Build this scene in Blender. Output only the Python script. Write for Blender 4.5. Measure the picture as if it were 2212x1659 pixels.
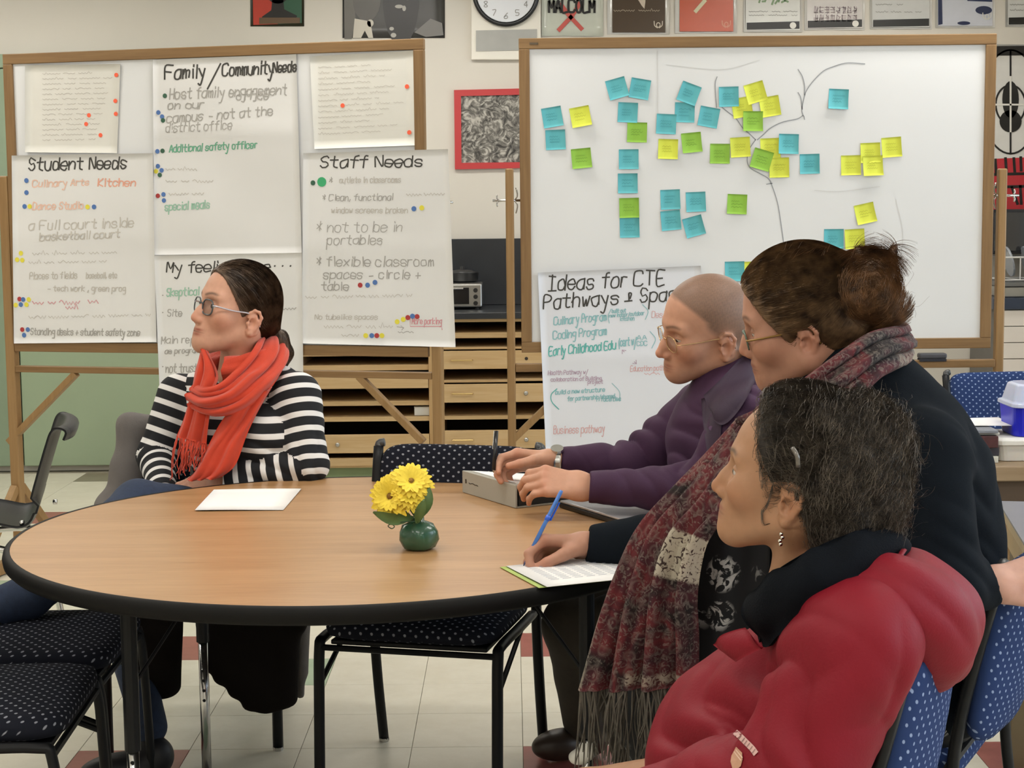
import bpy, math, random
import numpy as np
from mathutils import Vector, Matrix

for _o in list(bpy.data.objects):
    bpy.data.objects.remove(_o, do_unlink=True)
SC = bpy.context.scene
COL = SC.collection
RNG = np.random.default_rng(11)
random.seed(5)

# ---------------------------------------------------------------- camera
W_PX, H_PX, F_PX = 2212.0, 1659.0, 3578.0
CAM_H = 1.47
PITCH = math.atan(379.5 / F_PX)
ROLL = 0.010
CAM = np.array([0.0, 0.0, CAM_H])
_f = np.array([0, math.cos(PITCH), -math.sin(PITCH)])
_u0 = np.array([0, math.sin(PITCH), math.cos(PITCH)])
_r0 = np.array([1.0, 0, 0])
_r = _r0 * math.cos(ROLL) - _u0 * math.sin(ROLL)
_u = _u0 * math.cos(ROLL) + _r0 * math.sin(ROLL)
cd = bpy.data.cameras.new('camera')
cam = bpy.data.objects.new('camera', cd)
COL.objects.link(cam)
cd.sensor_width = 36.0
cd.lens = 36.0 * F_PX / W_PX
cd.clip_start = 0.05
cam.matrix_world = Matrix(((_r[0], _u[0], -_f[0], 0), (_r[1], _u[1], -_f[1], 0),
                           (_r[2], _u[2], -_f[2], CAM_H), (0, 0, 0, 1)))
SC.camera = cam
SC.view_settings.view_transform = 'Standard'
SC.view_settings.look = 'None'
SC.view_settings.gamma = 1.0
SC.view_settings.use_curve_mapping = False
SC.view_settings.exposure = 0.08

# ---------------------------------------------------------------- daylight outside the windows
world = bpy.data.worlds.new('world')
SC.world = world
world.use_nodes = True
_bg = world.node_tree.nodes['Background']
_bg.inputs[0].default_value = (0.74, 0.87, 1.0, 1)
_bg.inputs[1].default_value = 5.5
TROFFER_W = 16.0


def ray(px, py):
    return _f * F_PX + _r * (px - W_PX / 2) + _u * (H_PX / 2 - py)


def P(px, py, Y):
    """world point on the sight line of a pixel at depth Y"""
    d = ray(px, py)
    return CAM + d * (Y / d[1])


def PZ(px, py, Z):
    d = ray(px, py)
    return CAM + d * ((Z - CAM_H) / d[2])


def srgb(h):
    h = h.lstrip('#')
    c = [int(h[i:i + 2], 16) / 255 for i in (0, 2, 4)]
    return tuple(x / 12.92 if x <= 0.04045 else ((x + 0.055) / 1.055) ** 2.4 for x in c)


# ---------------------------------------------------------------- materials
MATS = {}


def nodes_of(name):
    m = bpy.data.materials.new(name)
    m.use_nodes = True
    nt = m.node_tree
    return m, nt, nt.nodes['Principled BSDF']


def N(nt, typ, **kw):
    n = nt.nodes.new(typ)
    for k, v in kw.items():
        if k.startswith('i_'):
            key = k[2:]
            key = int(key) if key.isdigit() else key.replace('_', ' ')
            n.inputs[key].default_value = v
        else:
            setattr(n, k, v)
    return n


def ramp(nt, stops, interp='LINEAR'):
    n = nt.nodes.new('ShaderNodeValToRGB')
    cr = n.color_ramp
    cr.interpolation = interp
    while len(cr.elements) < len(stops):
        cr.elements.new(0.5)
    for e, (p, c) in zip(cr.elements, stops):
        e.position = p
        e.color = (*c[:3], 1)
    return n


def coords(nt, scale=(1, 1, 1), kind='Object', rot=(0, 0, 0)):
    tc = N(nt, 'ShaderNodeTexCoord')
    mp = N(nt, 'ShaderNodeMapping')
    mp.inputs['Scale'].default_value = scale
    mp.inputs['Rotation'].default_value = rot
    nt.links.new(tc.outputs[kind], mp.inputs[0])
    return mp.outputs[0]


def mat(name, col, rough=0.5, metal=0.0, var=0.06, vscale=12.0, bump=0.0, bscale=60.0, spec=0.5,
        stretch=(1, 1, 1), sss=0.0, sheen=0.0, coat=0.0, emit=None, alpha=1.0, trans=0.0):
    """plain procedural surface: colour with slight noise variation and optional bump"""
    if name in MATS:
        return MATS[name]
    m, nt, b = nodes_of(name)
    c = srgb(col) if isinstance(col, str) else col
    b.inputs['Roughness'].default_value = rough
    b.inputs['Metallic'].default_value = metal
    b.inputs['Specular IOR Level'].default_value = spec
    v = coords(nt, stretch)
    if var > 0:
        n = N(nt, 'ShaderNodeTexNoise', i_Scale=vscale, i_Detail=4.0)
        nt.links.new(v, n.inputs['Vector'])
        r = ramp(nt, [(0.25, tuple(x * (1 - var) for x in c)), (0.75, tuple(min(1, x * (1 + var)) for x in c))])
        nt.links.new(n.outputs['Fac'], r.inputs[0])
        nt.links.new(r.outputs[0], b.inputs['Base Color'])
    else:
        b.inputs['Base Color'].default_value = (*c, 1)
    if bump > 0:
        n2 = N(nt, 'ShaderNodeTexNoise', i_Scale=bscale, i_Detail=3.0)
        nt.links.new(v, n2.inputs['Vector'])
        bp = N(nt, 'ShaderNodeBump', i_Strength=bump, i_Distance=0.002)
        nt.links.new(n2.outputs['Fac'], bp.inputs['Height'])
        nt.links.new(bp.outputs[0], b.inputs['Normal'])
    if sss > 0:
        b.inputs['Subsurface Weight'].default_value = sss
        b.inputs['Subsurface Radius'].default_value = (0.012, 0.005, 0.003)
        b.inputs['Subsurface Scale'].default_value = 1.0
    if sheen > 0:
        b.inputs['Sheen Weight'].default_value = sheen
    if coat > 0:
        b.inputs['Coat Weight'].default_value = coat
        b.inputs['Coat Roughness'].default_value = 0.08
    if emit:
        b.inputs['Emission Color'].default_value = (*c, 1)
        b.inputs['Emission Strength'].default_value = emit
    if trans > 0:
        b.inputs['Transmission Weight'].default_value = trans
    MATS[name] = m
    return m


def wood(name, light, dark, scale=1.0, axis='x', rough=0.45, coat=0.0, contrast=1.0, fine=90.0):
    if name in MATS:
        return MATS[name]
    m, nt, b = nodes_of(name)
    s = {'x': (0.8, 14, 14), 'y': (14, 0.8, 14), 'z': (14, 14, 0.8)}[axis]
    v = coords(nt, tuple(q * scale for q in s))
    n = N(nt, 'ShaderNodeTexNoise', i_Scale=1.6, i_Detail=5.0, i_Roughness=0.62, i_Distortion=0.6)
    nt.links.new(v, n.inputs['Vector'])
    n2 = N(nt, 'ShaderNodeTexNoise', i_Scale=fine / 10, i_Detail=3.0)
    nt.links.new(v, n2.inputs['Vector'])
    mx = N(nt, 'ShaderNodeMix')
    mx.data_type = 'FLOAT'
    mx.inputs[0].default_value = 0.35
    nt.links.new(n.outputs['Fac'], mx.inputs[2])
    nt.links.new(n2.outputs['Fac'], mx.inputs[3])
    w = 0.22 / contrast
    r = ramp(nt, [(0.5 - w, srgb(dark)), (0.5 + w, srgb(light))])
    nt.links.new(mx.outputs[0], r.inputs[0])
    nt.links.new(r.outputs[0], b.inputs['Base Color'])
    b.inputs['Roughness'].default_value = rough
    if coat:
        b.inputs['Coat Weight'].default_value = coat
        b.inputs['Coat Roughness'].default_value = 0.15
    bp = N(nt, 'ShaderNodeBump', i_Strength=0.08, i_Distance=0.001)
    nt.links.new(mx.outputs[0], bp.inputs['Height'])
    nt.links.new(bp.outputs[0], b.inputs['Normal'])
    MATS[name] = m
    return m


def attr_mat(name, rough=0.6, bump=0.0, bscale=400.0, sss=0.0, sheen=0.0, var=0.0, vscale=60.0, spec=0.4, sssr=(0.01, 0.004, 0.002)):
    """surface coloured by the mesh's own 'col' attribute (skin, dyed cloth)"""
    if name in MATS:
        return MATS[name]
    m, nt, b = nodes_of(name)
    a = N(nt, 'ShaderNodeAttribute')
    a.attribute_name = 'col'
    out = a.outputs['Color']
    if var > 0:
        n = N(nt, 'ShaderNodeTexNoise', i_Scale=vscale, i_Detail=5.0)
        nt.links.new(coords(nt), n.inputs['Vector'])
        r = ramp(nt, [(0.3, (1 - var,) * 3), (0.7, (1.0,) * 3)])
        nt.links.new(n.outputs['Fac'], r.inputs[0])
        mx = N(nt, 'ShaderNodeMix')
        mx.data_type = 'RGBA'
        mx.blend_type = 'MULTIPLY'
        mx.inputs[0].default_value = 1.0
        nt.links.new(out, mx.inputs[6])
        nt.links.new(r.outputs[0], mx.inputs[7])
        out = mx.outputs[2]
    nt.links.new(out, b.inputs['Base Color'])
    b.inputs['Roughness'].default_value = rough
    b.inputs['Specular IOR Level'].default_value = spec
    if bump > 0:
        n2 = N(nt, 'ShaderNodeTexNoise', i_Scale=bscale, i_Detail=2.0)
        nt.links.new(coords(nt), n2.inputs['Vector'])
        bp = N(nt, 'ShaderNodeBump', i_Strength=bump, i_Distance=0.001)
        nt.links.new(n2.outputs['Fac'], bp.inputs['Height'])
        nt.links.new(bp.outputs[0], b.inputs['Normal'])
    if sss > 0:
        b.inputs['Subsurface Weight'].default_value = sss
        b.inputs['Subsurface Radius'].default_value = sssr
        b.inputs['Subsurface Scale'].default_value = 1.0
    if sheen > 0:
        b.inputs['Sheen Weight'].default_value = sheen
    MATS[name] = m
    return m


# ---------------------------------------------------------------- objects
def tag(o, label=None, cat=None, group=None, kind=None):
    if label:
        o['label'] = label
    if cat:
        o['category'] = cat
    if group:
        o['group'] = group
    if kind:
        o['kind'] = kind
    return o


ROOTM = {}


def thing(name, loc, label, cat, rz=0.0, group=None, kind=None):
    o = bpy.data.objects.new(name, None)
    o.empty_display_size = 0.05
    COL.objects.link(o)
    o.location = loc
    o.rotation_euler = (0, 0, rz)
    ROOTM[o.name] = Matrix.Translation(Vector(loc)) @ Matrix.Rotation(rz, 4, 'Z')
    return tag(o, label, cat, group, kind)


def mesh_obj(name, V, F, m, parent=None, world=True, smooth=False, col=None, attrs=None):
    """V (n,3), F list of faces or (m,4|3) array.  world=True: V are world coordinates"""
    V = np.asarray(V, dtype=np.float64)
    me = bpy.data.meshes.new(name)
    if isinstance(F, np.ndarray):
        k = F.shape[1]
        me.vertices.add(len(V))
        me.vertices.foreach_set('co', V.astype(np.float32).ravel())
        me.loops.add(F.size)
        me.loops.foreach_set('vertex_index', F.astype(np.int32).ravel())
        me.polygons.add(len(F))
        me.polygons.foreach_set('loop_start', np.arange(0, F.size, k, dtype=np.int32))
        me.update(calc_edges=True)
        me.validate()
    else:
        me.from_pydata(V.tolist(), [], F)
        me.update()
    o = bpy.data.objects.new(name, me)
    COL.objects.link(o)
    if parent is not None:
        o.parent = parent
        if world:
            inv = full_matrix(parent).inverted()
            me.transform(inv)
    if m is not None:
        me.materials.append(m)
    if smooth:
        me.polygons.foreach_set('use_smooth', np.ones(len(me.polygons), dtype=bool))
    if col is not None:
        a = me.color_attributes.new('col', 'FLOAT_COLOR', 'POINT')
        c4 = np.ones((len(V), 4), dtype=np.float32)
        c4[:, :3] = col
        a.data.foreach_set('color', c4.ravel())
    if attrs:
        for k, val in attrs.items():
            a = me.attributes.new(k, 'FLOAT', 'CORNER' if len(val) == len(me.loops) else 'POINT')
            a.data.foreach_set('value', np.asarray(val, dtype=np.float32))
    return o


def full_matrix(o):
    m = Matrix.Translation(o.location) @ o.rotation_euler.to_matrix().to_4x4()
    while o.parent is not None:
        o = o.parent
        m = Matrix.Translation(o.location) @ o.rotation_euler.to_matrix().to_4x4() @ m
    return m


def bevel(o, w, seg=2):
    md = o.modifiers.new('bevel', 'BEVEL')
    md.width = w
    md.segments = seg
    md.limit_method = 'ANGLE'
    md.angle_limit = math.radians(40)
    return o


def rotz(a):
    c, s = math.cos(a), math.sin(a)
    return np.array([[c, -s, 0], [s, c, 0], [0, 0, 1.0]])


def rotaxis(axis, a):
    return np.array(Matrix.Rotation(a, 3, Vector(axis)))


def unit(v):
    v = np.asarray(v, float)
    return v / (np.linalg.norm(v) + 1e-12)


class MB:
    """collects simple shapes into one mesh"""

    def __init__(s):
        s.V = []
        s.F = []

    def add(s, V, F):
        o = len(s.V)
        s.V.extend([tuple(map(float, v)) for v in V])
        s.F.extend([tuple(int(i) + o for i in f) for f in F])
        return s

    def box(s, c, size, R=None):
        c = np.asarray(c, float)
        h = np.asarray(size, float) / 2
        pts = np.array([[x, y, z] for z in (-1, 1) for y in (-1, 1) for x in (-1, 1)]) * h
        if R is not None:
            pts = pts @ np.asarray(R).T
        F = [(0, 2, 3, 1), (4, 5, 7, 6), (0, 1, 5, 4), (2, 6, 7, 3), (0, 4, 6, 2), (1, 3, 7, 5)]
        return s.add(pts + c, F)

    def bb(s, lo, hi):
        lo = np.asarray(lo, float)
        hi = np.asarray(hi, float)
        return s.box((lo + hi) / 2, hi - lo)

    def bar(s, a, b, w, h, up=(0, 0, 1)):
        a = np.asarray(a, float)
        b = np.asarray(b, float)
        d = unit(b - a)
        up = np.asarray(up, float)
        if abs(d @ up) > 0.98:
            up = np.array([0, 1.0, 0])
        sd = unit(np.cross(d, up))
        u = np.cross(sd, d)
        R = np.stack([d, sd, u], 1)
        return s.box((a + b) / 2, (np.linalg.norm(b - a), w, h), R)

    def tube(s, pts, r, n=8, cap=True, flat=None):
        """tube along pts; r number or list; flat=(sx,sy) squash of the section"""
        pts = np.asarray(pts, float)
        m = len(pts)
        rr = np.full(m, r) if np.isscalar(r) else np.asarray(r, float)
        t = np.gradient(pts, axis=0)
        t /= np.linalg.norm(t, axis=1)[:, None] + 1e-12
        ref = np.array([0, 0, 1.0]) if abs(t[0][2]) < 0.9 else np.array([1.0, 0, 0])
        u = unit(np.cross(t[0], ref))
        V = []
        fx, fy = flat or (1, 1)
        for i in range(m):
            u = unit(u - t[i] * (u @ t[i]))
            w = np.cross(t[i], u)
            for k in range(n):
                a = 2 * math.pi * k / n
                V.append(pts[i] + rr[i] * (fx * math.cos(a) * u + fy * math.sin(a) * w))
        F = []
        for i in range(m - 1):
            for k in range(n):
                F.append((i * n + k, i * n + (k + 1) % n, (i + 1) * n + (k + 1) % n, (i + 1) * n + k))
        if cap:
            F.append(tuple(range(n))[::-1])
            F.append(tuple(range((m - 1) * n, m * n)))
        return s.add(V, F)

    def cyl(s, c, r, h, n=24, axis='z', r2=None):
        c = np.asarray(c, float)
        r2 = r if r2 is None else r2
        ax = {'x': np.array([1., 0, 0]), 'y': np.array([0, 1., 0]), 'z': np.array([0, 0, 1.])}[axis] if isinstance(axis, str) else unit(axis)
        return s.tube([c - ax * h / 2, c + ax * h / 2], [r, r2], n)

    def lathe(s, prof, c=(0, 0, 0), n=32, cap=True):
        c = np.asarray(c, float)
        V = [c + np.array([r * math.cos(2 * math.pi * k / n), r * math.sin(2 * math.pi * k / n), z]) for r, z in prof for k in range(n)]
        F = []
        for i in range(len(prof) - 1):
            for k in range(n):
                F.append((i * n + k, i * n + (k + 1) % n, (i + 1) * n + (k + 1) % n, (i + 1) * n + k))
        if cap:
            F.append(tuple(range(n))[::-1])
            F.append(tuple(range((len(prof) - 1) * n, len(prof) * n)))
        return s.add(V, F)

    def prism(s, poly, ex):
        """poly: list of 3D points (planar), extruded by vector ex"""
        p = np.asarray(poly, float)
        n = len(p)
        V = np.vstack([p, p + np.asarray(ex, float)])
        F = [tuple(range(n))[::-1], tuple(range(n, 2 * n))] + [(i, (i + 1) % n, n + (i + 1) % n, n + i) for i in range(n)]
        return s.add(V, F)

    def grid(s, G):
        """G (a,b,3) grid of points"""
        G = np.asarray(G, float)
        a, b = G.shape[:2]
        F = [(i * b + j, i * b + j + 1, (i + 1) * b + j + 1, (i + 1) * b + j) for i in range(a - 1) for j in range(b - 1)]
        return s.add(G.reshape(-1, 3), F)

    def build(s, name, m, parent=None, world=True, smooth=False, bev=0, seg=2):
        o = mesh_obj(name, np.array(s.V), s.F, m, parent, world, smooth)
        if bev:
            bevel(o, bev, seg)
        return o


def sheet(name, G, thick, m, parent=None, world=True, smooth=True):
    """closed thin sheet from a grid of points"""
    G = np.asarray(G, float)
    a, b = G.shape[:2]
    du = np.gradient(G, axis=0)
    dv = np.gradient(G, axis=1)
    nn = np.cross(du, dv)
    nn /= np.linalg.norm(nn, axis=2)[..., None] + 1e-12
    B = G + nn * thick
    V = np.vstack([G.reshape(-1, 3), B.reshape(-1, 3)])
    o = a * b
    F = []
    for i in range(a - 1):
        for j in range(b - 1):
            q = (i * b + j, i * b + j + 1, (i + 1) * b + j + 1, (i + 1) * b + j)
            F.append(q[::-1])
            F.append(tuple(x + o for x in q))
    for i in range(a - 1):
        for j in (0, b - 1):
            p, q = i * b + j, (i + 1) * b + j
            F.append((p, q, q + o, p + o) if j == 0 else (q, p, p + o, q + o))
    for j in range(b - 1):
        for i in (0, a - 1):
            p, q = i * b + j, i * b + j + 1
            F.append((q, p, p + o, q + o) if i == 0 else (p, q, q + o, p + o))
    return mesh_obj(name, V, F, m, parent, world, smooth)


def copy_tree(o, parent=None):
    c = o.copy()
    COL.objects.link(c)
    c.parent = parent
    for ch in list(o.children):
        copy_tree(ch, c)
    return c


def spline(pts, n):
    """Catmull-Rom through pts, n samples"""
    p = np.asarray(pts, float)
    p = np.vstack([2 * p[0] - p[1], p, 2 * p[-1] - p[-2]])
    k = len(p) - 3
    t = np.linspace(0, k, n)
    i = np.minimum(t.astype(int), k - 1)
    f = (t - i)[:, None]
    a, b, c, d = p[i], p[i + 1], p[i + 2], p[i + 3]
    return 0.5 * (2 * b + (c - a) * f + (2 * a - 5 * b + 4 * c - d) * f ** 2 + (3 * b - a - 3 * c + d) * f ** 3)

# ================================================================ room shell
XL, XR, YB, YF, ZC = -4.6, 4.3, 9.4, -3.0, 2.95
M_WALL = mat('wall_paint', '#d2cdc3', 0.75, var=0.02, vscale=3, bump=0.05, bscale=180)
M_CEIL = mat('ceiling_tile', '#e9e7e0', 0.9, var=0.03, vscale=30)
M_FLOORBASE = mat('floor_grout', '#8d8776', 0.8)


def struct(o):
    o['kind'] = 'structure'
    return o


struct(MB().bb((XL, YB, 0), (XR, YB + 0.12, ZC)).build('wall_back', M_WALL))
struct(MB().bb((XL - 0.12, YF, 0), (XL, YB + 0.12, ZC)).build('wall_left', M_WALL))
struct(MB().bb((XL, YF - 0.12, 0), (XR, YF, ZC)).build('wall_rear', M_WALL))
struct(MB().bb((XL - 0.12, YF - 0.12, ZC), (XR + 0.12, YB + 0.12, ZC + 0.1)).build('ceiling', M_CEIL))
WINS = [(-1.6, 0.4), (1.2, 3.4), (4.2, 6.6)]
wr = MB()
WZ0, WZ1 = 0.95, 2.55
ys = [YF] + [y for w in WINS for y in w] + [YB]
wr.bb((XR, YF, 0), (XR + 0.12, YB, WZ0))
wr.bb((XR, YF, WZ1), (XR + 0.12, YB, ZC))
for i in range(0, len(ys), 2):
    wr.bb((XR, ys[i], WZ0), (XR + 0.12, ys[i + 1], WZ1))
struct(wr.build('wall_right', M_WALL))
M_WFRAME = mat('window_frame_paint', '#d8d6cf', 0.5)


def pane_mat():
    m = bpy.data.materials.new('window_glass')
    m.use_nodes = True
    nt = m.node_tree
    nt.nodes.clear()
    o = N(nt, 'ShaderNodeOutputMaterial')
    t = N(nt, 'ShaderNodeBsdfTransparent')
    g = N(nt, 'ShaderNodeBsdfGlossy', i_Roughness=0.02)
    f = N(nt, 'ShaderNodeFresnel', i_IOR=1.3)
    mx = N(nt, 'ShaderNodeMixShader')
    nt.links.new(f.outputs[0], mx.inputs[0])
    nt.links.new(t.outputs[0], mx.inputs[1])
    nt.links.new(g.outputs[0], mx.inputs[2])
    nt.links.new(mx.outputs[0], o.inputs[0])
    return m


M_PANE = pane_mat()
for k, (y0, y1) in enumerate(WINS):
    w = thing('window_%d' % (k + 1), (XR + 0.06, (y0 + y1) / 2, WZ0), None, None, kind='structure')
    f = MB()
    for y in (y0 + 0.02, (y0 + y1) / 2, y1 - 0.02):
        f.bb((XR + 0.03, y - 0.02, WZ0), (XR + 0.09, y + 0.02, WZ1))
    for z in (WZ0 + 0.02, WZ1 - 0.02):
        f.bb((XR + 0.031, y0, z - 0.02), (XR + 0.089, y1, z + 0.02))
    f.build('window_frame', M_WFRAME, w)
    for a, b in ((y0 + .04, (y0 + y1) / 2 - .02), ((y0 + y1) / 2 + .02, y1 - .04)):
        MB().bb((XR + 0.055, a, WZ0 + .04), (XR + 0.061, b, WZ1 - .04)).build('pane', M_PANE, w)
    ld = bpy.data.lights.new('window_portal', 'AREA')
    ld.shape = 'RECTANGLE'
    ld.size, ld.size_y = y1 - y0, WZ1 - WZ0
    ld.cycles.is_portal = True
    lo = bpy.data.objects.new('window_portal', ld)
    COL.objects.link(lo)
    lo.location = (XR + 0.13, (y0 + y1) / 2, (WZ0 + WZ1) / 2)
    lo.rotation_euler = (0, math.radians(90), 0)

# ceiling troffers (the room's lamps)
M_TROF = mat('troffer_housing', '#e8e8e4', 0.5, var=0)
M_DIFF = mat('troffer_diffuser', (1.0, 0.96, 0.90), 0.4, var=0, emit=3.0)
_k = 0
for x in (-2.9, -0.5, 1.9):
    for y in (-1.3, 1.2, 3.7, 6.2, 8.3):
        t = thing('ceiling_light', (x, y, ZC - 0.08), 'recessed fluorescent ceiling light with a white diffuser', 'ceiling light', group='fluorescent lights in the ceiling')
        MB().bb((x - .62, y - .16, ZC - .08), (x + .62, y + .16, ZC - .001)).build('housing', M_TROF, t)
        MB().bb((x - .59, y - .13, ZC - .088), (x + .59, y + .13, ZC - .081)).build('diffuser', M_DIFF, t)
        ld = bpy.data.lights.new('troffer_lamp', 'AREA')
        ld.shape = 'RECTANGLE'
        ld.size, ld.size_y = 1.18, 0.26
        ld.energy = TROFFER_W
        ld.color = (1.0, 0.96, 0.90)
        lo = bpy.data.objects.new('troffer_lamp', ld)
        COL.objects.link(lo)
        lo.location = (x, y, ZC - 0.092)

# floor: slab + vinyl tiles
fl = struct(MB().bb((XL - .12, YF - .12, -0.1), (XR + .12, YB + .12, -0.004)).build('floor', M_FLOORBASE))


def tile_mat(name, c, c2):
    m, nt, b = nodes_of(name)
    n = N(nt, 'ShaderNodeTexNoise', i_Scale=9.0, i_Detail=6.0, i_Roughness=0.7)
    geo = N(nt, 'ShaderNodeNewGeometry')
    nt.links.new(geo.outputs['Position'], n.inputs['Vector'])
    r = ramp(nt, [(0.3, srgb(c2)), (0.65, srgb(c))])
    nt.links.new(n.outputs['Fac'], r.inputs[0])
    nt.links.new(r.outputs[0], b.inputs['Base Color'])
    n2 = N(nt, 'ShaderNodeTexNoise', i_Scale=3.0, i_Detail=4.0)
    nt.links.new(geo.outputs['Position'], n2.inputs['Vector'])
    r2 = ramp(nt, [(0.3, (0.30,) * 3), (0.7, (0.36,) * 3)])
    nt.links.new(n2.outputs['Fac'], r2.inputs[0])
    nt.links.new(r2.outputs[0], b.inputs['Roughness'])
    return m


TM = {'c': tile_mat('tile_cream', '#dbd6c6', '#d0cab8'), 'r': tile_mat('tile_red', '#9c5a52', '#8a4a44'),
      'g': tile_mat('tile_green', '#a9bba0', '#9aad93'), 'b': tile_mat('tile_brown', '#8d8471', '#7d7564')}
TS = 0.305


def tile_kind(i, j):
    if j == 13 and i >= -8:
        return 'b'
    if i % 4 == 0 and j % 4 == 1:
        return 'r'
    if i % 4 == 1 and j % 4 == 0:
        return 'g'
    return 'c'


cells = []
for i in range(-16, 15):
    for j in range(-27, 15):
        x, y = 0.02 + TS * (i + .5), 5.03 + TS * (j + .5)
        if x - TS / 2 < XL or x + TS / 2 > XR or y + TS / 2 > YB + 0.1 or y - TS / 2 < YF:
            continue
        vis = y > 3.9 and abs(x) < 0.32 * y + 0.35
        cells.append((0 if vis else 1, y, i, j, x))
cells.sort()
tmesh = {}
rest = {k: MB() for k in TM}
h = TS / 2 - 0.0008
for n, (v, y, i, j, x) in enumerate(cells):
    k = tile_kind(i, j)
    if n < 290:
        if k not in tmesh:
            b = MB()
            p = [(-h, -h), (h, -h), (h, h), (-h, h)]
            q = [(a * .996, c * .996) for a, c in p]
            b.V = [(a, c, -.004) for a, c in p] + [(a, c, -.0006) for a, c in p] + [(a, c, 0) for a, c in q]
            b.F = [(3, 2, 1, 0), (8, 9, 10, 11)]
            for o in (0, 4):
                b.F += [(o + e, o + (e + 1) % 4, o + 4 + (e + 1) % 4, o + 4 + e) for e in range(4)]
            o = b.build('tile', TM[k], fl, world=False)
            tmesh[k] = o.data
        else:
            o = bpy.data.objects.new('tile', tmesh[k])
            COL.objects.link(o)
            o.parent = fl
        o.location = (x, y, 0)
    else:
        rest[k].box((x, y, -.002), (2 * h, 2 * h, .004))
for k, b in rest.items():
    if b.V:
        o = b.build('tile_field', TM[k], fl, world=False)
        o['kind'] = 'stuff'

# green door in the back wall
M_GREEN = mat('green_paint', '#98a98d', 0.5, var=0.03, vscale=5)
M_GREEN2 = mat('green_trim_paint', '#889a82', 0.5, var=0.03)
M_STEEL = mat('brushed_steel', '#b9b9b6', 0.28, metal=1.0, var=0.05)
d1 = thing('door_1', (-2.3, YB, 0), None, None, kind='structure')
MB().bb((-2.785, YB - .05, .035), (-1.42, YB - .005, 2.27)).build('door_leaf', M_GREEN, d1, bev=.004)
MB().bb((-4.1, YB - .05, .035), (-2.795, YB - .005, 2.27)).build('door_leaf', M_GREEN2, d1, bev=.004)
fm = MB().bb((-1.415, YB - .06, 0), (-1.34, YB - .002, 2.35)).bb((-4.2, YB - .06, 0), (-4.105, YB - .002, 2.35)).bb((-4.105, YB - .06, 2.275), (-1.415, YB - .002, 2.35))
fm.build('door_frame', M_GREEN2, d1, bev=.004)
hb = MB()
hz0, hz1 = P(36, 905, YB - .09)[2], P(36, 855, YB - .09)[2]
hb.tube([(-2.83, YB - .05, hz1), (-2.83, YB - .095, hz1), (-2.83, YB - .095, hz0), (-2.83, YB - .05, hz0)], .008, 8)
hb.build('door_handle', M_STEEL, d1)
M_BASE = mat('baseboard_vinyl', '#8b8472', 0.6)
struct(MB().bb((-1.335, YB - .012, 0), (XR, YB - .0005, .1)).build('baseboard_back', M_BASE))

# ================================================================ handwriting: single-stroke letters laid as marker ink
FONT = {
 'a': '47,27,06,04,13,33,45|47,43', 'b': '09,03|05,17,37,46,44,33,13,04', 'c': '46,37,17,06,04,13,33,44',
 'd': '49,43|45,37,17,06,04,13,33,45', 'e': '05,45,46,37,17,06,04,13,33,44', 'f': '49,39,28,23|07,47',
 'g': '47,17,06,05,14,44|47,41,30,10', 'h': '09,03|05,17,37,46,43', 'i': '17,13|19,18', 'j': '27,21,10,00|29,28',
 'k': '09,03|47,05,43', 'l': '19,13', 'm': '07,03|05,17,26,23|26,37,46,43', 'n': '07,03|05,27,46,43',
 'o': '17,06,04,13,33,44,46,37,17', 'p': '07,00|06,17,37,46,44,33,13,04', 'q': '47,40|46,37,17,06,04,13,33,44',
 'r': '07,03|05,17,37', 's': '46,37,17,06,15,35,44,33,13,04', 't': '29,24,33,43|07,47', 'u': '07,04,13,33,45|47,43',
 'v': '07,23,47', 'w': '07,13,26,33,47', 'x': '07,43|47,03', 'y': '07,24|47,20,00', 'z': '07,47,03,43',
 'A': '03,29,43|15,35', 'B': '03,09,39,48,37,06|37,45,44,33,03', 'C': '58,49,19,08,04,13,43,54', 'D': '03,09,29,48,44,23,03',
 'E': '49,09,03,43|06,36', 'F': '59,09,03|06,46', 'H': '09,03|49,43|06,46', 'I': '09,49|29,23|03,43', 'L': '09,03,43',
 'M': '03,09,25,49,43', 'N': '03,09,43,49', 'O': '19,07,05,13,33,45,47,39,19', 'P': '03,09,39,48,47,36,06', 'S': '48,39,19,08,07,16,36,45,44,33,13,04',
 'T': '09,59|29,23', 'X': '09,53|59,03', 'W': '09,13,27,43,59', 'G': '58,49,19,08,04,13,43,55,35', 'R': '03,09,39,48,47,36,06|26,43', 'U': '09,04,13,33,44,49',
 'K': '09,03|49,05,43', 'V': '09,23,49', 'Y': '09,26,49|26,23',
 '/': '00,49', '(': '29,17,14,21', ')': '09,17,14,01', '-': '15,45', '+': '05,45|27,23', '*': '08,35|38,05|29,24', '.': '13,14', ',': '14,02',
 '&': '25,27,37,35|04,44|27,24', '!': '19,15|14,13', '\'': '19,18',
 '0': '19,08,04,13,33,44,48,39,19', '1': '08,29,23', '2': '08,19,39,48,47,03,43', '3': '08,29,48,36,45,33,04', '4': '39,05,45|39,33',
 '5': '49,09,06,36,45,33,03', '6': '49,16,04,13,33,44,45,36,05', '7': '09,49,13', '8': '26,08,19,39,48,26,04,13,33,44,26', '9': '46,16,08,19,39,48,33',
}


def text_units(txt, track):
    x = 0.0
    for ch in txt:
        g = FONT.get(ch)
        x += 3.0 if g is None else max(int(p[0]) for st in g.split('|') for p in st.split(',')) + track
    return x - track


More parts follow.
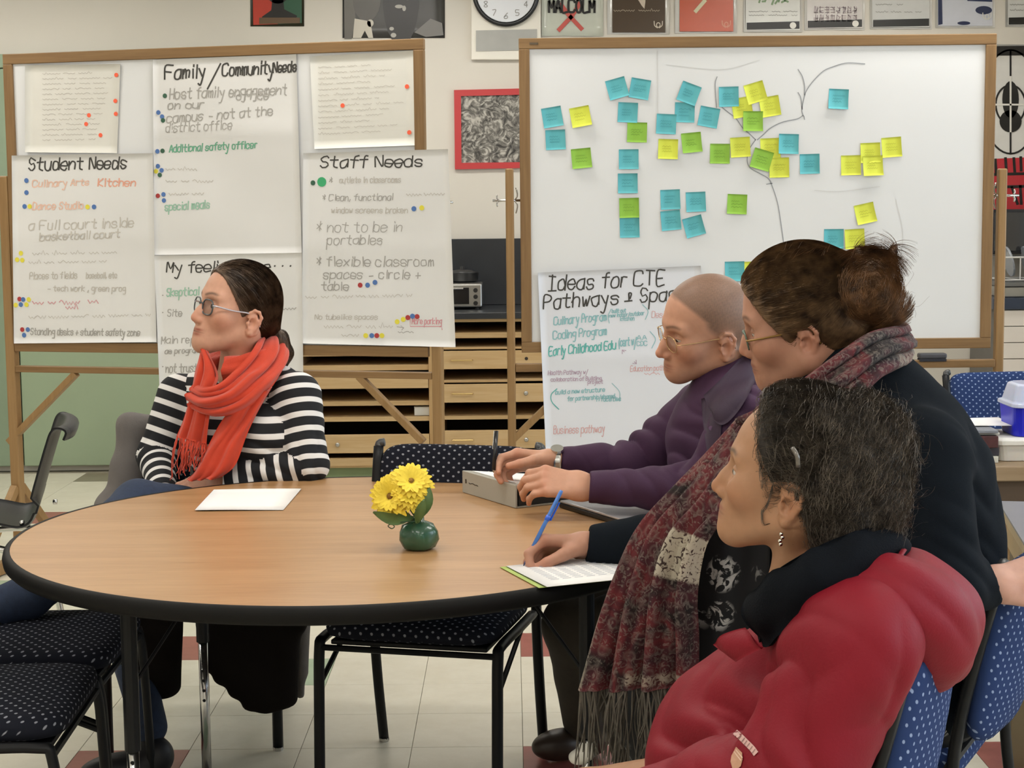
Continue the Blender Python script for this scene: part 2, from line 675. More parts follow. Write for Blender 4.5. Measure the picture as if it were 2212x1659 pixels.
def text_strokes(txt, x0, y0, cap, slope=0.0, slant=0.0, track=1.5, jit=0.18, wx=1.0, seed=1, fit=None):
    """polylines in pixel space; y0 = baseline pixel at x0, slope = rise of the baseline per pixel (positive climbs)"""
    rg = np.random.default_rng(seed + len(txt))
    out = []
    x = 0.0
    s = cap / 6.0
    if fit:
        wx = (fit - x0) / (text_units(txt, track) * s)
    for ch in txt:
        if ch == ' ':
            x += 3.0
            continue
        g = FONT.get(ch)
        if g is None:
            x += 3
            continue
        mx = 0
        for st in g.split('|'):
            pts = np.array([[int(p[0]), int(p[1]) - 3] for p in st.split(',')], float)
            mx = max(mx, pts[:, 0].max())
            pts = pts + rg.normal(0, jit, pts.shape)
            pts[:, 0] += x + slant * pts[:, 1]
            q = np.stack([x0 + pts[:, 0] * s * wx, y0 - pts[:, 1] * s - slope * pts[:, 0] * s * wx], 1)
            if len(q) > 2 and len(q) < 12:
                q = spline(q, len(q) * 3)
            out.append(q)
        x += mx + track + rg.normal(0, 0.15)
    return out


def squiggle(x0, x1, y, amp, slope=0.0, seed=1, step=3.2):
    """illegible far-off handwriting: short wavy words"""
    rg = np.random.default_rng(seed)
    out = []
    x = x0
    while x < x1 - 8:
        L = min(rg.uniform(16, 46), x1 - x)
        n = max(5, int(L / step))
        xs = np.linspace(x, x + L, n)
        yy = y - slope * (xs - x0) + amp * np.where(np.arange(n) % 2, 1, -1) * rg.uniform(.2, .7, n)
        if n > 6 and rg.random() < .7:
            yy[rg.integers(1, n - 1)] -= amp * 1.3
        out.append(np.stack([xs, yy], 1))
        x += L + rg.uniform(6, 11)
    return out


def ribbon_mesh(polys, w, place):
    """flat ink ribbons; place maps (n,2) pixels to world points"""
    V, F = [], []
    for q in polys:
        q = np.asarray(q, float)
        if len(q) < 2:
            q = np.vstack([q, q + [w, 0]])
        t = np.gradient(q, axis=0)
        t /= np.linalg.norm(t, axis=1)[:, None] + 1e-9
        nrm = np.stack([-t[:, 1], t[:, 0]], 1) * w / 2
        q = q.copy()
        q[0] -= t[0] * w * .4
        q[-1] += t[-1] * w * .4
        o = len(V)
        L, R = place(q + nrm), place(q - nrm)
        for a, b in zip(L, R):
            V += [a, b]
        F += [(o + 2 * i, o + 2 * i + 1, o + 2 * i + 3, o + 2 * i + 2) for i in range(len(q) - 1)]
    return np.array(V), F


class Face:
    """an upright plane in the place, addressed by sight line"""

    def __init__(s, p0, p1):
        s.o = np.array([p0[0], p0[1], 0.0])
        s.u = unit(np.array([p1[0] - p0[0], p1[1] - p0[1], 0.0]))
        s.n = np.array([s.u[1], -s.u[0], 0.0])      # towards the viewer

    def at(s, px, py, off=0.0):
        d = ray(px, py)
        o = s.o + s.n * off
        return CAM + d * (((o - CAM) @ s.n) / (d @ s.n))

    def many(s, q, off=0.0):
        return np.array([s.at(a, b, off) for a, b in q])

    def uv(s, px, py):
        p = s.at(px, py)
        return (p - s.o) @ s.u, p[2]

    def xyz(s, u, z, off=0.0):
        p = s.o + s.u * u + s.n * off
        return np.array([p[0], p[1], z])


def ink(name, polys, w, face, m, parent, off):
    V, F = ribbon_mesh(polys, w, lambda q: face.many(q, off) if np.isscalar(off) else np.array([face.at(a, b, off(a, b)) for a, b in q]))
    o = mesh_obj(name, V, F, m, parent)
    if len(polys) > 1:
        o['kind'] = 'stuff'
    return o

# ================================================================ sculpting: smooth solid shapes meshed by surface nets
def cap(a, b, ra, rb=None, k=.02, g=0, op='+'):
    return dict(t='c', a=np.asarray(a, float), b=np.asarray(b, float), ra=ra, rb=ra if rb is None else rb, k=k, g=g, op=op)


def sph(c, r, k=.02, g=0, op='+'):
    return cap(c, np.asarray(c, float) + 1e-5, r, r, k, g, op)


def ell(c, r, R=None, k=.02, g=0, op='+'):
    return dict(t='e', c=np.asarray(c, float), r=np.asarray(r, float), R=np.eye(3) if R is None else np.asarray(R, float), k=k, g=g, op=op)


def chain(pts, rr, k=.02, g=0):
    return [cap(pts[i], pts[i + 1], rr[i], rr[i + 1], k, g) for i in range(len(pts) - 1)]


def cutp(c, n, r=9.0, k=.0):
    """keep only what lies behind the plane, within r of c"""
    return dict(t='p', c=np.asarray(c, float), n=unit(n), r=r, op='x', k=k, g=0)


def prim_d(q, X):
    if q['t'] == 'c':
        ba = (q['b'] - q['a']).astype(np.float32)
        pa = X - q['a'].astype(np.float32)
        hh = np.clip(pa @ ba / (ba @ ba + 1e-12), 0, 1)
        v = pa - hh[:, None] * ba
        return np.sqrt((v * v).sum(1)) - (q['ra'] + (q['rb'] - q['ra']) * hh)
    if q['t'] == 'e':
        l = (X - q['c'].astype(np.float32)) @ q['R'].astype(np.float32)
        r = q['r'].astype(np.float32)
        k0 = np.sqrt(((l / r) ** 2).sum(1))
        k1 = np.sqrt(((l / (r * r)) ** 2).sum(1)) + 1e-9
        return k0 * (k0 - 1) / k1
    return None


def field(prims, X, disp=None):
    d = np.full(len(X), 1.0, dtype=np.float32)
    for q in prims:
        if q['op'] == 'x':
            e = X - q['c'].astype(np.float32)
            s = e @ q['n'].astype(np.float32)
            m = (e * e).sum(1) < q['r'] ** 2
            d = np.where(m, np.maximum(d, s), d)
            continue
        s = prim_d(q, X)
        k = max(q['k'], 1e-5)
        if q['op'] == '+':
            hh = np.maximum(k - np.abs(d - s), 0) / k
            d = np.minimum(d, s) - hh * hh * k * .25
        else:
            s = -s
            hh = np.maximum(k - np.abs(d - s), 0) / k
            d = np.maximum(d, s) + hh * hh * k * .25
    if disp is not None:
        d = d + disp(X)
    return d


def wob(X, freq, seed, n=5, warp=1.2):
    rg = np.random.default_rng(seed)
    o = np.zeros(len(X), dtype=np.float32)
    for i in range(n):
        k = rg.normal(size=3)
        k = (k / np.linalg.norm(k) * freq * rg.uniform(.6, 1.5)).astype(np.float32)
        k2 = (rg.normal(size=3) * freq * .35).astype(np.float32)
        o += np.sin(X @ k + rg.uniform(0, 6.3) + warp * np.sin(X @ k2 + rg.uniform(0, 6.3)))
    return o / n


def folds(X, lst):
    """local wrinkle trains: (centre, direction, wavelength, amplitude, radius)"""
    o = np.zeros(len(X), dtype=np.float32)
    for c, dr, wl, amp, rad in lst:
        e = X - np.asarray(c, dtype=np.float32)
        s = e @ unit(dr).astype(np.float32)
        w = np.exp(-(e * e).sum(1) / rad ** 2)
        o += amp * w * (1 - 2 * np.abs(np.sin(s * (math.pi / wl) + .9 * np.sin(e @ np.array([21., 33., 17.], dtype=np.float32)))))
    return o


def ridge(X, freq, seed, n=4):
    return 1 - 2.2 * np.abs(wob(X, freq, seed, n, 1.6))


def bounds(prims, pad_):
    lo, hi = np.full(3, 1e9), np.full(3, -1e9)
    for q in prims:
        if q['op'] != '+':
            continue
        if q['t'] == 'c':
            r = max(q['ra'], q['rb'])
            lo = np.minimum(lo, np.minimum(q['a'], q['b']) - r)
            hi = np.maximum(hi, np.maximum(q['a'], q['b']) + r)
        else:
            r = q['r'].max()
            lo = np.minimum(lo, q['c'] - r)
            hi = np.maximum(hi, q['c'] + r)
    return lo - pad_, hi + pad_


def sculpt(prims, h, disp=None, damp=.0, clip=None):
    lo, hi = bounds(prims, .012 + damp)
    if clip is not None:
        lo, hi = np.maximum(lo, clip[0]), np.minimum(hi, clip[1])
    B = 4
    nc = np.ceil((hi - lo) / (h * B)).astype(int) + 1
    n = nc * B + 1
    ax = [lo[i] + np.arange(nc[i]) * h * B + h * B / 2 for i in range(3)]
    C = np.stack(np.meshgrid(*ax, indexing='ij'), -1).reshape(-1, 3).astype(np.float32)
    dc = field(prims, C, disp)
    act = (np.abs(dc) < h * B * 1.35 + damp).reshape(nc)
    D = np.ones(n, dtype=np.float32)
    rep = np.repeat(np.repeat(np.repeat(dc.reshape(nc), B, 0), B, 1), B, 2)
    D[:-1, :-1, :-1] = np.where(rep < 0, -1, 1)
    D[-1], D[:, -1], D[:, :, -1] = 1, 1, 1
    mk = np.zeros(n, dtype=bool)
    ra = np.repeat(np.repeat(np.repeat(act, B, 0), B, 1), B, 2)
    for a in (0, 1):
        for b in (0, 1):
            for c in (0, 1):
                mk[a:n[0] - 1 + a, b:n[1] - 1 + b, c:n[2] - 1 + c] |= ra
    idx = np.argwhere(mk)
    X = (lo + idx * h).astype(np.float32)
    D[mk] = field(prims, X, disp)
    D[0], D[:, 0], D[:, :, 0] = 1, 1, 1
    D[-1], D[:, -1], D[:, :, -1] = 1, 1, 1
    S = D < 0
    cn = [S[a:n[0] - 1 + a, b:n[1] - 1 + b, c:n[2] - 1 + c] for a in (0, 1) for b in (0, 1) for c in (0, 1)]
    cnt = sum(x.astype(np.int8) for x in cn)
    ac = (cnt > 0) & (cnt < 8)
    cells = np.argwhere(ac)
    ids = np.full(ac.shape, -1, dtype=np.int64)
    ids[ac] = np.arange(len(cells))
    cor = [(a, b, c) for a in (0, 1) for b in (0, 1) for c in (0, 1)]
    dv = np.stack([D[cells[:, 0] + a, cells[:, 1] + b, cells[:, 2] + c] for a, b, c in cor], 1)
    acc = np.zeros((len(cells), 3))
    wsum = np.zeros(len(cells))
    for i in range(8):
        for j in range(i + 1, 8):
            if sum(abs(cor[i][q] - cor[j][q]) for q in range(3)) != 1:
                continue
            m = (dv[:, i] < 0) != (dv[:, j] < 0)
            t = dv[:, i] / (dv[:, i] - dv[:, j] + 1e-20)
            t = np.clip(t, 0, 1)
            pnt = np.array(cor[i]) + t[:, None] * (np.array(cor[j]) - np.array(cor[i]))
            acc[m] += pnt[m]
            wsum[m] += 1
    V = lo + (cells + acc / wsum[:, None]) * h
    F = []
    for axis in range(3):
        sl0 = [slice(None)] * 3
        sl1 = [slice(None)] * 3
        sl0[axis] = slice(0, -1)
        sl1[axis] = slice(1, None)
        a, b = S[tuple(sl0)], S[tuple(sl1)]
        e = np.argwhere(a != b)
        o1, o2 = [q for q in range(3) if q != axis]
        e = e[(e[:, o1] > 0) & (e[:, o2] > 0) & (e[:, o1] < ac.shape[o1]) & (e[:, o2] < ac.shape[o2])]
        ins = a[e[:, 0], e[:, 1], e[:, 2]]
        q = []
        for (u1, u2) in ((1, 1), (0, 1), (0, 0), (1, 0)):
            f = e.copy()
            f[:, o1] -= u1
            f[:, o2] -= u2
            q.append(ids[f[:, 0], f[:, 1], f[:, 2]])
        q = np.stack(q, 1)
        flip = ins if axis != 1 else ~ins
        q[~flip] = q[~flip][:, ::-1]
        F.append(q)
    F = np.concatenate(F)
    F = F[(F >= 0).all(1)]
    return V, F


def groups_of(prims, V):
    """index of the nearest additive shape's group for every vertex"""
    best = np.full(len(V), 1e9)
    g = np.zeros(len(V), dtype=int)
    X = V.astype(np.float32)
    for q in prims:
        if q['op'] != '+':
            continue
        s = prim_d(q, X)
        m = s < best
        best[m] = s[m]
        g[m] = q['g']
    return g


def join_vf(parts):
    Vs, Fs, Cs, o = [], [], [], 0
    for V, F, C in parts:
        Vs.append(V)
        Fs.append(F + o)
        Cs.append(C)
        o += len(V)
    return np.vstack(Vs), np.vstack(Fs), np.vstack(Cs)


# ---------------------------------------------------------------- heads
class Frame3:
    def __init__(s, O, R, sc=1.0):
        s.O, s.R, s.s = np.asarray(O, float), np.asarray(R, float), sc

    def w(s, v):
        return s.O + s.s * (np.atleast_2d(np.asarray(v, float)) @ s.R.T)

    def w1(s, v):
        return s.w(v)[0]

    def inv(s, p):
        return ((np.atleast_2d(p) - s.O) @ s.R) / s.s


EAR = np.array([-.012, .079, -.012])


def head_frame(px, py, d, psi, pitch, roll, sc):
    """near (left) ear centre at a pixel; psi: degrees the face turns from profile-left towards the viewer;
    pitch up positive; roll: top of the head leans towards the viewer"""
    a = math.radians(psi)
    f0 = np.array([-math.cos(a), -math.sin(a), 0])
    l0 = np.array([math.sin(a), -math.cos(a), 0])
    z = np.array([0, 0, 1.0])
    p = math.radians(pitch)
    f = f0 * math.cos(p) + z * math.sin(p)
    u = z * math.cos(p) - f0 * math.sin(p)
    r = math.radians(roll)
    l = l0 * math.cos(r) - u * math.sin(r)
    u2 = u * math.cos(r) + l0 * math.sin(r)
    R = np.stack([f, l, u2], 1)
    O = P(px, py, d) - sc * (R @ EAR)
    return Frame3(O, R, sc)


def head_prims(male=False, jaw=1.0, nose=1.0, neck=.052, lid=.0048, chin=0.0, fat=0.0, nosedrop=0.0):
    q = [ell((.0, 0, .05), (.098, .076, .084), k=.02),
         ell((-.022, 0, .012), (.077, .068, .072), k=.03),
         ell((.043, 0, -.012), (.056, .058 + fat * .5, .085), k=.03)]
    for s in (-1, 1):
        q.append(cap((.0, s * (.052 * jaw + fat), -.048), (.074, s * .016, -.086 - chin), .021 + fat, .020, k=.03))
        q.append(sph((.066, s * .041, -.012), .025 + fat * .6, k=.03))
        q.append(cap((.088, s * .012, .036), (.078, s * .045, .036), .011 if not male else .013, .009, k=.018))
    q.append(sph((.0885, 0, -.091 - chin), .0195 if not male else .022, k=.024))
    q.append(ell((.082, 0, -.057), (.0255, .031, .035), k=.022))
    # nose
    q.append(cap((.091, 0, .026), (.110 + .008 * nose, 0, -.022 - nosedrop), .0068, .0078, k=.012))
    q.append(ell((.1035, 0, -.017), (.014, .0125, .021), k=.012))
    q.append(sph((.1115 + .007 * nose, 0, -.027 - nosedrop), .0090, k=.008))
    for s in (-1, 1):
        q.append(sph((.1065 + .002 * nose, s * .0105, -.0315 - nosedrop * .6), .0074, k=.008))
    # sockets, lids
    for s in (-1, 1):
        q.append(ell((.103, s * .033, .013), (.020, .021, .015), k=.015, op='-'))
    for s in (-1, 1):
        q.append(sph((.0795, s * .032, .0115), .0142, k=.005))
        if lid > 0:
            q.append(ell((.0955, s * .0355, .0105), (.0135, .0145, lid), k=.0025, op='-'))
    # mouth
    for s in (-1, 1):
        q.append(cap((.1040, s * .004, -.0535), (.0905, s * .024, -.0588), .0048, .0030, k=.009))
        q.append(cap((.1020, s * .003, -.0660), (.0895, s * .022, -.0612), .0052, .0034, k=.009))
    for s in (-1, 1):
        q.append(cap((.1090, 0, -.0597), (.0925, s * .026, -.0604), .0010, .0010, k=.003, op='-'))
        q.append(sph((.1125, s * .0055, -.0395 - nosedrop), .0024, k=.003, op='-'))
    # ears
    for s in (-1, 1):
        a = rotaxis((0, 0, 1), s * math.radians(18)) @ rotaxis((0, 1, 0), math.radians(-10))
        q.append(ell((-.0115, s * .0775, -.011), (.0195, .0062, .031), a, k=.006))
        pts = [(.006, s * .0755, .000), (.004, s * .079, .012), (-.006, s * .083, .020), (-.018, s * .086, .017), (-.026, s * .087, .004), (-.024, s * .085, -.012), (-.014, s * .082, -.028), (-.004, s * .079, -.040), (.002, s * .076, -.034)]
        q += chain(pts, [.0034, .0036, .0038, .0038, .0038, .0036, .0042, .0068, .0040], k=.004)
        pts = [(-.012, s * .0835, .006), (-.017, s * .0845, -.006), (-.012, s * .083, -.022)]
        q += chain(pts, [.0030, .0034, .0030], k=.004)
        q.append(ell((-.003, s * .085, -.014), (.0085, .008, .012), k=.005, op='-'))
        q.append(sph((.005, s * .0775, -.016), .0048, k=.005))
    q.append(cap((-.022, 0, -.035), (-.045, 0, -.13), neck, neck, k=.03))
    q.append(cap((-.045, 0, -.13), (-.060, 0, -.19), neck, neck * 1.3, k=.02))
    for s in (-1, 1):
        q.append(cap((-.02, s * .055, -.04), (.005, s * .012, -.165), .012, .014, k=.03))
    return q


def gauss(L, c, r):
    return np.exp(-(((L - np.asarray(c)) / np.asarray(r)) ** 2).sum(1))


def head_colors(L, skin, lip, brow, extra=None, browz=.038):
    C = np.tile(np.array(skin), (len(L), 1))
    red = np.array(skin) * [1.04, .78, .72]

    def mix(w, c):
        nonlocal C
        w = np.clip(w, 0, 1)[:, None]
        C = C * (1 - w) + np.asarray(c) * w
    mix(.55 * gauss(L, (.125, 0, -.028), (.02, .02, .018)), red)
    for s in (-1, 1):
        mix(.5 * gauss(L, (.075, s * .05, -.022), (.03, .03, .022)), red)
        mix(.45 * gauss(L, (-.012, s * .086, -.012), (.022, .014, .034)), red)
        mix(1.4 * gauss(L, (.099, s * .012, -.0540), (.020, .013, .0040)), lip)
        mix(1.4 * gauss(L, (.097, s * .010, -.0660), (.020, .012, .0046)), lip)
        # brow
        for t in np.linspace(0, 1, 7):
            c = (.100 - .018 * t ** 2 - .004 * t, s * (.014 + .034 * t), browz + .006 * math.sin(math.pi * t * .8))
            mix(.75 * gauss(L, c, (.016, .0052, .0032)), brow)
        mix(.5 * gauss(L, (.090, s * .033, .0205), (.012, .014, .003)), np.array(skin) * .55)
    for t in np.linspace(-1, 1, 13):
        mix(.8 * gauss(L, (.1075 - .016 * t * t, .026 * t, -.0598 - .0006 * t * t), (.010, .0032, .0017)), np.array(lip) * .4)
    if extra:
        extra(L, mix)
    return C


M_SKIN = attr_mat('skin', rough=.5, bump=.12, bscale=700, sss=.12, var=.08, vscale=70, spec=.35)
M_EYEW = mat('eye_white', '#c3b9b0', .15, var=0)
M_IRIS = mat('eye_iris', '#2f2b27', .15, var=0)
M_LENS = None


def eyes(fr, body, gaze=(1, 0, 0)):
    for s in (-1, 1):
        c = np.array([.0795, s * .032, .0115])
        g = unit(gaze)
        V, F = [], []
        n, m = 14, 10
        b = MB()
        a = unit(np.cross(g, [0, 0, 1]))
        u = np.cross(a, g)
        prof = [(.0128 * math.sin(t), .0128 * math.cos(t)) for t in np.linspace(.02, math.pi - .02, m)]
        V = [fr.w1(c + g * z + a * r * math.cos(2 * math.pi * k / n) + u * r * math.sin(2 * math.pi * k / n)) for r, z in prof for k in range(n)]
        F = [(i * n + k, i * n + (k + 1) % n, (i + 1) * n + (k + 1) % n, (i + 1) * n + k) for i in range(m - 1) for k in range(n)]
        o = mesh_obj('eye', V, F, M_EYEW, body, smooth=True)
        prof = [(0.0002, .01315), (.0036, .0129), (.0068, .0110)]
        V = [fr.w1(c + g * z + a * r * math.cos(2 * math.pi * k / n) + u * r * math.sin(2 * math.pi * k / n)) for r, z in prof for k in range(n)]
        F = [(i * n + k, i * n + (k + 1) % n, (i + 1) * n + (k + 1) % n, (i + 1) * n + k) for i in range(2) for k in range(n)]
        mesh_obj('iris', V, F, M_IRIS, o, smooth=True)


# ---------------------------------------------------------------- hands
def hand_prims(curl, thumb, side=1, spread=.0, wrist=True):
    """local: x to the fingers, y to the thumb, z back of the hand.  curl: 4 x (mcp,pip,dip) degrees"""
    ys = [.029, .0095, -.0105, -.029]
    mx = [.090, .094, .089, .080]
    seg = [(.041, .025, .020), (.045, .029, .021), (.042, .027, .021), (.033, .021, .019)]
    rad = [(.0098, .0088, .0080, .0068), (.0100, .0090, .0081, .0069), (.0096, .0086, .0078, .0066), (.0086, .0077, .0070, .0060)]
    q = []
    for i in range(4):
        q.append(cap((.006, ys[i] * .62, 0), (mx[i], ys[i], .002), .0145, .0112, k=.014))
    tips = []
    for i in range(4):
        p = np.array([mx[i], ys[i], .002])
        a = 0.0
        yaw = math.radians(spread * (1.5 - i))
        prev = None
        for j in range(3):
            a += math.radians(curl[i][j])
            d = np.array([math.cos(a) * math.cos(yaw), math.sin(yaw) * math.cos(a), -math.sin(a)])
            e = p + d * seg[i][j]
            q.append(cap(p, e, rad[i][j], rad[i][j + 1], k=.0035 if j else .007))
            p = e
        tips.append((p, d))
    p = np.array([.018, .024, -.010])
    L = (.046, .034, .026)
    rt = (.0165, .0118, .0105, .0080)
    for j in range(3):
        d = unit(thumb[j])
        e = p + d * L[j]
        q.append(cap(p, e, rt[j], rt[j + 1], k=.014 if j == 0 else .004))
        p = e
    tips.append((p, d))
    if wrist:
        for s in (-1, 1):
            q.append(cap((-.05, s * .007, 0), (.012, s * .013, 0), .0185, .0185, k=.02))
    return q, tips


def make_hand(W, X, Z, curl, thumb, right=True, sc=1.0, h=.0021, skin=(.6, .4, .3), spread=0.0):
    X = unit(X)
    Z = unit(np.asarray(Z, float) - X * (np.asarray(Z, float) @ X))
    Y = np.cross(Z, X)
    if not right:
        Y = -Y
    q, tips = hand_prims(curl, thumb, spread=spread)
    V, F = sculpt(q, h)
    if not right:
        F = F[:, ::-1]
    R = np.stack([X, Y, Z], 1)
    fr = Frame3(W, R, sc)
    C = np.tile(np.array(skin), (len(V), 1))
    red = np.array(skin) * [1.04, .78, .72]
    nail = np.array(skin) * [1.12, .95, .95]
    for (p, d) in tips:
        w = np.clip(.6 * np.exp(-((V - p) ** 2).sum(1) / .013 ** 2), 0, 1)[:, None]
        C = C * (1 - w) + red * w
    w = np.clip(.35 * np.exp(-((V[:, 0] - .092) / .012) ** 2), 0, 1)[:, None]
    C = C * (1 - w) + red * w
    return fr.w(V), F, C, fr, tips


# ---------------------------------------------------------------- hair strands
def strand_tubes(curves, r, n=2):
    """curves (m,k,3) -> thin tubes"""
    c = np.asarray(curves, float)
    m, k = c.shape[:2]
    t = np.gradient(c, axis=1)
    t /= np.linalg.norm(t, axis=2)[..., None] + 1e-12
    ref = np.array([.31, .52, .79])
    u = np.cross(t, ref)
    u /= np.linalg.norm(u, axis=2)[..., None] + 1e-12
    w = np.cross(t, u)
    rr = r * np.linspace(1, .45, k)[None, :, None]
    V = np.stack([c + rr * (math.cos(2 * math.pi * a / n) * u + math.sin(2 * math.pi * a / n) * w) for a in range(n)], 2)
    base = (np.arange(m)[:, None, None] * k + np.arange(k - 1)[None, :, None]) * n
    if n == 2:
        F = np.concatenate([base, base + 1, base + 3, base + 2], -1).reshape(-1, 4)
        return V.reshape(-1, 3), F
    a = np.arange(n)[None, None, :]
    b = (np.arange(n)[None, None, :] + 1) % n
    F = np.stack([base + a, base + b, base + n + b, base + n + a], -1).reshape(-1, 4)
    return V.reshape(-1, 3), F


def flow_strands(prims, V, N_, target, count, steps, step, seed, lift=.001, wig=.25, gather=.0, mask=None):
    """strands that creep over the hair body towards a gathering point"""
    rg = np.random.default_rng(seed)
    idx = np.arange(len(V)) if mask is None else np.where(mask)[0]
    p = V[rg.choice(idx, count)].astype(float)
    out = [p.copy()]
    tw = rg.normal(size=(count, 3)) * wig
    off = rg.uniform(.2, 1.0, count)[:, None] * lift
    for s in range(steps):
        d = target - p
        dist = np.linalg.norm(d, axis=1)[:, None]
        d = d / (dist + 1e-9) + tw
        X = p.astype(np.float32)
        e = .002
        f0 = field(prims, X)
        g = np.stack([field(prims, X + np.eye(3, dtype=np.float32)[i] * e) - f0 for i in range(3)], 1) / e
        g /= np.linalg.norm(g, axis=1)[:, None] + 1e-9
        d = d - g * (d * g).sum(1)[:, None]
        d /= np.linalg.norm(d, axis=1)[:, None] + 1e-9
        p = p + d * step
        f1 = field(prims, p.astype(np.float32))
        p = p - g * (f1[:, None] - off)
        out.append(p.copy())
    return np.stack(out, 1)


def curl_strands(V, Nn, count, length, rad, turns, seed, down=.3, k=14, hug=7.0):
    rg = np.random.default_rng(seed)
    i = rg.choice(len(V), count)
    p, n = V[i], Nn[i]
    d = rg.normal(size=(count, 3)) + np.array([0, 0, -down])
    d -= n * (d * n).sum(1)[:, None] * .97
    d /= np.linalg.norm(d, axis=1)[:, None]
    u = np.cross(d, n)
    u /= np.linalg.norm(u, axis=1)[:, None] + 1e-9
    w = np.cross(d, u)
    t = np.linspace(0, 1, k)[None, :, None]
    L = (length * rg.uniform(.5, 1.3, count))[:, None, None]
    r = (rad * rg.uniform(.4, 1.3, count))[:, None, None] * (.4 + .6 * t)
    ph = rg.uniform(0, 6.3, count)[:, None, None] + t * 2 * math.pi * turns * rg.uniform(.6, 1.4, count)[:, None, None]
    bend = rg.normal(size=(count, 3))[:, None, :] * .12 - n[:, None, :] * L * hug
    return p[:, None, :] + d[:, None, :] * L * t + bend * L * t ** 2 + r * (np.cos(ph) * u[:, None, :] + np.sin(ph) * w[:, None, :]) + n[:, None, :] * rad * .4


def coil_strands(V, Nn, count, steps, step, seed, axis, noise=.25, lift=.002):
    """strands that wind round an axis over a bun"""
    rg = np.random.default_rng(seed)
    i = rg.choice(len(V), count)
    p, n = V[i].copy(), Nn[i]
    c = V.mean(0)
    sg = np.where(rg.random(count) < .5, -1, 1)[:, None]
    nz = rg.normal(size=(count, 3)) * noise
    out = [p + n * lift * rg.uniform(0, 1, (count, 1))]
    for s in range(steps):
        d = np.cross(n, axis) * sg + nz
        d -= n * (d * n).sum(1)[:, None]
        d /= np.linalg.norm(d, axis=1)[:, None] + 1e-9
        p = p + d * step - n * step * .12
        n = n + .12 * d * 0 + .25 * (p - c) / (np.linalg.norm(p - c, axis=1)[:, None] + 1e-9)
        n /= np.linalg.norm(n, axis=1)[:, None]
        out.append(p + n * lift)
    return np.stack(out, 1)


def vnormals(V, F):
    n = np.zeros_like(V)
    fn = np.cross(V[F[:, 2]] - V[F[:, 0]], V[F[:, 3]] - V[F[:, 1]])
    for i in range(4):
        np.add.at(n, F[:, i], fn)
    return n / (np.linalg.norm(n, axis=1)[:, None] + 1e-12)


def hair_mat(name, c1, c2, rough=.42):
    m, nt, b = nodes_of(name)
    n = N(nt, 'ShaderNodeTexNoise', i_Scale=45.0, i_Detail=4.0)
    nt.links.new(coords(nt), n.inputs['Vector'])
    r = ramp(nt, [(.32, srgb(c1)), (.68, srgb(c2))])
    nt.links.new(n.outputs['Fac'], r.inputs[0])
    nt.links.new(r.outputs[0], b.inputs['Base Color'])
    b.inputs['Roughness'].default_value = rough
    b.inputs['Specular IOR Level'].default_value = .45
    return m


def drape(rows, n_s, n_t, fold=(3.5, .012), seed=1, bulge=0.0, taper=None):
    """cloth between two edges. rows: list of ((x,y,d) left, (x,y,d) right) down the length"""
    L = spline(np.array([P(*r[0]) for r in rows]), n_s)
    Rr = spline(np.array([P(*r[1]) for r in rows]), n_s)
    rg = np.random.default_rng(seed)
    ph = rg.uniform(0, 6.3, 4)
    G = np.zeros((n_s, n_t, 3))
    for i in range(n_s):
        s = i / (n_s - 1)
        ax = Rr[i] - L[i]
        tang = L[min(n_s - 1, i + 1)] - L[max(0, i - 1)]
        nrm = np.cross(ax, tang)
        nrm = nrm / (np.linalg.norm(nrm) + 1e-9)
        if nrm[1] > 0:
            nrm = -nrm
        a = fold[1] * (1 if taper is None else taper(s))
        for j in range(n_t):
            t = j / (n_t - 1)
            w = math.sin(2 * math.pi * fold[0] * t + ph[0] + .8 * math.sin(3 * s + ph[1])) + .5 * math.sin(2 * math.pi * fold[0] * 1.9 * t + ph[2] + 2.5 * s)
            G[i, j] = L[i] + ax * t + nrm * (a * w + bulge * math.sin(math.pi * t))
    return G

# ================================================================ whiteboard easels
M_OAK = wood('easel_oak', '#94734a', '#735531', axis='x', rough=0.5)
M_OAKV = wood('easel_oak_upright', '#94734a', '#735531', axis='z', rough=0.5)
M_PINE = wood('easel_pine', '#a38155', '#86663c', axis='z', rough=0.5)
M_WB = mat('whiteboard_enamel', '#e6e7e8', 0.22, var=0.015, vscale=2.5, spec=0.5)
M_CHROME = mat('chrome', '#d5d5d5', 0.15, metal=1.0, var=0)

FL = Face(P(14, 430, 6.79), P(922, 430, 6.33))       # left board front surface
FR = Face(P(1120, 420, 6.44), P(2148, 420, 6.44))    # right board front surface


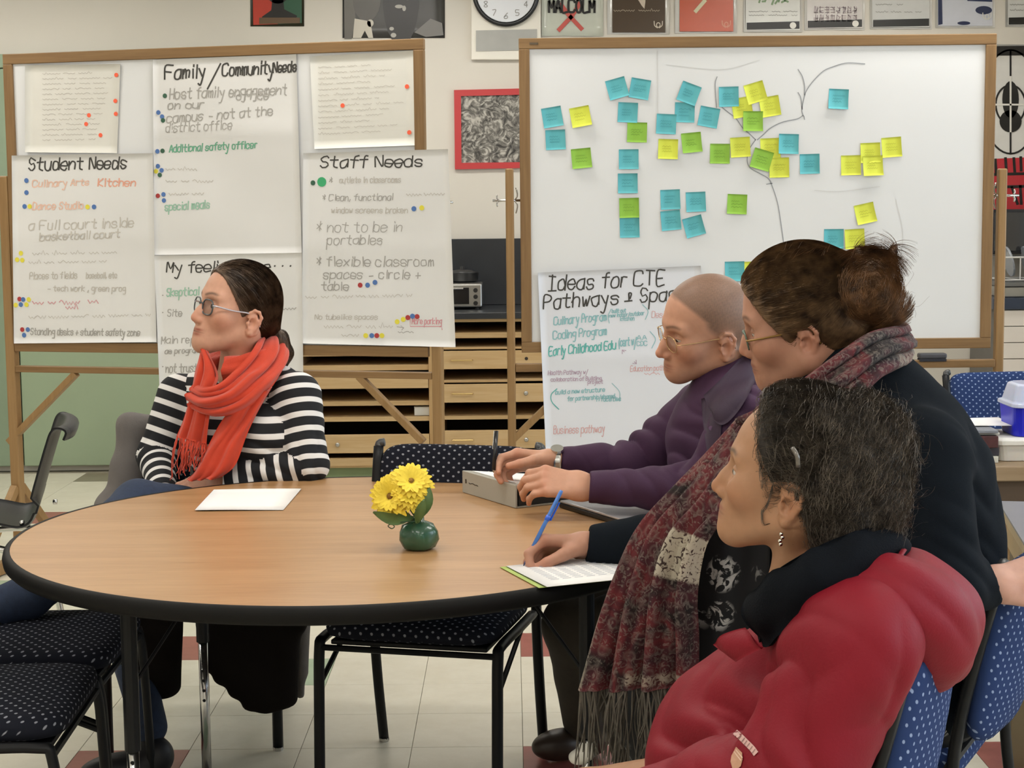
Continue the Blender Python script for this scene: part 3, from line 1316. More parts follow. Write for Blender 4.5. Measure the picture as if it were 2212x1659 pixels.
def easel(face, q, lp, rp, post_top, rail_y, braces, label, lmid):
    """q: frame corner pixels TL TR BR BL; lp, rp: post pixel spans at mid height"""
    tl, tr, br, bl = [face.uv(*c) for c in q]
    u0, u1 = (tl[0] + bl[0]) / 2, (tr[0] + br[0]) / 2
    z0, z1 = (bl[1] + br[1]) / 2, (tl[1] + tr[1]) / 2
    um = (u0 + u1) / 2
    base = face.xyz(um, 0)
    R = np.stack([face.u, face.n, np.array([0, 0, 1.0])], 1)
    root = thing('whiteboard_easel', base, label, 'whiteboard', rz=math.atan2(face.u[1], face.u[0]))

    def bx(a0, a1, o0, o1, c0, c1):
        m = MB()
        c = face.xyz((a0 + a1) / 2, (c0 + c1) / 2, (o0 + o1) / 2)
        m.box(c, (abs(a1 - a0), abs(o1 - o0), abs(c1 - c0)), R)
        return m

    fw = .041
    bx(u0 + fw * .6, u1 - fw * .6, -.012, 0, z0 + fw * .6, z1 - fw * .6).build('panel', M_WB, root)
    for a in ((u0, u1, z1 - fw, z1), (u0, u1, z0, z0 + fw)):
        bx(a[0], a[1], -.016, .010, a[2], a[3]).build('frame_rail', M_OAK, root, bev=.003)
    for a in ((u0, u0 + fw), (u1 - fw, u1)):
        bx(a[0], a[1], -.015, .0105, z0 + fw, z1 - fw).build('frame_stile', M_OAKV, root, bev=.003)
    posts = []
    for (x0, x1, ym) in (lp, rp):
        a, b = face.uv(x0, ym)[0], face.uv(x1, ym)[0]
        zt = face.uv((x0 + x1) / 2, post_top)[1]
        bx(a, b, -.030, .012, 0.055, zt).build('post', M_PINE, root, bev=.006)
        posts.append((a, b))
        c = (a + b) / 2
        for sgn in (-1, 1):
            br_ = MB()
            br_.bar(face.xyz(c, .34, -.009 + sgn * .02), face.xyz(c, .05, -.009 + sgn * .30), .03, .035)
            br_.build('foot_brace', M_PINE, root, bev=.003)
        ft = MB()
        ft.bar(face.xyz(c, .03, -.36), face.xyz(c, .03, .35), b - a, .05)
        ft.build('foot', M_PINE, root, bev=.004)
        # wing bolt
        s = -1 if c < um else 1
        wz = lmid
        rod = MB()
        inner = u0 if c < um else u1
        rod.tube([face.xyz(inner, wz, -.008), face.xyz((b if s > 0 else a) + s * .05, wz, -.008)], .005, 8)
        e = (b if s > 0 else a)
        for q_ in (-1, 1):
            rod.tube(spline([face.xyz(e + s * .030, wz + q_ * .004, -.008), face.xyz(e + s * .034, wz + q_ * .012, -.008), face.xyz(e + s * .032, wz + q_ * .024, -.008)], 6), .006, 6, flat=(1, .5))
            i = (a if s > 0 else b)
            rod.tube(spline([face.xyz(i - s * .006, wz + q_ * .004, -.008), face.xyz(i - s * .014, wz + q_ * .02, -.008), face.xyz(i - s * .008, wz + q_ * .05, -.008)], 6), .006, 6, flat=(1, .5))
        rod.build('wing_bolt', M_CHROME, root, smooth=True)
    rz0, rz1 = face.uv(um_px(q), rail_y[1])[1], face.uv(um_px(q), rail_y[0])[1]
    bx(posts[0][1], posts[1][0], -.026, .012, rz0, rz1).build('rail', M_OAK, root, bev=.003)
    for (xa, ya, xb, yb) in braces:
        pa, pb = face.at(xa, ya, -.006), face.at(xb, yb, -.006)
        MB().bar(pa, pb, .026, .034, up=face.n).build('brace', M_PINE, root, bev=.003)
    return root


def um_px(q):
    return (q[0][0] + q[1][0]) / 2


EZL = easel(FL, [(14, 117), (921, 83), (921, 772), (28, 758)], (0, 20, 430), (934, 955, 800), 380, (797, 811),
            [(165, 806, 20, 955), (775, 812, 915, 955)], 'wooden easel whiteboard covered in handwritten flip chart sheets', 1.495)
EZR = easel(FR, [(1120, 86), (2148, 70), (2143, 752), (1127, 761)], (1092, 1110, 430), (2156, 2174, 430), 364, (781, 798),
            [(1262, 800, 1108, 950), (1982, 798, 2160, 975)], 'wooden easel whiteboard dotted with sticky notes', 1.50)

M_MARK = mat('grey_marker', '#9a9da1', 0.7, var=0)
tree = [[(1693, 527), (1688, 490), (1680, 440), (1668, 402), (1660, 386), (1640, 374), (1620, 362), (1614, 345), (1619, 322), (1632, 302)],
        [(1632, 302), (1620, 290), (1604, 276), (1590, 256), (1571, 241), (1560, 232)],
        [(1636, 302), (1650, 290), (1664, 277), (1690, 264), (1722, 257), (1735, 250), (1738, 258)],
        [(1735, 250), (1732, 238), (1736, 215), (1742, 196), (1756, 176), (1778, 154), (1800, 144), (1830, 136), (1868, 138)],
        [(1738, 205), (1738, 185), (1733, 165), (1724, 150)], [(1733, 236), (1730, 212), (1724, 200)],
        [(1549, 166), (1545, 180), (1546, 210), (1548, 232)], [(1656, 398), (1668, 396)]]
ink('marker_drawing', [spline(np.array(t, float), len(t) * 4) for t in tree], 2.0, FR, M_MARK, EZR, .0012)
M_MARK2 = mat('faint_marker', '#d6d6d5', 0.7, var=0)
ink('marker_smudge', [spline(np.array(t, float), 24) for t in ([(1760, 411), (1800, 414), (1840, 411), (1900, 403)], [(1440, 140), (1560, 150), (1640, 130)],
    [(1935, 430), (1950, 500), (1945, 560)], [(1420, 110), (1421, 260)])], 1.6, FR, M_MARK2, EZR, .001)
M_TAG = mat('printed_tag', '#5a4c3a', 0.6)
tg = MB()
p = FR.at(1153, 94, .0108)
tg.box(p, (.032, .001, .008))
tg.build('maker_tag', M_TAG, EZR)

# ================================================================ sheets of paper on the boards
M_CHART = mat('chart_paper', '#e4e3e1', 0.75, var=0.015, vscale=6)
M_CHARTB = mat('chart_paper_cool', '#dfe1e8', 0.75, var=0.015, vscale=6)
M_CREAM = mat('cream_paper', '#e2e0d8', 0.75, var=0.02, vscale=8)
INK = {'k': mat('ink_black', '#45433f', .8, var=0), 'g': mat('ink_grey', '#aaa7a2', .8, var=0), 'f': mat('ink_faint', '#c6c1b9', .8, var=0),
       'gr': mat('ink_green', '#6fae90', .8, var=0), 'lg': mat('ink_pale_green', '#9cc4ae', .8, var=0), 'or': mat('ink_orange', '#e9ab94', .8, var=0),
       'lo': mat('ink_pale_orange', '#e9c3b0', .8, var=0), 'r': mat('ink_red', '#d79aa0', .8, var=0), 'p': mat('ink_mauve', '#b9a3b4', .8, var=0),
       't': mat('ink_teal', '#62b0aa', .8, var=0), 'lt': mat('ink_pale_teal', '#8fbdc2', .8, var=0), 'pk': mat('ink_pink', '#d8b0b0', .8, var=0)}
DOT = {'b': mat('dot_blue', '#5277b4', .5, var=0), 'y': mat('dot_yellow', '#e8dc4a', .5, var=0), 'd': mat('dot_dark_green', '#37604a', .5, var=0),
       'r': mat('dot_red', '#b23a3a', .5, var=0), 'o': mat('dot_orange', '#ff6a48', .5, var=0), 'e': mat('dot_emerald', '#3fae74', .6, var=0)}


def chart(name, label, face, c, base, m, seed, amp=.0055, folds=(), nx=22, ny=28, cat='flip chart'):
    rg = np.random.default_rng(seed)
    k = [(rg.uniform(-.02, .02), rg.uniform(-.025, .025), rg.uniform(0, 6.3)) for _ in range(6)]
    c = np.array(c, float)

    def off(x, y, extra=0.0):
        v = sum(math.sin(a * x + b * y + f) for a, b, f in k) / 6
        e = base + amp * (1 + v) + extra
        for fy, fa in folds:
            e += fa * math.exp(-abs(y - fy) / 14.0)
        return e

    G = np.zeros((ny, nx, 3))
    for j in range(ny):
        for i in range(nx):
            a, b = i / (nx - 1), j / (ny - 1)
            p = (1 - b) * ((1 - a) * c[0] + a * c[1]) + b * ((1 - a) * c[3] + a * c[2])
            G[j, i] = face.at(p[0], p[1], off(p[0], p[1]))
    o = sheet(name, G, -.0004, m)
    tag(o, label, cat)
    o['off'] = 0
    del o['off']
    return o, off


def write(o, off, face, lines):
    by = {}
    for L in lines:
        col, w, polys = L
        by.setdefault((col, w), []).extend(polys)
    for (col, w), polys in by.items():
        ink('handwriting', polys, w * .82, face, INK[col], o, lambda a, b: off(a, b, .0009))


def dots(o, off, face, lst, r=.0098):
    for col, x, y in lst:
        b = MB()
        p = face.at(x, y, off(x, y, .0012))
        rr = r * (1.9 if col == 'e' else 1)
        b.cyl(p, rr, .0007, 14, axis=face.n)
        b.build('dot_sticker', DOT[col], o)


T = text_strokes
S = squiggle
# small cream sheets
o, f = chart('note_sheet', 'cream sheet of pencilled notes with six orange dots above the Student Needs chart', FL, [(54, 141), (260, 138), (253, 331), (54, 329)], .004, M_CREAM, 3, .003, nx=12, ny=12, cat='paper')
write(o, f, FL, [('f', 1.4, sum([S(92, 205 + (i * 37) % 40, 160 + i * 11, 2.0, .02, 40 + i) for i in range(14)], []))])
dots(o, f, FL, [('o', 251, 162), ('o', 249, 218), ('o', 250, 246), ('o', 192, 249), ('o', 186, 268), ('o', 217, 292)], .0085)
o, f = chart('note_sheet', 'cream sheet of pencilled notes with three orange dots above the Staff Needs chart', FL, [(669, 122), (894, 109), (897, 314), (679, 322)], .004, M_CREAM, 4, .003, nx=12, ny=12, cat='paper')
write(o, f, FL, [('f', 1.4, sum([S(688, 800 + (i * 53) % 75, 146 + i * 12, 2.2, .05, 70 + i) for i in range(13)], []))])
dots(o, f, FL, [('o', 879, 187), ('o', 740, 228), ('o', 884, 286)], .0085)

# Student Needs
o, f = chart('flip_chart_sheet', 'flip chart sheet headed Student Needs with orange and grey writing', FL, [(25, 336), (330, 331), (338, 739), (30, 742)], .013, M_CHART, 5, folds=[(510, .004), (400, -.002)])
write(o, f, FL, [
    ('k', 4.0, T('Student Needs', 62, 368, 26, .02, .1, seed=1, fit=272)),
    ('lo', 3.2, T('Culinary Arts', 70, 404, 14, .03, .1, seed=2, fit=190)), ('or', 3.4, T('Kitchen', 212, 402, 16, .0, .1, seed=3, fit=292)),
    ('lo', 3.2, T('Dance Studio', 70, 453, 15, .02, .15, seed=4, fit=178)),
    ('f', 3.0, T('a Full court inside', 62, 497, 20, .03, .1, seed=5, fit=288)),
    ('f', 3.0, T('basketball court', 86, 520, 17, .04, .1, seed=6, fit=258)),
    ('f', 1.8, S(70, 265, 549, 4, .02, 7) + S(62, 230, 568, 4, .02, 8)),
    ('f', 2.4, T('Places to fields', 64, 603, 14, .02, .1, seed=9, fit=165) + T('baseball, etc', 186, 601, 12, .01, .1, seed=10, fit=252) + T('- tech work , green prog', 102, 629, 12, .0, .1, seed=11, fit=270)),
    ('r', 2.6, S(70, 180, 655, 6, .01, 12) + S(190, 212, 652, 6, .0, 13) + S(142, 168, 665, 5, .0, 14)),
    ('f', 1.8, S(62, 325, 686, 5, .02, 15)),
    ('g', 2.6, T('Standing desks + student safety zone', 66, 723, 14, -.01, .15, seed=16, fit=302))])
dots(o, f, FL, [('b', 57, 390), ('b', 57, 416), ('b', 53, 446), ('y', 64, 446), ('y', 189, 447), ('b', 203, 447), ('y', 45, 547), ('y', 37, 561), ('y', 48, 562),
                ('r', 42, 646), ('b', 50, 647), ('y', 62, 647), ('y', 34, 659), ('b', 45, 658), ('y', 57, 658), ('r', 48, 712), ('b', 60, 712), ('b', 52, 724)])
# Family / Community Needs
o, f = chart('flip_chart_sheet', 'flip chart sheet headed Family Community Needs with green writing', FL, [(330, 129), (640, 117), (652, 546), (333, 551)], .003, M_CHART, 6, folds=[(284, .006)])
write(o, f, FL, [
    ('k', 4.4, T('Family', 356, 170, 28, .03, .08, seed=1, fit=442) + T('/', 450, 172, 34, .03, .2, seed=2, fit=470) + T('Community', 480, 164, 26, .05, .1, seed=3, fit=590) + T('Needs', 590, 157, 22, .06, .1, seed=4, fit=640)),
    ('g', 3.0, T('Host family engagement', 366, 214, 22, .04, .1, seed=5, fit=618) + T('on our', 362, 236, 17, .03, .1, seed=6, fit=440) + T('office', 510, 216, 17, .03, .1, seed=7, fit=578)),
    ('g', 2.8, T('campus - not at the', 360, 265, 20, .07, .1, seed=8, fit=590) + T('district office', 358, 286, 19, .05, .1, seed=9, fit=502)),
    ('gr', 3.0, T('Additional safety officer', 366, 329, 15, .05, .1, seed=10, fit=555)),
    ('f', 2.0, S(358, 425, 366, 4, .0, 11) + S(358, 460, 392, 4, .0, 12) + S(365, 440, 420, 4, .02, 13)),
    ('lg', 3.0, T('special meals', 356, 455, 17, .06, .1, seed=14, fit=452))])
dots(o, f, FL, [('b', 342, 243), ('b', 350, 252), ('d', 352, 260), ('b', 340, 327), ('d', 351, 326), ('b', 341, 359), ('b', 349, 368), ('y', 337, 370), ('d', 345, 378),
                ('r', 341, 423), ('b', 353, 420), ('b', 354, 433), ('d', 356, 207)], .0092)
# My feelings are
o, f = chart('flip_chart_sheet', 'flip chart sheet headed My feelings are, behind the woman in stripes', FL, [(333, 552), (652, 546), (657, 970), (350, 975)], .013, M_CHART, 8, folds=[(758, .006)], ny=34)
write(o, f, FL, [
    ('k', 3.6, T('My feelings are', 360, 588, 22, .01, .08, track=1.2, seed=1, fit=582) + [np.array([[593 + 17 * i, 575], [594 + 17 * i, 574]]) for i in range(3)]),
    ('lg', 3.0, T('Skeptical', 360, 640, 17, .04, .1, seed=2, fit=428)), ('g', 2.2, T('Site', 362, 683, 15, .0, .1, seed=3, fit=392) + S(595, 648, 667, 4, .0, 4)),
    ('g', 2.2, T('Main rep', 348, 742, 15, .02, .1, seed=5, fit=420) + T('as program', 356, 764, 11, .03, .1, seed=6, fit=430)),
    ('g', 2.6, T('not trust', 358, 805, 18, .02, .1, seed=7, fit=425) + T('to ask', 360, 828, 15, .05, .1, seed=8, fit=410)),
    ('g', 3.0, [np.array([[351, y], [352, y]]) for y in (638, 675, 735, 792)])])
# Staff Needs
o, f = chart('flip_chart_sheet', 'flip chart sheet headed Staff Needs hanging past the frame edge', FL, [(655, 331), (968, 322), (984, 750), (652, 742)], .013, M_CHART, 9, folds=[(535, .004)])
write(o, f, FL, [
    ('k', 3.8, T('Staff Needs', 692, 362, 24, .01, .12, seed=1, fit=912)),
    ('g', 2.0, T('*', 712, 396, 12, seed=2) + T('* Clean, functional', 697, 434, 14, .01, .1, seed=3, fit=848) + T('* not to be in', 684, 502, 22, .01, .1, seed=4, fit=868)),
    ('f', 2.2, T('outlets in classrooms', 733, 395, 12, .01, .1, seed=5, fit=866) + S(878, 960, 421, 5, .02, 6) + T('window screens broken', 716, 460, 12, .0, .1, seed=7, fit=880)),
    ('g', 2.6, T('portables', 706, 528, 20, .0, .1, seed=8, fit=825) + T('* flexible classroom', 684, 575, 20, .0, .08, seed=9, fit=938) + T('spaces - circle +', 698, 602, 19, .0, .1, seed=10, fit=906) + T('table', 694, 627, 18, .0, .1, seed=11, fit=752)),
    ('f', 1.8, S(660, 890, 643, 5, .02, 12) + T('No tubelike spaces', 680, 690, 11, .0, .1, seed=13, fit=815) + S(700, 848, 706, 5, .0, 14) + S(738, 775, 725, 4, 0, 15)),
    ('g', 1.8, [np.array([[858, 706], [872, 708], [866, 704]]), np.array([[872, 708], [868, 713]])] + S(860, 896, 718, 3, 0, 16)),
    ('r', 2.2, T('More parking', 890, 700, 13, .0, .1, seed=17, fit=954) + [np.array([[886, 688], [886, 705], [954, 705], [955, 712]])])])
dots(o, f, FL, [('d', 676, 395), ('e', 695, 393), ('b', 894, 451), ('y', 911, 449), ('r', 778, 616), ('b', 794, 616), ('b', 810, 610), ('y', 858, 695), ('y', 871, 690),
                ('r', 881, 686), ('b', 891, 683), ('r', 901, 684), ('y', 790, 725), ('b', 803, 725), ('r', 814, 725), ('y', 825, 725)])
# Ideas for CTE
o, f = chart('flip_chart_sheet', 'flip chart sheet headed Ideas for CTE Pathways on the sticky-note whiteboard', FR, [(1162, 589), (1514, 574), (1530, 985), (1179, 975)], .013, M_CHARTB, 10, folds=[(770, .005)], ny=32)
write(o, f, FR, [
    ('k', 4.0, T('Ideas for CTE', 1184, 628, 32, .05, .1, seed=1, fit=1434) + T('Pathways & Spaces', 1174, 668, 30, .07, .08, seed=2, fit=1500)),
    ('lt', 3.0, T('Culinary Program', 1196, 702, 17, .09, .1, seed=3, fit=1310) + T('Coding Program', 1194, 733, 17, .09, .1, seed=4, fit=1310) + T('(cert w/', 1336, 748, 17, .08, .1, seed=6, fit=1374)),
    ('t', 3.2, T('Early Childhood Edu', 1186, 768, 18, .1, .1, seed=5, fit=1330)),
    ('lt', 2.0, T('built out', 1322, 676, 8, .05, .1, seed=7, fit=1352) + T('new indoor/outdoor', 1316, 686, 8, .08, .1, seed=8, fit=1392) + T('kitchen', 1340, 693, 8, .05, .1, seed=9, fit=1370) +
     [spline(np.array([(1320, 668), (1314, 682), (1316, 698)], float), 8), spline(np.array([(1388, 658), (1400, 672), (1394, 690)], float), 8), spline(np.array([(1404, 716), (1416, 732), (1408, 752)], float), 8)] +
     T('AA', 1376, 734, 9, .05, seed=10, fit=1396) + T('CDC', 1376, 747, 9, .05, seed=11, fit=1398)),
    ('p', 1.8, T('Health Pathway w/', 1184, 810, 9, .03, .1, seed=12, fit=1270) + T('collaboration of Building', 1190, 824, 8, .03, .1, seed=13, fit=1300) + T('project', 1270, 829, 8, .03, .1, seed=14, fit=1302)),
    ('p', 2.0, [np.array([(1344, 756), (1374, 785)]), np.array([(1344, 764), (1344, 756), (1352, 757)]), np.array([(1367, 785), (1375, 786), (1374, 778)])]),
    ('pk', 1.8, T('Education pathway', 1362, 802, 11, .03, .1, seed=15, fit=1450) + S(1392, 1455, 808, 4, .0, 16) + T('Design', 1408, 686, 14, .0, .1, seed=17, fit=1452)),
    ('lt', 2.2, T('build a new structure', 1200, 852, 9, .06, .1, seed=18, fit=1306) + T('for partnership/shared', 1226, 866, 9, .06, .1, seed=19, fit=1328) + T('facilities', 1298, 867, 9, .03, .1, seed=20, fit=1340)),
    ('t', 2.6, [spline(np.array([(1203, 840), (1191, 852), (1192, 868), (1207, 884)], float), 12)]), ('lt', 1.8, [spline(np.array([(1322, 828), (1338, 846), (1338, 866)], float), 12)]),
    ('pk', 2.2, T('Business pathway', 1196, 937, 16, .03, .12, seed=21, fit=1306))])

# ================================================================ sticky notes
NOTE = {'t': mat('note_turquoise', '#5fb5bd', .8, var=.02), 'y': mat('note_yellow', '#d9e04e', .8, var=.02), 'g': mat('note_green', '#8fbf45', .8, var=.02)}
NCOL = {'t': 'turquoise', 'y': 'yellow', 'g': 'green'}
M_NINK = {'t': mat('note_pencil_blue', '#4a9aa3', .8, var=0), 'y': mat('note_pencil_olive', '#bcc044', .8, var=0), 'g': mat('note_pencil_green', '#769f3c', .8, var=0)}
NOTES = [  # colour, centre pixel, turn in degrees (counter-clockwise), lift, label tail
    ('t', 1193, 253, 9, 0, 'tilted sticky note above a slightly paler one, beside a lone yellow note'), ('y', 1254, 252, 10, 0, 'lone tilted sticky note above a green one with dark ink'),
    ('t', 1200, 302, 2, 1, 'sticky note directly below a tilted turquoise one near the frame'), ('g', 1256, 342, 5, 0, 'lone sticky note with a dark inked word, below a yellow one'),
    ('t', 1333, 191, 15, 0, 'strongly tilted sticky note touching corners with its pair'), ('t', 1382, 192, -10, 1, 'sticky note with two inked words, leaning against its tilted pair'),
    ('t', 1356, 243, -3, 0, 'sticky note under the leaning pair and above a creased green note'), ('g', 1376, 286, -2, 1, 'creased sticky note with a curled corner under a turquoise one'),
    ('t', 1358, 344, 0, 0, 'sticky note at the head of the straight column of four'), ('t', 1356, 396, 0, 0, 'sticky note second in the straight column of four'),
    ('g', 1359, 449, 1, 1, 'sticky note with scribbles in the straight column of turquoise notes'), ('t', 1360, 492, 1, 0, 'sticky note at the foot of the straight column of four'),
    ('t', 1488, 202, -21, 1, 'most steeply tilted sticky note, overlapping another turquoise note below'), ('t', 1479, 243, -2, 0, 'sticky note tucked under the steeply tilted one'),
    ('t', 1439, 268, -3, 1, 'sticky note at the lower end of a stepped trio of turquoise notes'), ('t', 1531, 253, -11, 0, 'tilted sticky note whose corner meets the drawn line'),
    ('t', 1574, 209, 1, 1, 'sticky note overlapping the ring of three yellow notes'), ('y', 1443, 322, -2, 0, 'sticky note with curled base beside a plain green one'),
    ('g', 1494, 308, 5, 0, 'plain sticky note between a yellow note and stepped turquoise notes'), ('g', 1555, 332, -1, 0, 'sticky note overlapped by a yellow one left of the drawn trunk'),
    ('y', 1599, 318, 3, 1, 'sticky note overlapping a green one left of the drawn trunk'), ('y', 1632, 200, 16, 0, 'topmost tilted sticky note of the ring of three'),
    ('y', 1603, 232, 9, 0, 'sticky note of the ring of three, partly under a turquoise one'), ('y', 1663, 230, 9, 1, 'sticky note on the outer end of the ring of three'),
    ('g', 1626, 262, -1, 2, 'sticky note closing the ring of three yellow notes'), ('y', 1664, 320, 2, 0, 'sticky note mostly covered by a tilted green one on the trunk'),
    ('g', 1645, 345, -17, 2, 'strongly tilted sticky note stuck over the drawn trunk'), ('y', 1683, 362, 1, 1, 'sticky note below the tilted green note on the trunk'),
    ('t', 1448, 431, 2, 0, 'sticky note with faint writing above another in the block of four'), ('t', 1503, 436, 2, 0, 'sticky note with inked lines in the block of four'),
    ('t', 1449, 476, 5, 1, 'slightly tilted sticky note in the lower row of the block of four'), ('t', 1499, 489, 15, 0, 'strongly tilted sticky note in the block of four'),
    ('g', 1592, 441, -3, 0, 'lone sticky note with a dark top line, left of the trunk foot'), ('t', 1587, 586, 1, 0, 'sticky note beside a yellow one above the bald man'),
    ('y', 1625, 586, 2, 0, 'sticky note half hidden by the hair of the woman in the shawl'), ('t', 1811, 214, -3, 0, 'lone sticky note away from all others beyond the drawn branch'),
    ('t', 1703, 311, -2, 2, 'sticky note overlapping a yellow one right of the trunk'), ('t', 1749, 354, 1, 0, 'sticky note standing alone below another turquoise one, right of the trunk'),
    ('y', 1838, 357, 1, 0, 'sticky note lowest of the stepped stair of four yellow notes'), ('y', 1880, 330, 2, 1, 'sticky note half covered in the stepped stair of yellow notes'),
    ('y', 1885, 358, 2, 2, 'blank sticky note covering another in the stepped stair of yellow notes'), ('y', 1926, 318, 4, 0, 'sticky note at the top step of the stair of yellow notes'),
    ('y', 1869, 461, 12, 0, 'tilted sticky note with a lifted edge, on its own below the stair'), ('t', 1801, 516, 0, 0, 'sticky note touching a yellow one behind the hair bun'),
    ('y', 1846, 516, 3, 1, 'sticky note touching a turquoise one behind the hair bun')]
for idx, (c, x, y, a, lift, tail) in enumerate(NOTES):
    rg = np.random.default_rng(idx + 3)
    ctr = FR.at(x, y)
    h = .038
    ca, sa = math.cos(math.radians(a)), math.sin(math.radians(a))
    curl = rg.uniform(.006, .014) if (lift == 0 and not any(n[4] > 0 and abs(n[1] - x) < 48 and abs(n[2] - y) < 48 for n in NOTES)) or lift == 2 else .003
    G = np.zeros((9, 4, 3))
    for j in range(9):
        for i in range(4):
            u, v = (i / 3 * 2 - 1) * h, (1 - j / 8 * 2) * h
            t = j / 8
            off = .0013 + .0026 * lift + curl * max(0, t - .25) ** 2 / .56 + .002 * (i / 3 - .5) * t * rg.uniform(.9, 1.1)
            p = ctr + FR.u * (u * ca - v * sa) + FR.n * off
            p[2] = ctr[2] + u * sa + v * ca
            G[j, i] = p
    o = sheet('sticky_note', G, -.0003, NOTE[c])
    tag(o, NCOL[c] + ' ' + tail, 'sticky note', 'sticky notes on the whiteboard')
    V, F = [], []
    for r in range(3):
        vv = .3 - .28 * r + rg.uniform(-.05, .05)
        n = rg.integers(7, 14)
        xs = np.linspace(-.6, rg.uniform(.2, .65), n)
        t = (1 - vv) / 2
        for i in range(n - 1):
            w = .0008
            o0 = len(V)
            for q, s in ((xs[i], 1), (xs[i], -1), (xs[i + 1], -1), (xs[i + 1], 1)):
                vz = vv * h + s * w + (.0022 if (i + (q == xs[i + 1])) % 2 else -.0022)
                off = .0013 + .0026 * lift + curl * max(0, t - .25) ** 2 / .56 + .0014
                p = ctr + FR.u * (q * h * ca - vz * sa) + FR.n * off
                p[2] = ctr[2] + q * h * sa + vz * ca
                V.append(p)
            F.append((o0, o0 + 1, o0 + 2, o0 + 3))
    mesh_obj('scribble', V, F, M_NINK[c], o)

# eraser and marker holder on the rail
er = thing('whiteboard_eraser', FR.at(2013, 781, 0), 'dark felt whiteboard eraser lying on the easel rail', 'eraser')
c = FR.at(2013, 780, -.004)
c[2] = FR.uv(2013, 781)[1] + .019
MB().box(c + [0, 0, .004], (.108, .045, .020)).build('handle', mat('eraser_plastic', '#4a4a50', .5), er, bev=.006)
MB().box(c + [0, 0, -.012], (.104, .043, .012)).build('felt_pad', mat('eraser_felt', '#33333a', .95, bump=.5, bscale=300), er, bev=.002)

# ================================================================ things on the back wall
FW = Face((-4, YB - .001), (4, YB - .001))
M_SLEEVE = mat('laminate', '#dcdad4', 0.12, var=.01, spec=.6)
PM = lambda n, c, r=.35: mat('print_' + n, c, r, var=.03, vscale=20)


def wall_sheet(name, label, x0, x1, y0, y1, m, cat='poster', margin=None, lift=.004):
    """poster hung on the wall; pixel box on the wall plane"""
    root = thing(name, FW.at((x0 + x1) / 2, y1), label, cat)
    nx, ny = 8, 10
    rg = np.random.default_rng(int(x0))
    G = np.zeros((ny, nx, 3))
    ph = rg.uniform(0, 6, 2)
    for j in range(ny):
        for i in range(nx):
            px = x0 + (x1 - x0) * i / (nx - 1)
            py = y0 + (y1 - y0) * j / (ny - 1)
            G[j, i] = FW.at(px, py, lift + .0015 * math.sin(px * .07 + ph[0]) + .0015 * math.sin(py * .06 + ph[1]))
    sheet('backing', G, -.0006, M_SLEEVE if margin else m, root)
    if margin:
        ml, mr, mb = margin
        poly_print('print', root, [[(x0 + ml, y0 + 6), (x1 - mr, y0 + 6), (x1 - mr, y1 - mb), (x0 + ml, y1 - mb)]], m, lift + .004)
    return root


def poly_print(name, root, polys, m, off):
    V, F = [], []
    for p in polys:
        o = len(V)
        for (x, y) in p:
            V.append(FW.at(x, y, off))
        F.append(tuple(range(o, o + len(p)))[::-1])
    return mesh_obj(name, V, F, m, root)


def ellipse(cx, cy, a, b, n=24, t0=0, t1=360):
    t = np.radians(np.linspace(t0, t1, n, endpoint=(t1 - t0) < 360))
    return [(cx + a * math.cos(q), cy + b * math.sin(q)) for q in t]


K1, K2, K3 = .0062, .0072, .0082
M_PK, M_PW, M_PG = PM('black', '#1d1c1b'), PM('white', '#d9d7d0'), PM('grey', '#8b8a86')
# red and green poster with a dark bust
r = wall_sheet('wall_poster', 'small poster split red and green behind a dark bust', 541, 657, -100, 57, PM('dark_edge', '#3b3a2c'))
poly_print('print', r, [[(545, -95), (600, -95), (600, 52), (547, 54)]], PM('red', '#b33a2b'), K1)
poly_print('print', r, [[(600, -95), (652, -95), (652, 50), (600, 52)]], PM('green', '#2c5540'), K1)
poly_print('print', r, [ellipse(600, -30, 30, 38), [(588, 0), (612, 0), (614, 20), (642, 34), (640, 40), (566, 40), (566, 36), (586, 22)]], M_PK, K2)
poly_print('print', r, [[(560, 38), (648, 38), (648, 50), (560, 52)]], PM('olive', '#5f4a35'), K3)
# black and white photo poster
r = wall_sheet('wall_poster', 'large black and white photo poster of standing figures', 740, 961, -120, 82, PM('charcoal', '#3c3b39'))
poly_print('print', r, [[(742, -110), (762, -110), (768, 40), (760, 84), (744, 84)]], PM('mid', '#605d57'), K1)
poly_print('print', r, [ellipse(792, 0, 30, 46)], PM('jacket', '#56534f'), K2)
poly_print('print', r, [[(766, 40), (800, 46), (806, 82), (796, 82), (788, 66), (780, 82), (762, 82)], ellipse(800, 50, 7, 8)], PM('trousers', '#bdb7aa'), K3)
poly_print('print', r, [ellipse(866, -10, 40, 110)], PM('suit', '#2b2a2a'), K2)
poly_print('print', r, [ellipse(862, 14, 9, 4), ellipse(873, 18, 4, 6), ellipse(846, 62, 5, 4), ellipse(850, 76, 6, 5), ellipse(880, -8, 12, 8)], PM('pale', '#a7a49d'), K3)
poly_print('print', r, [[(895, 70), (930, 40), (955, 50), (958, 76), (920, 80)]], PM('crowd', '#6e6c68'), K3)
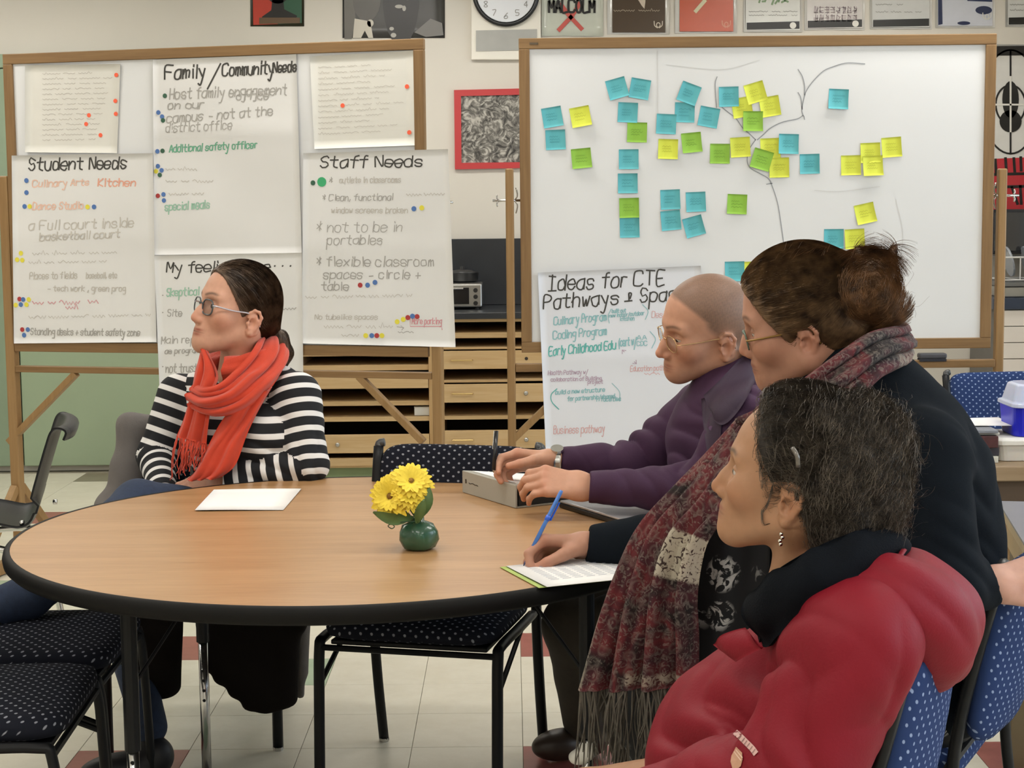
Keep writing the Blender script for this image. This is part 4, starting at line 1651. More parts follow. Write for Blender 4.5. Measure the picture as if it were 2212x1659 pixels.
# clock panel
M_PANEL = mat('clock_panel', '#e3dfd4', .5, var=.01)
r = thing('wall_clock', FW.at(1093, 130), 'round black-rimmed wall clock on a white panel with grey grille', 'clock')
pts = [FW.at(1018, -110), FW.at(1168, -110), FW.at(1168, 130), FW.at(1018, 130)]
MB().prism(pts, (0, -.03, 0)).build('panel', M_PANEL, r, bev=.004)
pts = [FW.at(1028, 66, .0305), FW.at(1160, 63, .0305), FW.at(1160, 108, .0305), FW.at(1028, 111, .0305)]
MB().prism(pts, (0, -.004, 0)).build('grille', mat('grille_grey', '#a7a7a2', .6, bump=.3, bscale=500), r)
cc = FW.at(1093, -16, .03)
rad = 67 / F_PX * 9.37
MB().cyl(cc + [0, -.012, 0], rad * .95, .024, 48, axis='y').build('dial', mat('clock_dial', '#dcdfe4', .4, var=.01), r)
rim = MB()
rim.tube([cc + np.array([rad * math.cos(a), -.02, rad * math.sin(a)]) for a in np.linspace(0, 2 * math.pi, 49)], .013, 10, cap=False)
rim.build('rim', mat('clock_rim', '#16181c', .3), r, smooth=True)
V, F = [], []
for hnum in range(1, 13):
    a = math.radians(90 - 30 * hnum)
    cx, cy = 1093 + 50 * math.cos(a), -16 - 50 * math.sin(a)
    s = str(hnum)
    ink('numeral', text_strokes(s, cx - 4 * len(s), cy + 6, 12, jit=0.0, wx=.9), 1.6, FW, M_PG, r, .0565)
for a, L, w in ((60, 30, 3), (200, 44, 2)):
    q = np.array([[1093, -16], [1093 + L * math.cos(math.radians(a)), -16 - L * math.sin(math.radians(a))]])
    ink('hand', [q], w, FW, M_PK, r, .058)
# row of laminated posters
r = wall_sheet('wall_poster', 'glossy laminated poster lettered MALCOLM over a red X', 1170, 1303, -110, 78, PM('pale_green_grey', '#c3c7bb', .12), lift=.005)
ink('lettering', text_strokes('MALCOLM', 1186, 26, 26, jit=0, fit=1284, track=1.3, slope=-.0), 5.0, FW, M_PK, r, .0095)
ink('lettering', [np.array([[1212, 10], [1228, 32], [1256, 62]]), np.array([[1252, 8], [1236, 34], [1208, 64]])], 9.0, FW, PM('x_red', '#c0564e'), r, .0088)
r = wall_sheet('wall_poster', 'dark brown laminated poster with a pale drip and small emblem', 1312, 1446, -110, 74, PM('brown', '#4a3b2c', .2), margin=(11, 9, 4))
poly_print('print', r, [[(1376, -40), (1396, -40), (1394, 5), (1392, 19), (1386, 12), (1380, 2), (1372, -6)]], PM('drip', '#cdbfae'), K3 + .002)
ink('lettering', squiggle(1326, 1434, 23, 2.4, 0, 4, 2.6), 1.8, FW, PM('lettering_tan', '#9c8d7a'), r, K3 + .002)
M_EMB = PM('emblem', '#cbbfae')
def emblem(r, x, y, m, off):
    ink('emblem', [np.array(ellipse(x, y + 2, 4, 5, 14, 0, 360)), spline(np.array([(x - 9, y - 6), (x - 8, y + 3), (x - 2, y + 8)], float), 8), spline(np.array([(x + 9, y - 6), (x + 8, y + 3), (x + 2, y + 8)], float), 8)], 2.0, FW, m, r, off)
emblem(r, 1422, 52, M_EMB, K3 + .002)
r = wall_sheet('wall_poster', 'orange-red laminated poster with a slanted pale stroke', 1458, 1592, -110, 72, PM('rust', '#bd5a41', .2), margin=(10, 8, 4))
ink('print', [np.array([[1503, 24], [1522, 2]])], 8.0, FW, PM('stroke', '#cfc9a8'), r, K3 + .002)
emblem(r, 1569, 51, PM('emblem_pink', '#d99a80'), K3 + .002)
specs = [(1606, 1733, 66, '#cfd0cb', 'white laminated poster with a green plant drawing and black footer'), (1738, 1868, 62, '#cbc7c4', 'pale laminated poster with two lines of mauve characters and black footer'),
         (1879, 2013, 60, '#c9cac8', 'grey-white laminated poster with thin text lines and black footer'), (2021, 2149, 57, '#c6c9d3', 'laminated poster with navy border and pale blue cloud shapes'),
         (2172, 2300, 55, '#cfd0ce', 'pale laminated poster with black footer beyond the easel frame')]
for n, (x0, x1, yb, c, lab) in enumerate(specs):
    r = wall_sheet('wall_poster', lab, x0, x1, -115, yb + 3, PM('sheet%d' % n, c, .14), margin=(5, 5, 4))
    if n != 3:
        poly_print('print', r, [[(x0 + 7, yb - 17), (x1 - 6, yb - 20), (x1 - 6, yb - 4), (x0 + 7, yb - 2)]], M_PK, K3 + .002)
        if n < 2:
            poly_print('print', r, [ellipse(x1 - 20, yb - 11, 7, 7)], M_PW, K3 + .003)
    if n == 0:
        for q in range(9):
            rg = np.random.default_rng(q)
            ink('print', [np.array([[1640 + q * 7, 2 + rg.uniform(-6, 8)], [1646 + q * 7, rg.uniform(-20, 4)]])], 4, FW, PM('leafgreen', '#6f8a62'), r, K3 + .002)
        ink('lettering', squiggle(1618, 1722, 25, 1.6, 0, 5, 2.6) + squiggle(1618, 1722, 33, 1.6, 0, 6, 2.6), 1.3, FW, M_PG, r, K3 + .002)
    if n == 1:
        for row, yy in ((0, 24), (1, 42)):
            for q in range(8):
                xx = 1758 + q * 12
                rg = np.random.default_rng(q + 20 * row)
                st = [[(0, -8), (9, -8)], [(0, -3), (9, -3)], [(1, 3), (9, 3)], [(2, -10), (1, 4)], [(8, -9), (8, 4)], [(4, -10), (5, 5)], [(1, -1), (6, 4)], [(9, -6), (3, 5)], [(0, 0), (8, -1)], [(3, -9), (7, -5)]]
                ink('lettering', [np.array([[xx + a_, yy + b_] for a_, b_ in st[k_]], float) for k_ in rg.choice(10, 5, replace=False)], 1.6, FW, PM('mauve', '#9c8f92'), r, K3 + .002)
    if n == 2:
        ink('lettering', squiggle(1892, 1950, 10, 1.6, 0, 7, 2.6) + squiggle(1892, 1990, 26, 1.6, 0, 8, 2.6), 1.3, FW, M_PG, r, K3 + .002)
    if n == 3:
        poly_print('print', r, [[(2026, -60), (2034, -60), (2036, 52), (2027, 54)], [(2060, -60), (2143, -60), (2143, 4), (2090, 2)], ellipse(2125, 22, 18, 9), ellipse(2082, 50, 14, 4)], PM('navy', '#2a3150', .15), K3 + .002)
        emblem(r, 2132, 34, M_PW, K3 + .003)
    if n == 4:
        ink('lettering', squiggle(2182, 2290, 10, 1.6, 0, 9, 2.6) + squiggle(2182, 2290, 22, 1.6, 0, 19, 2.6), 1.3, FW, M_PG, r, K3 + .002)
# framed print with red mount
r = thing('framed_print', FW.at(1060, 365), 'black and white engraving in a broad red frame', 'picture')
M_RED = mat('red_frame', '#b8383a', .45, var=.04)
m = MB()
a, b, c, d = [FW.at(*q) for q in ((981, 195), (1190, 190), (1190, 362), (983, 366))]
ai, bi, ci, di = [FW.at(*q) for q in ((996, 208), (1176, 204), (1176, 350), (997, 352))]
for q in ((a, b, bi, ai), (b, c, ci, bi), (c, d, di, ci), (d, a, ai, di)):
    m.prism(q, (0, -.02, 0))
m.build('frame', M_RED, r)


def engraving():
    m, nt, b = nodes_of('engraving_print')
    v = coords(nt, (1, 1, 1))
    n = N(nt, 'ShaderNodeTexNoise', i_Scale=16.0, i_Detail=6.0, i_Roughness=.6, i_Distortion=2.5)
    nt.links.new(v, n.inputs['Vector'])
    rp = ramp(nt, [(.36, srgb('#2b2926')), (.5, srgb('#6f6c66')), (.62, srgb('#b5b1a8'))])
    nt.links.new(n.outputs['Fac'], rp.inputs[0])
    nt.links.new(rp.outputs[0], b.inputs['Base Color'])
    b.inputs['Roughness'].default_value = .5
    return m


MB().prism([FW.at(*q, .006) for q in ((994, 206), (1178, 202), (1178, 352), (995, 354))], (0, -.004, 0)).build('print', engraving(), r)
# tall black and white poster with a plain ring sight, red lettered foot
r = wall_sheet('wall_poster', 'tall black and white poster with crossed ring over red foot', 2100, 2330, 96, 520, PM('chalk', '#d3d2ce', .2))
poly_print('print', r, [[(2102, 100), (2328, 98), (2328, 118), (2102, 121)]], M_PK, K2)
cx, cy = 2183, 220
ink('print', [np.array(ellipse(cx, cy, 62, 112, 48) + [(cx + 62, cy)])], 4, FW, M_PK, r, K2)
ink('print', [np.array(ellipse(cx, 226, 32, 42, 40) + [(cx + 32, 226)])], 4, FW, M_PK, r, K2)
poly_print('print', r, [ellipse(cx, 215, 18, 40), ellipse(cx, 262, 24, 24)], M_PK, K1)
ink('print', [np.array([[cx, 108], [cx, 165]]), np.array([[cx, 285], [cx, 330]])], 4, FW, M_PK, r, K2)
ink('print', [np.array([[cx, 166], [cx, 284]]), np.array([[2152, 226], [2214, 226]])], 4, FW, M_PW, r, K3)
poly_print('print', r, [[(2102, 345), (2328, 335), (2328, 450), (2102, 455)]], PM('poster_red', '#b8323a', .2), K1)
ink('lettering', [np.array([[2104, 378], [2328, 372]]), np.array([[2150, 345], [2152, 372]]), np.array([[2172, 342], [2174, 370]]), np.array([[2190, 342], [2192, 370]]),
                  np.array([[2205, 340], [2206, 368]]), np.array([[2104, 405], [2328, 400]]), np.array([[2160, 410], [2162, 445]]), np.array([[2186, 405], [2198, 440]]), np.array([[2204, 402], [2206, 440]])], 6, FW, M_PK, r, K3)
poly_print('print', r, [[(2102, 455), (2328, 450), (2328, 520), (2102, 520)]], PM('poster_dark', '#33323a', .2), K1)

# ================================================================ flat file cabinet with dark worktop
M_BIRCH = wood('cabinet_birch', '#cdb288', '#b89664', axis='x', rough=.5)
M_BIRCHV = wood('cabinet_birch_upright', '#c6a77a', '#ab8756', axis='z', rough=.5)
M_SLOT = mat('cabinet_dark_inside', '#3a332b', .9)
M_SLATE = mat('slate_worktop', '#2a2d31', .3, var=.1, vscale=30)
YC = 8.7
FC = Face((-3, YC), (3, YC))


def cabz(y, x=900):
    return FC.at(x, y)[2]


cx0, cxm, cx1 = FC.at(640, 800)[0], FC.at(940, 800)[0], FC.at(1330, 800)[0]
cab = thing('flat_file_cabinet', ((cx0 + cx1) / 2, 9.0, 0), 'pale wooden flat file cabinet with open slots and shallow drawers', 'cabinet')
ztop = cabz(690)
for a_, b_ in ((cx0, cx0 + .03), (cx1 - .03, cx1), (cxm - .035, cxm + .035)):
    MB().bb((a_, YC, .12), (b_, 9.3, ztop)).build('side_panel', M_BIRCHV, cab, bev=.002)
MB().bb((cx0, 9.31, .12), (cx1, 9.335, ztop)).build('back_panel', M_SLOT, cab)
MB().bb((cx0, YC + .05, 0), (cx1, 9.33, .12)).build('plinth', mat('plinth_green', '#7f8f68', .6), cab)
MB().bb((cx0, YC - .002, .118), (cx1, YC + .03, .16)).build('bottom_rail', M_BIRCH, cab, bev=.002)
cols = [(cx0 + .03, cxm - .035, [('s', 756, 768), ('t', 788, 800), ('d', 806, 838, None), ('t', 866, 876), ('t', 900, 910), ('d', 938, 977, 'k'), ('t', 1001, 1010)]),
        (cxm + .035, FC.at(1103, 800)[0], [('s', 690, 697), ('t', 720, 732), ('s', 751, 756), ('d', 759, 798, 'h'), ('t', 822, 828), ('d', 831, 870, 'h'), ('t', 900, 908), ('d', 931, 970, 'h')]),
        (FC.at(1103, 800)[0], cx1 - .03, [('s', 690, 697), ('t', 720, 732), ('s', 751, 756), ('d', 759, 794, 'o'), ('t', 820, 826), ('d', 831, 870, 'k'), ('t', 900, 908), ('d', 931, 970, 'k')])]
M_BRASS = mat('drawer_brass', '#b9a06a', .3, metal=.9, var=0)
for (a, b, items) in cols:
    for it in items:
        z1, z0 = cabz(it[1]), cabz(it[2])
        if it[0] in 'st':
            MB().bb((a, YC + (.004 if it[0] == 's' else .012), z0), (b, 9.3, z1)).build('shelf' if it[0] == 's' else 'tray', M_BIRCH, cab, bev=.0015)
        else:
            d = MB().bb((a + .002, YC - .012, z0), (b - .002, YC + .02, z1)).bb((a + .012, YC + .02, z0), (b - .012, 9.2, z0 + .012)).build('drawer', M_BIRCH, cab, bev=.002)
            zc, xc = (z0 + z1) / 2, (a + b) / 2
            if it[3] == 'h':
                xc = FC.at(998, 780)[0]
                MB().tube([(xc - .055, YC - .012, zc), (xc - .055, YC - .03, zc), (xc + .055, YC - .03, zc), (xc + .055, YC - .012, zc)], .004, 6).build('handle', M_BRASS, d)
            elif it[3] == 'k':
                xc = FC.at(1136 if a > cxm else 728, 850)[0]
                MB().lathe([(.004, 0), (.005, .01), (.011, .014), (.012, .02), (.006, .024)], n=14).build('knob', M_STEEL, d, world=False, smooth=True)
                k = d.children[0]
                k.rotation_euler = (math.radians(90), 0, 0)
                k.location = Vector((xc, YC - .012, zc)) - Vector(cab.location)
            elif it[3] == 'o':
                xc = FC.at(1137, 777)[0]
                MB().cyl((xc, YC - .0125, zc), .009, .002, 16, axis='y').build('finger_hole', M_SLOT, d)
tag(MB().bb((cx0 - .02, YC - .03, ztop), (cx1 + .05, 9.335, ztop + .035)).build('worktop', M_SLATE, bev=.004), 'dark slate worktop lying on the flat file cabinet', 'worktop')
zt = ztop + .035
# black splash panel standing on the worktop
xa, xb = P(968, 600, 9.36)[0], P(1400, 600, 9.36)[0]
tag(MB().bb((xa, 9.345, zt), (xb, 9.375, P(1000, 516, 9.36)[2])).build('splash_panel', mat('splash_black', '#24272b', .4, var=.15, vscale=8), bev=.003), 'black splash panel standing behind the worktop', 'panel')
# silver appliance on the worktop
ap = thing('toaster_oven', (P(1005, 650, 9.05)[0], 9.05, zt), 'silver toaster oven on the dark worktop', 'toaster oven')
a0, a1 = P(905, 650, 9.0)[0], P(1042, 650, 9.0)[0]
h1 = P(1000, 612, 9.0)[2]
MB().bb((a0, 8.93, zt + .012), (a1, 9.2, h1)).build('body', M_STEEL, ap, bev=.008)
MB().bb((a0 + .02, 8.922, zt + .03), (a1 - .07, 8.931, h1 - .02)).build('door', mat('oven_glass', '#1a1b1d', .1), ap, bev=.002)
MB().tube([(a0 + .05, 8.905, h1 - .025), (a1 - .1, 8.905, h1 - .025)], .006, 8).build('door_handle', M_CHROME, ap)
for z in (.25, .5, .75):
    MB().cyl((a1 - .035, 8.922, zt + z * (h1 - zt)), .012, .016, 14, axis='y').build('knob', M_PK, ap)
for x in (a0 + .03, a1 - .03):
    for y in (8.96, 9.17):
        MB().cyl((x, y, zt + .006), .012, .012, 10).build('foot', M_PK, ap)
pt = thing('cooking_pot', P(1000, 640, 9.16) * [1, 1, 0] + [0, 0, h1], 'dark round pot on top of the toaster oven', 'pot')
pc = np.array(pt.location)
MB().lathe([(.07, 0), (.085, .01), (.088, .05), (.09, .052), (.05, .066), (.012, .07), (.012, .085)], pc, 24).build('body', mat('pot_black', '#1e1f21', .35), pt, smooth=True)
# folded paper on the left drawer tray
MB()
bx = thing('paper_box', P(915, 930, 8.86) * [1, 1, 0] + [0, 0, cabz(926)], 'small white box standing in the cabinet slot by the easel brace', 'box')
c = np.array([P(915, 920, 8.78)[0], 8.78, cabz(900) + .024])
MB().box(c, (.09, .1, .044)).build('body', M_PW, bx, bev=.002)
MB().box(c + [0, 0, .0235], (.094, .104, .003)).build('lid', mat('box_lid', '#cfcbc2', .6), bx, bev=.001)

# ================================================================ kitchen corner beyond the right easel
YK = 8.9
xk0 = P(2150, 700, YK)[0]
kc = thing('drawer_cabinet', ((xk0 + 3.9) / 2, 9.1, 0), 'white bank of drawers under a navy worktop at the wall', 'cabinet')
zk = P(2190, 668, YK)[2]
xr2 = 3.9
M_KW = mat('cabinet_white', '#e2dcd6', .5, var=.02)
MB().bb((xk0, YK, .08), (xr2, 9.38, zk)).build('carcass', mat('carcass_dark', '#6d6a66', .7), kc)
MB().bb((xk0 + .03, YK + .04, 0), (xr2 - .03, 9.38, .08)).build('plinth', M_BASE, kc)
col_x = np.linspace(xk0, xr2, 4)
rows = [zk - .005 - i * .088 for i in range(9)]
for i in range(3):
    for j in range(8):
        if rows[j] - .085 < .08:
            continue
        d = MB().bb((col_x[i] + .008, YK - .018, rows[j] - .084), (col_x[i + 1] - .004, YK + .0, rows[j])).build('drawer', M_KW, kc, bev=.002)
tag(MB().bb((xk0 - .02, YK - .03, zk), (xr2, 9.38, zk + .06)).build('worktop', mat('worktop_navy', '#2f3a4e', .3), bev=.004), 'navy worktop on the white bank of drawers', 'worktop')
zw = zk + .06
xs0 = P(2152, 620, 9.05)[0]
sk = thing('sink_unit', (xs0 + .4, 9.1, zw), 'brushed metal sink unit standing on the navy worktop', 'sink')
MB().bb((xs0, 8.95, zw), (xs0 + .8, 9.33, zw + .06)).build('basin', M_STEEL, sk, bev=.006)
MB().bb((xs0 - .01, 8.93, zw + .06), (xs0 + .82, 9.34, zw + .085)).build('rim', mat('sink_rim', '#8f9194', .3, metal=1), sk, bev=.004)
rk = thing('dish_rack', (xs0 + .3, 9.1, zw + .085), 'white wire dish rack standing on the sink', 'dish rack')
zr0, zr1 = zw + .09, P(2190, 556, 8.97)[2]
M_WIRE = mat('white_wire', '#dcdcdc', .35, var=0)
for y in (8.97, 9.25):
    MB().tube([(xs0 + .02, y, zr1), (xs0 + .7, y, zr1)], .005, 6).build('rim_wire', M_WIRE, rk)
    MB().tube([(xs0 + .02, y, zr0 + .004), (xs0 + .7, y, zr0 + .004)], .004, 6).build('base_wire', M_WIRE, rk)
for x in np.arange(xs0 + .02, xs0 + .72, .085):
    MB().tube([(x, 8.97, zr1), (x, 8.97, zr0 + .004), (x, 9.25, zr0 + .004), (x, 9.25, zr1)], .0035, 6).build('cross_wire', M_WIRE, rk)
for i, x in enumerate(np.arange(xs0 + .08, xs0 + .5, .1)):
    m = MB()
    m.cyl((x, 9.1, zr0 + .1), .085, .012, 24, axis=(1, 0, .25))
    tag(m.build('dinner_plate', mat('plate_grey', '#9aa0a8', .2), bev=.003), 'grey dinner plate leaning in the white dish rack', 'plate', 'plates in the dish rack')
mv = thing('microwave_oven', (xs0 + .35, 9.3, P(2190, 540, 9.3)[2] - .0), 'black glossy microwave oven mounted above the sink', 'microwave')
zm0, zm1 = P(2190, 548, 9.2)[2], P(2190, 452, 9.2)[2]
MB().bb((xs0 + .0, 9.15, zm0), (xs0 + .75, 9.36, zm1)).build('body', mat('microwave_body', '#2d2e33', .3), mv, bev=.006)
MB().bb((xs0 + .01, 9.142, zm0 + .015), (xs0 + .56, 9.151, zm1 - .015)).build('door', mat('microwave_glass', '#2a2b2f', .06, coat=1.0), mv, bev=.003)
MB().bb((xs0 + .58, 9.143, zm0 + .015), (xs0 + .74, 9.151, zm1 - .015)).build('control_panel', mat('microwave_panel', '#4a4c52', .3), mv, bev=.002)

# ================================================================ round table
TC = np.array([-0.387, 3.78])
TR, TZ = 0.76, 0.735
M_TOP = wood('table_laminate', '#bf976c', '#9a7146', scale=.55, axis='x', rough=.32, contrast=1.1, fine=260)
M_EDGE = mat('table_edge_rubber', '#0f0e0d', .6, var=.05, spec=.2)
M_BLK = mat('black_enamel', '#121315', .45, var=.05, spec=.25)
M_PAPER_W = mat('white_wrap', '#e8e5da', .6)
tb = thing('round_table', (TC[0], TC[1], 0), 'round wood-topped table with a thick black edge', 'table')
c3 = np.array([TC[0], TC[1], 0])
MB().lathe([(TR - .012, TZ - .03), (TR - .012, TZ)], c3, 128).build('table_top', M_TOP, tb)
ed = MB()
prof = [(TR - .02, TZ - .034), (TR - .006, TZ - .036), (TR + .002, TZ - .028), (TR + .004, TZ - .016), (TR + .001, TZ - .004), (TR - .006, TZ + .0012), (TR - .013, TZ + .0005)]
ed.lathe(prof, c3, 128, cap=False)
ed.build('edge_band', M_EDGE, tb, smooth=True)
MB().lathe([(TR - .02, TZ - .033), (TR - .02, TZ - .0305)], c3, 64).build('underside', mat('table_underside', '#2b2724', .8), tb)
for (x, y) in ((-.785, 3.3), (-.80, 4.16), (.15, 3.36), (.19, 4.2)):
    l = MB().tube([(x, y, .372), (x, y, TZ - .034)], .0165, 14).build('leg', M_BLK, tb, smooth=False)
    MB().tube([(x, y, .006), (x, y, .38)], .0125, 14).build('leg_insert', M_CHROME, l, smooth=True)
    MB().cyl((x, y, .006), .019, .012, 14).build('glide', M_STEEL, l)
    hm = MB()
    for q in range(6):
        hm.cyl((x + .001, y - .0126, .35 - .0 - q * .026), .0042, .0012, 10, axis='y')
    hm_o = hm.build('adjusting_hole', M_BLK, l)
    hm_o['kind'] = 'stuff'
    if x == .15:
        wv, wf = sculpt([ell((x, y, .345), (.022, .022, .02), k=.02), ell((x - .018, y - .004, .328), (.022, .02, .016), k=.015)], .003, lambda X: .003 * wob(X, 120, 4), .005)
        mesh_obj('leg_wrap', wv, wf, M_PAPER_W, l, smooth=True)
    d = unit(np.array([TC[0] - x, TC[1] - y, 0]))
    MB().tube([np.array([x, y, .50]), np.array([x, y, TZ - .036]) + d * .2], .004, 8).build('leg_brace', M_BLK, l)

# ================================================================ stacking chairs with dotted fabric


def dotted(name, base, dot, k=50.0):
    m, nt, b = nodes_of(name)
    tc = N(nt, 'ShaderNodeTexCoord')
    sp = N(nt, 'ShaderNodeSeparateXYZ')
    nt.links.new(tc.outputs['Object'], sp.inputs[0])
    ad = N(nt, 'ShaderNodeMath', operation='ADD')
    nt.links.new(sp.outputs['Y'], ad.inputs[0])
    nt.links.new(sp.outputs['Z'], ad.inputs[1])
    cb = N(nt, 'ShaderNodeCombineXYZ')
    nt.links.new(sp.outputs['X'], cb.inputs[0])
    nt.links.new(ad.outputs[0], cb.inputs[1])
    mp = N(nt, 'ShaderNodeMapping')
    mp.inputs['Rotation'].default_value = (0, 0, math.radians(45))
    nt.links.new(cb.outputs[0], mp.inputs[0])
    v = N(nt, 'ShaderNodeTexVoronoi', i_Scale=k, i_Randomness=0.0)
    v.voronoi_dimensions = '2D'
    nt.links.new(mp.outputs[0], v.inputs['Vector'])
    r = ramp(nt, [(0.0, srgb(dot)), (0.14, srgb(dot)), (0.19, srgb(base)), (1, srgb(base))])
    nt.links.new(v.outputs['Distance'], r.inputs[0])
    nt.links.new(r.outputs[0], b.inputs['Base Color'])
    b.inputs['Roughness'].default_value = .95
    b.inputs['Specular IOR Level'].default_value = .15
    n = N(nt, 'ShaderNodeTexNoise', i_Scale=600.0)
    bp = N(nt, 'ShaderNodeBump', i_Strength=.3, i_Distance=.001)
    nt.links.new(n.outputs['Fac'], bp.inputs['Height'])
    nt.links.new(bp.outputs[0], b.inputs['Normal'])
    return m


M_DOTK = dotted('dotted_fabric_black', '#1b1d26', '#8c8f98')
M_DOTB = dotted('dotted_fabric_blue', '#2b3c66', '#8f9fc0')
M_GREYF = mat('chair_frame_grey', '#4a4b4c', .35, metal=.4)


def pad(w, d, t, crown, n=10):
    """rounded cushion centred at origin, thickness along z"""
    b = MB()
    prof = [(-.5, .86), (-.3, .98), (0, 1), (.3, .98), (.5, .86)]
    m = 36
    V = []
    for z, s in prof:
        for k in range(m):
            a = 2 * math.pi * k / m
            e = 0.28
            cx, sy = math.copysign(abs(math.cos(a)) ** e, math.cos(a)), math.copysign(abs(math.sin(a)) ** e, math.sin(a))
            V.append((cx * w / 2 * s, sy * d / 2 * s, z * t))
    F = []
    for i in range(len(prof) - 1):
        for k in range(m):
            F.append((i * m + k, i * m + (k + 1) % m, (i + 1) * m + (k + 1) % m, (i + 1) * m + k))
    # domed top and bottom
    for base, sgn in ((0, -1), ((len(prof) - 1) * m, 1)):
        prev = list(range(base, base + m))
        for s, up in ((.6, .55), (.25, .9)):
            cur = []
            for k in range(m):
                x, y, z = V[base + k]
                V.append((x * s, y * s, z + sgn * crown * up))
                cur.append(len(V) - 1)
            for k in range(m):
                q = (prev[k], prev[(k + 1) % m], cur[(k + 1) % m], cur[k])
                F.append(q if sgn > 0 else q[::-1])
            prev = cur
        F.append(tuple(prev) if sgn > 0 else tuple(prev[::-1]))
    b.add(V, F)
    return b


def stack_chair(loc, rz, label, fabric, frame=None, group=None, recline=.16):
    """faces local -Y"""
    frame = frame or M_BLK
    t = thing('stacking_chair', loc, label, 'chair', rz=rz, group=group)
    s = pad(.45, .43, .055, .012)
    s.V = [(x, y, z + .442) for x, y, z in s.V]
    s.build('seat', fabric, t, world=False, smooth=True)
    MB().box((0, 0, .408), (.40, .38, .012)).build('seat_pan', M_BLK, t, world=False, bev=.003)
    R = rotaxis((1, 0, 0), -recline) @ rotaxis((1, 0, 0), math.radians(90))
    b = pad(.445, .345, .038, .006)
    V = np.array(b.V)
    V[:, 2] -= .025 * (1 - (V[:, 0] / .22) ** 2)
    V = V @ R.T + np.array([0, .225 + .245 * math.sin(recline), .668])
    mesh_obj('backrest', V, b.F, fabric, t, world=False, smooth=True)
    for sx in (-1, 1):
        x = sx * .228
        fl_ = spline([(x, -.215, .004), (x, -.205, .25), (x, -.195, .39), (x, -.165, .412), (x, 0, .412), (x, .17, .412)], 26)
        MB().tube(fl_, .0115, 8, flat=(1, 1.25)).build('front_leg', frame, t, world=False, smooth=True)
        yb = .225 + .41 * math.sin(recline)
        rl = spline([(x, .29, .004), (x, .245, .2), (x, .215, .40), (x, .225, .55), (x, yb, .828)], 26)
        MB().tube(rl, .0115, 8, flat=(1, 1.25)).build('rear_leg', frame, t, world=False, smooth=True)
        MB().tube([(x, -.2, .30), (x, .05, .405)], .007, 8).build('side_brace', frame, t, world=False)
        MB().cyl((x, -.215, .004), .014, .01, 10).build('glide', M_STEEL, t, world=False)
        MB().cyl((x, .29, .004), .014, .01, 10).build('glide', M_STEEL, t, world=False)
        MB().tube(spline([(x, yb, .828), (x * .99, yb + .002, .836), (x * .93, yb + .003, .839)], 6), .0115, 8).build('end_cap', M_GREYF, t, world=False, smooth=True)
    MB().tube([(-.228, -.196, .395), (.228, -.196, .395)], .008, 8).build('front_rail', frame, t, world=False)
    MB().tube([(-.228, .205, .46), (.228, .205, .46)], .008, 8).build('back_rail', frame, t, world=False)
    return t


ra = PZ(815, 1600, 0)
rb = PZ(1190, 1625, 0)
a1 = math.radians(-14)
mid = (ra + rb) / 2
fwd = rotz(a1) @ np.array([0, -1, 0])
stack_chair(mid + fwd * .29, a1, 'empty dotted chair across the table beside the yellow flowers', M_DOTK)
LWC = np.array([-.90, 4.60, 0])
stack_chair(LWC, math.radians(6), 'dotted chair with a grey jacket over it under the woman in stripes', M_DOTK)
stack_chair((-1.13, 3.42, 0), math.radians(93), 'empty dotted chair in front of its twin at the table side', M_DOTK)
stack_chair((-1.15, 3.92, 0), math.radians(91), 'empty dotted chair behind its twin at the table side', M_DOTK)
SCH = (.704, 3.19, 0)
stack_chair(SCH, math.radians(-118), 'blue dotted chair under the woman in the patterned shawl', M_DOTB)
FCH = (.36, 2.57, 0)
stack_chair(FCH, math.radians(-112), 'blue dotted chair under the woman in the red jacket', M_DOTB)
stack_chair((.62, 4.0, 0), math.radians(-90), 'dotted chair under the man in the purple shirt', M_DOTK)
stack_chair((1.90, 5.95, 0), math.radians(8), 'blue dotted chair at the cluttered desk beyond the shawl', M_DOTB)

# ================================================================ black moulded chair
YP = 5.35
pc_ = thing('plastic_chair', (P(20, 1150, YP)[0], YP, 0), 'black moulded plastic chair with steel legs behind the table', 'chair')
M_PLAST = mat('black_plastic', '#17191c', .4, var=.08, bump=.2, bscale=250, spec=.3)
prof = np.array([P(q[0], q[1], YP) for q in ((-140, 1118), (-120, 1106), (-60, 1112), (0, 1120), (50, 1128), (78, 1112), (95, 1060), (112, 1000), (128, 945), (138, 917), (150, 910), (165, 916), (160, 932))])
prof = spline(prof, 44)
G = np.zeros((44, 14, 3))
tt = np.linspace(0, 1, 44)
for j in range(14):
    w = (j / 13 * 2 - 1)
    for i in range(44):
        hw = .215 * (1 - .10 * (tt[i] - .5) ** 2 - .12 * max(0, tt[i] - .75))
        e = abs(w) ** 3
        G[i, j] = prof[i] + [(-.03 * e if tt[i] > .5 else 0) - .22 * w * hw, .975 * w * hw, .02 * e * (1 if tt[i] < .45 else 0)]
sheet('shell', G, .007, M_PLAST, pc_)
xb = prof[16][0]
for y in (YP - .17, YP + .17):
    MB().tube(spline([(xb - .40, y, .004), (xb - .37, y, .25), (xb - .34, y, .40), (xb - .2, y, .405), (xb - .02, y, .40), (xb + .02, y, .25), (xb + .06, y, .004)], 30), .0115, 10).build('leg_frame', M_CHROME, pc_, smooth=True)
MB().tube([(xb - .2, YP - .17, .405), (xb - .2, YP + .17, .405)], .009, 8).build('cross_bar', M_CHROME, pc_)
for y in (YP - .19, YP + .19):
    MB().cyl((prof[17][0] + .02, y, prof[17][2] + .02), .009, .012, 12, axis='x').build('rivet', M_CHROME, pc_, smooth=True)

# ================================================================ things on the round table
M_PAPER = mat('white_paper', '#f1f0ee', .7, var=.01)


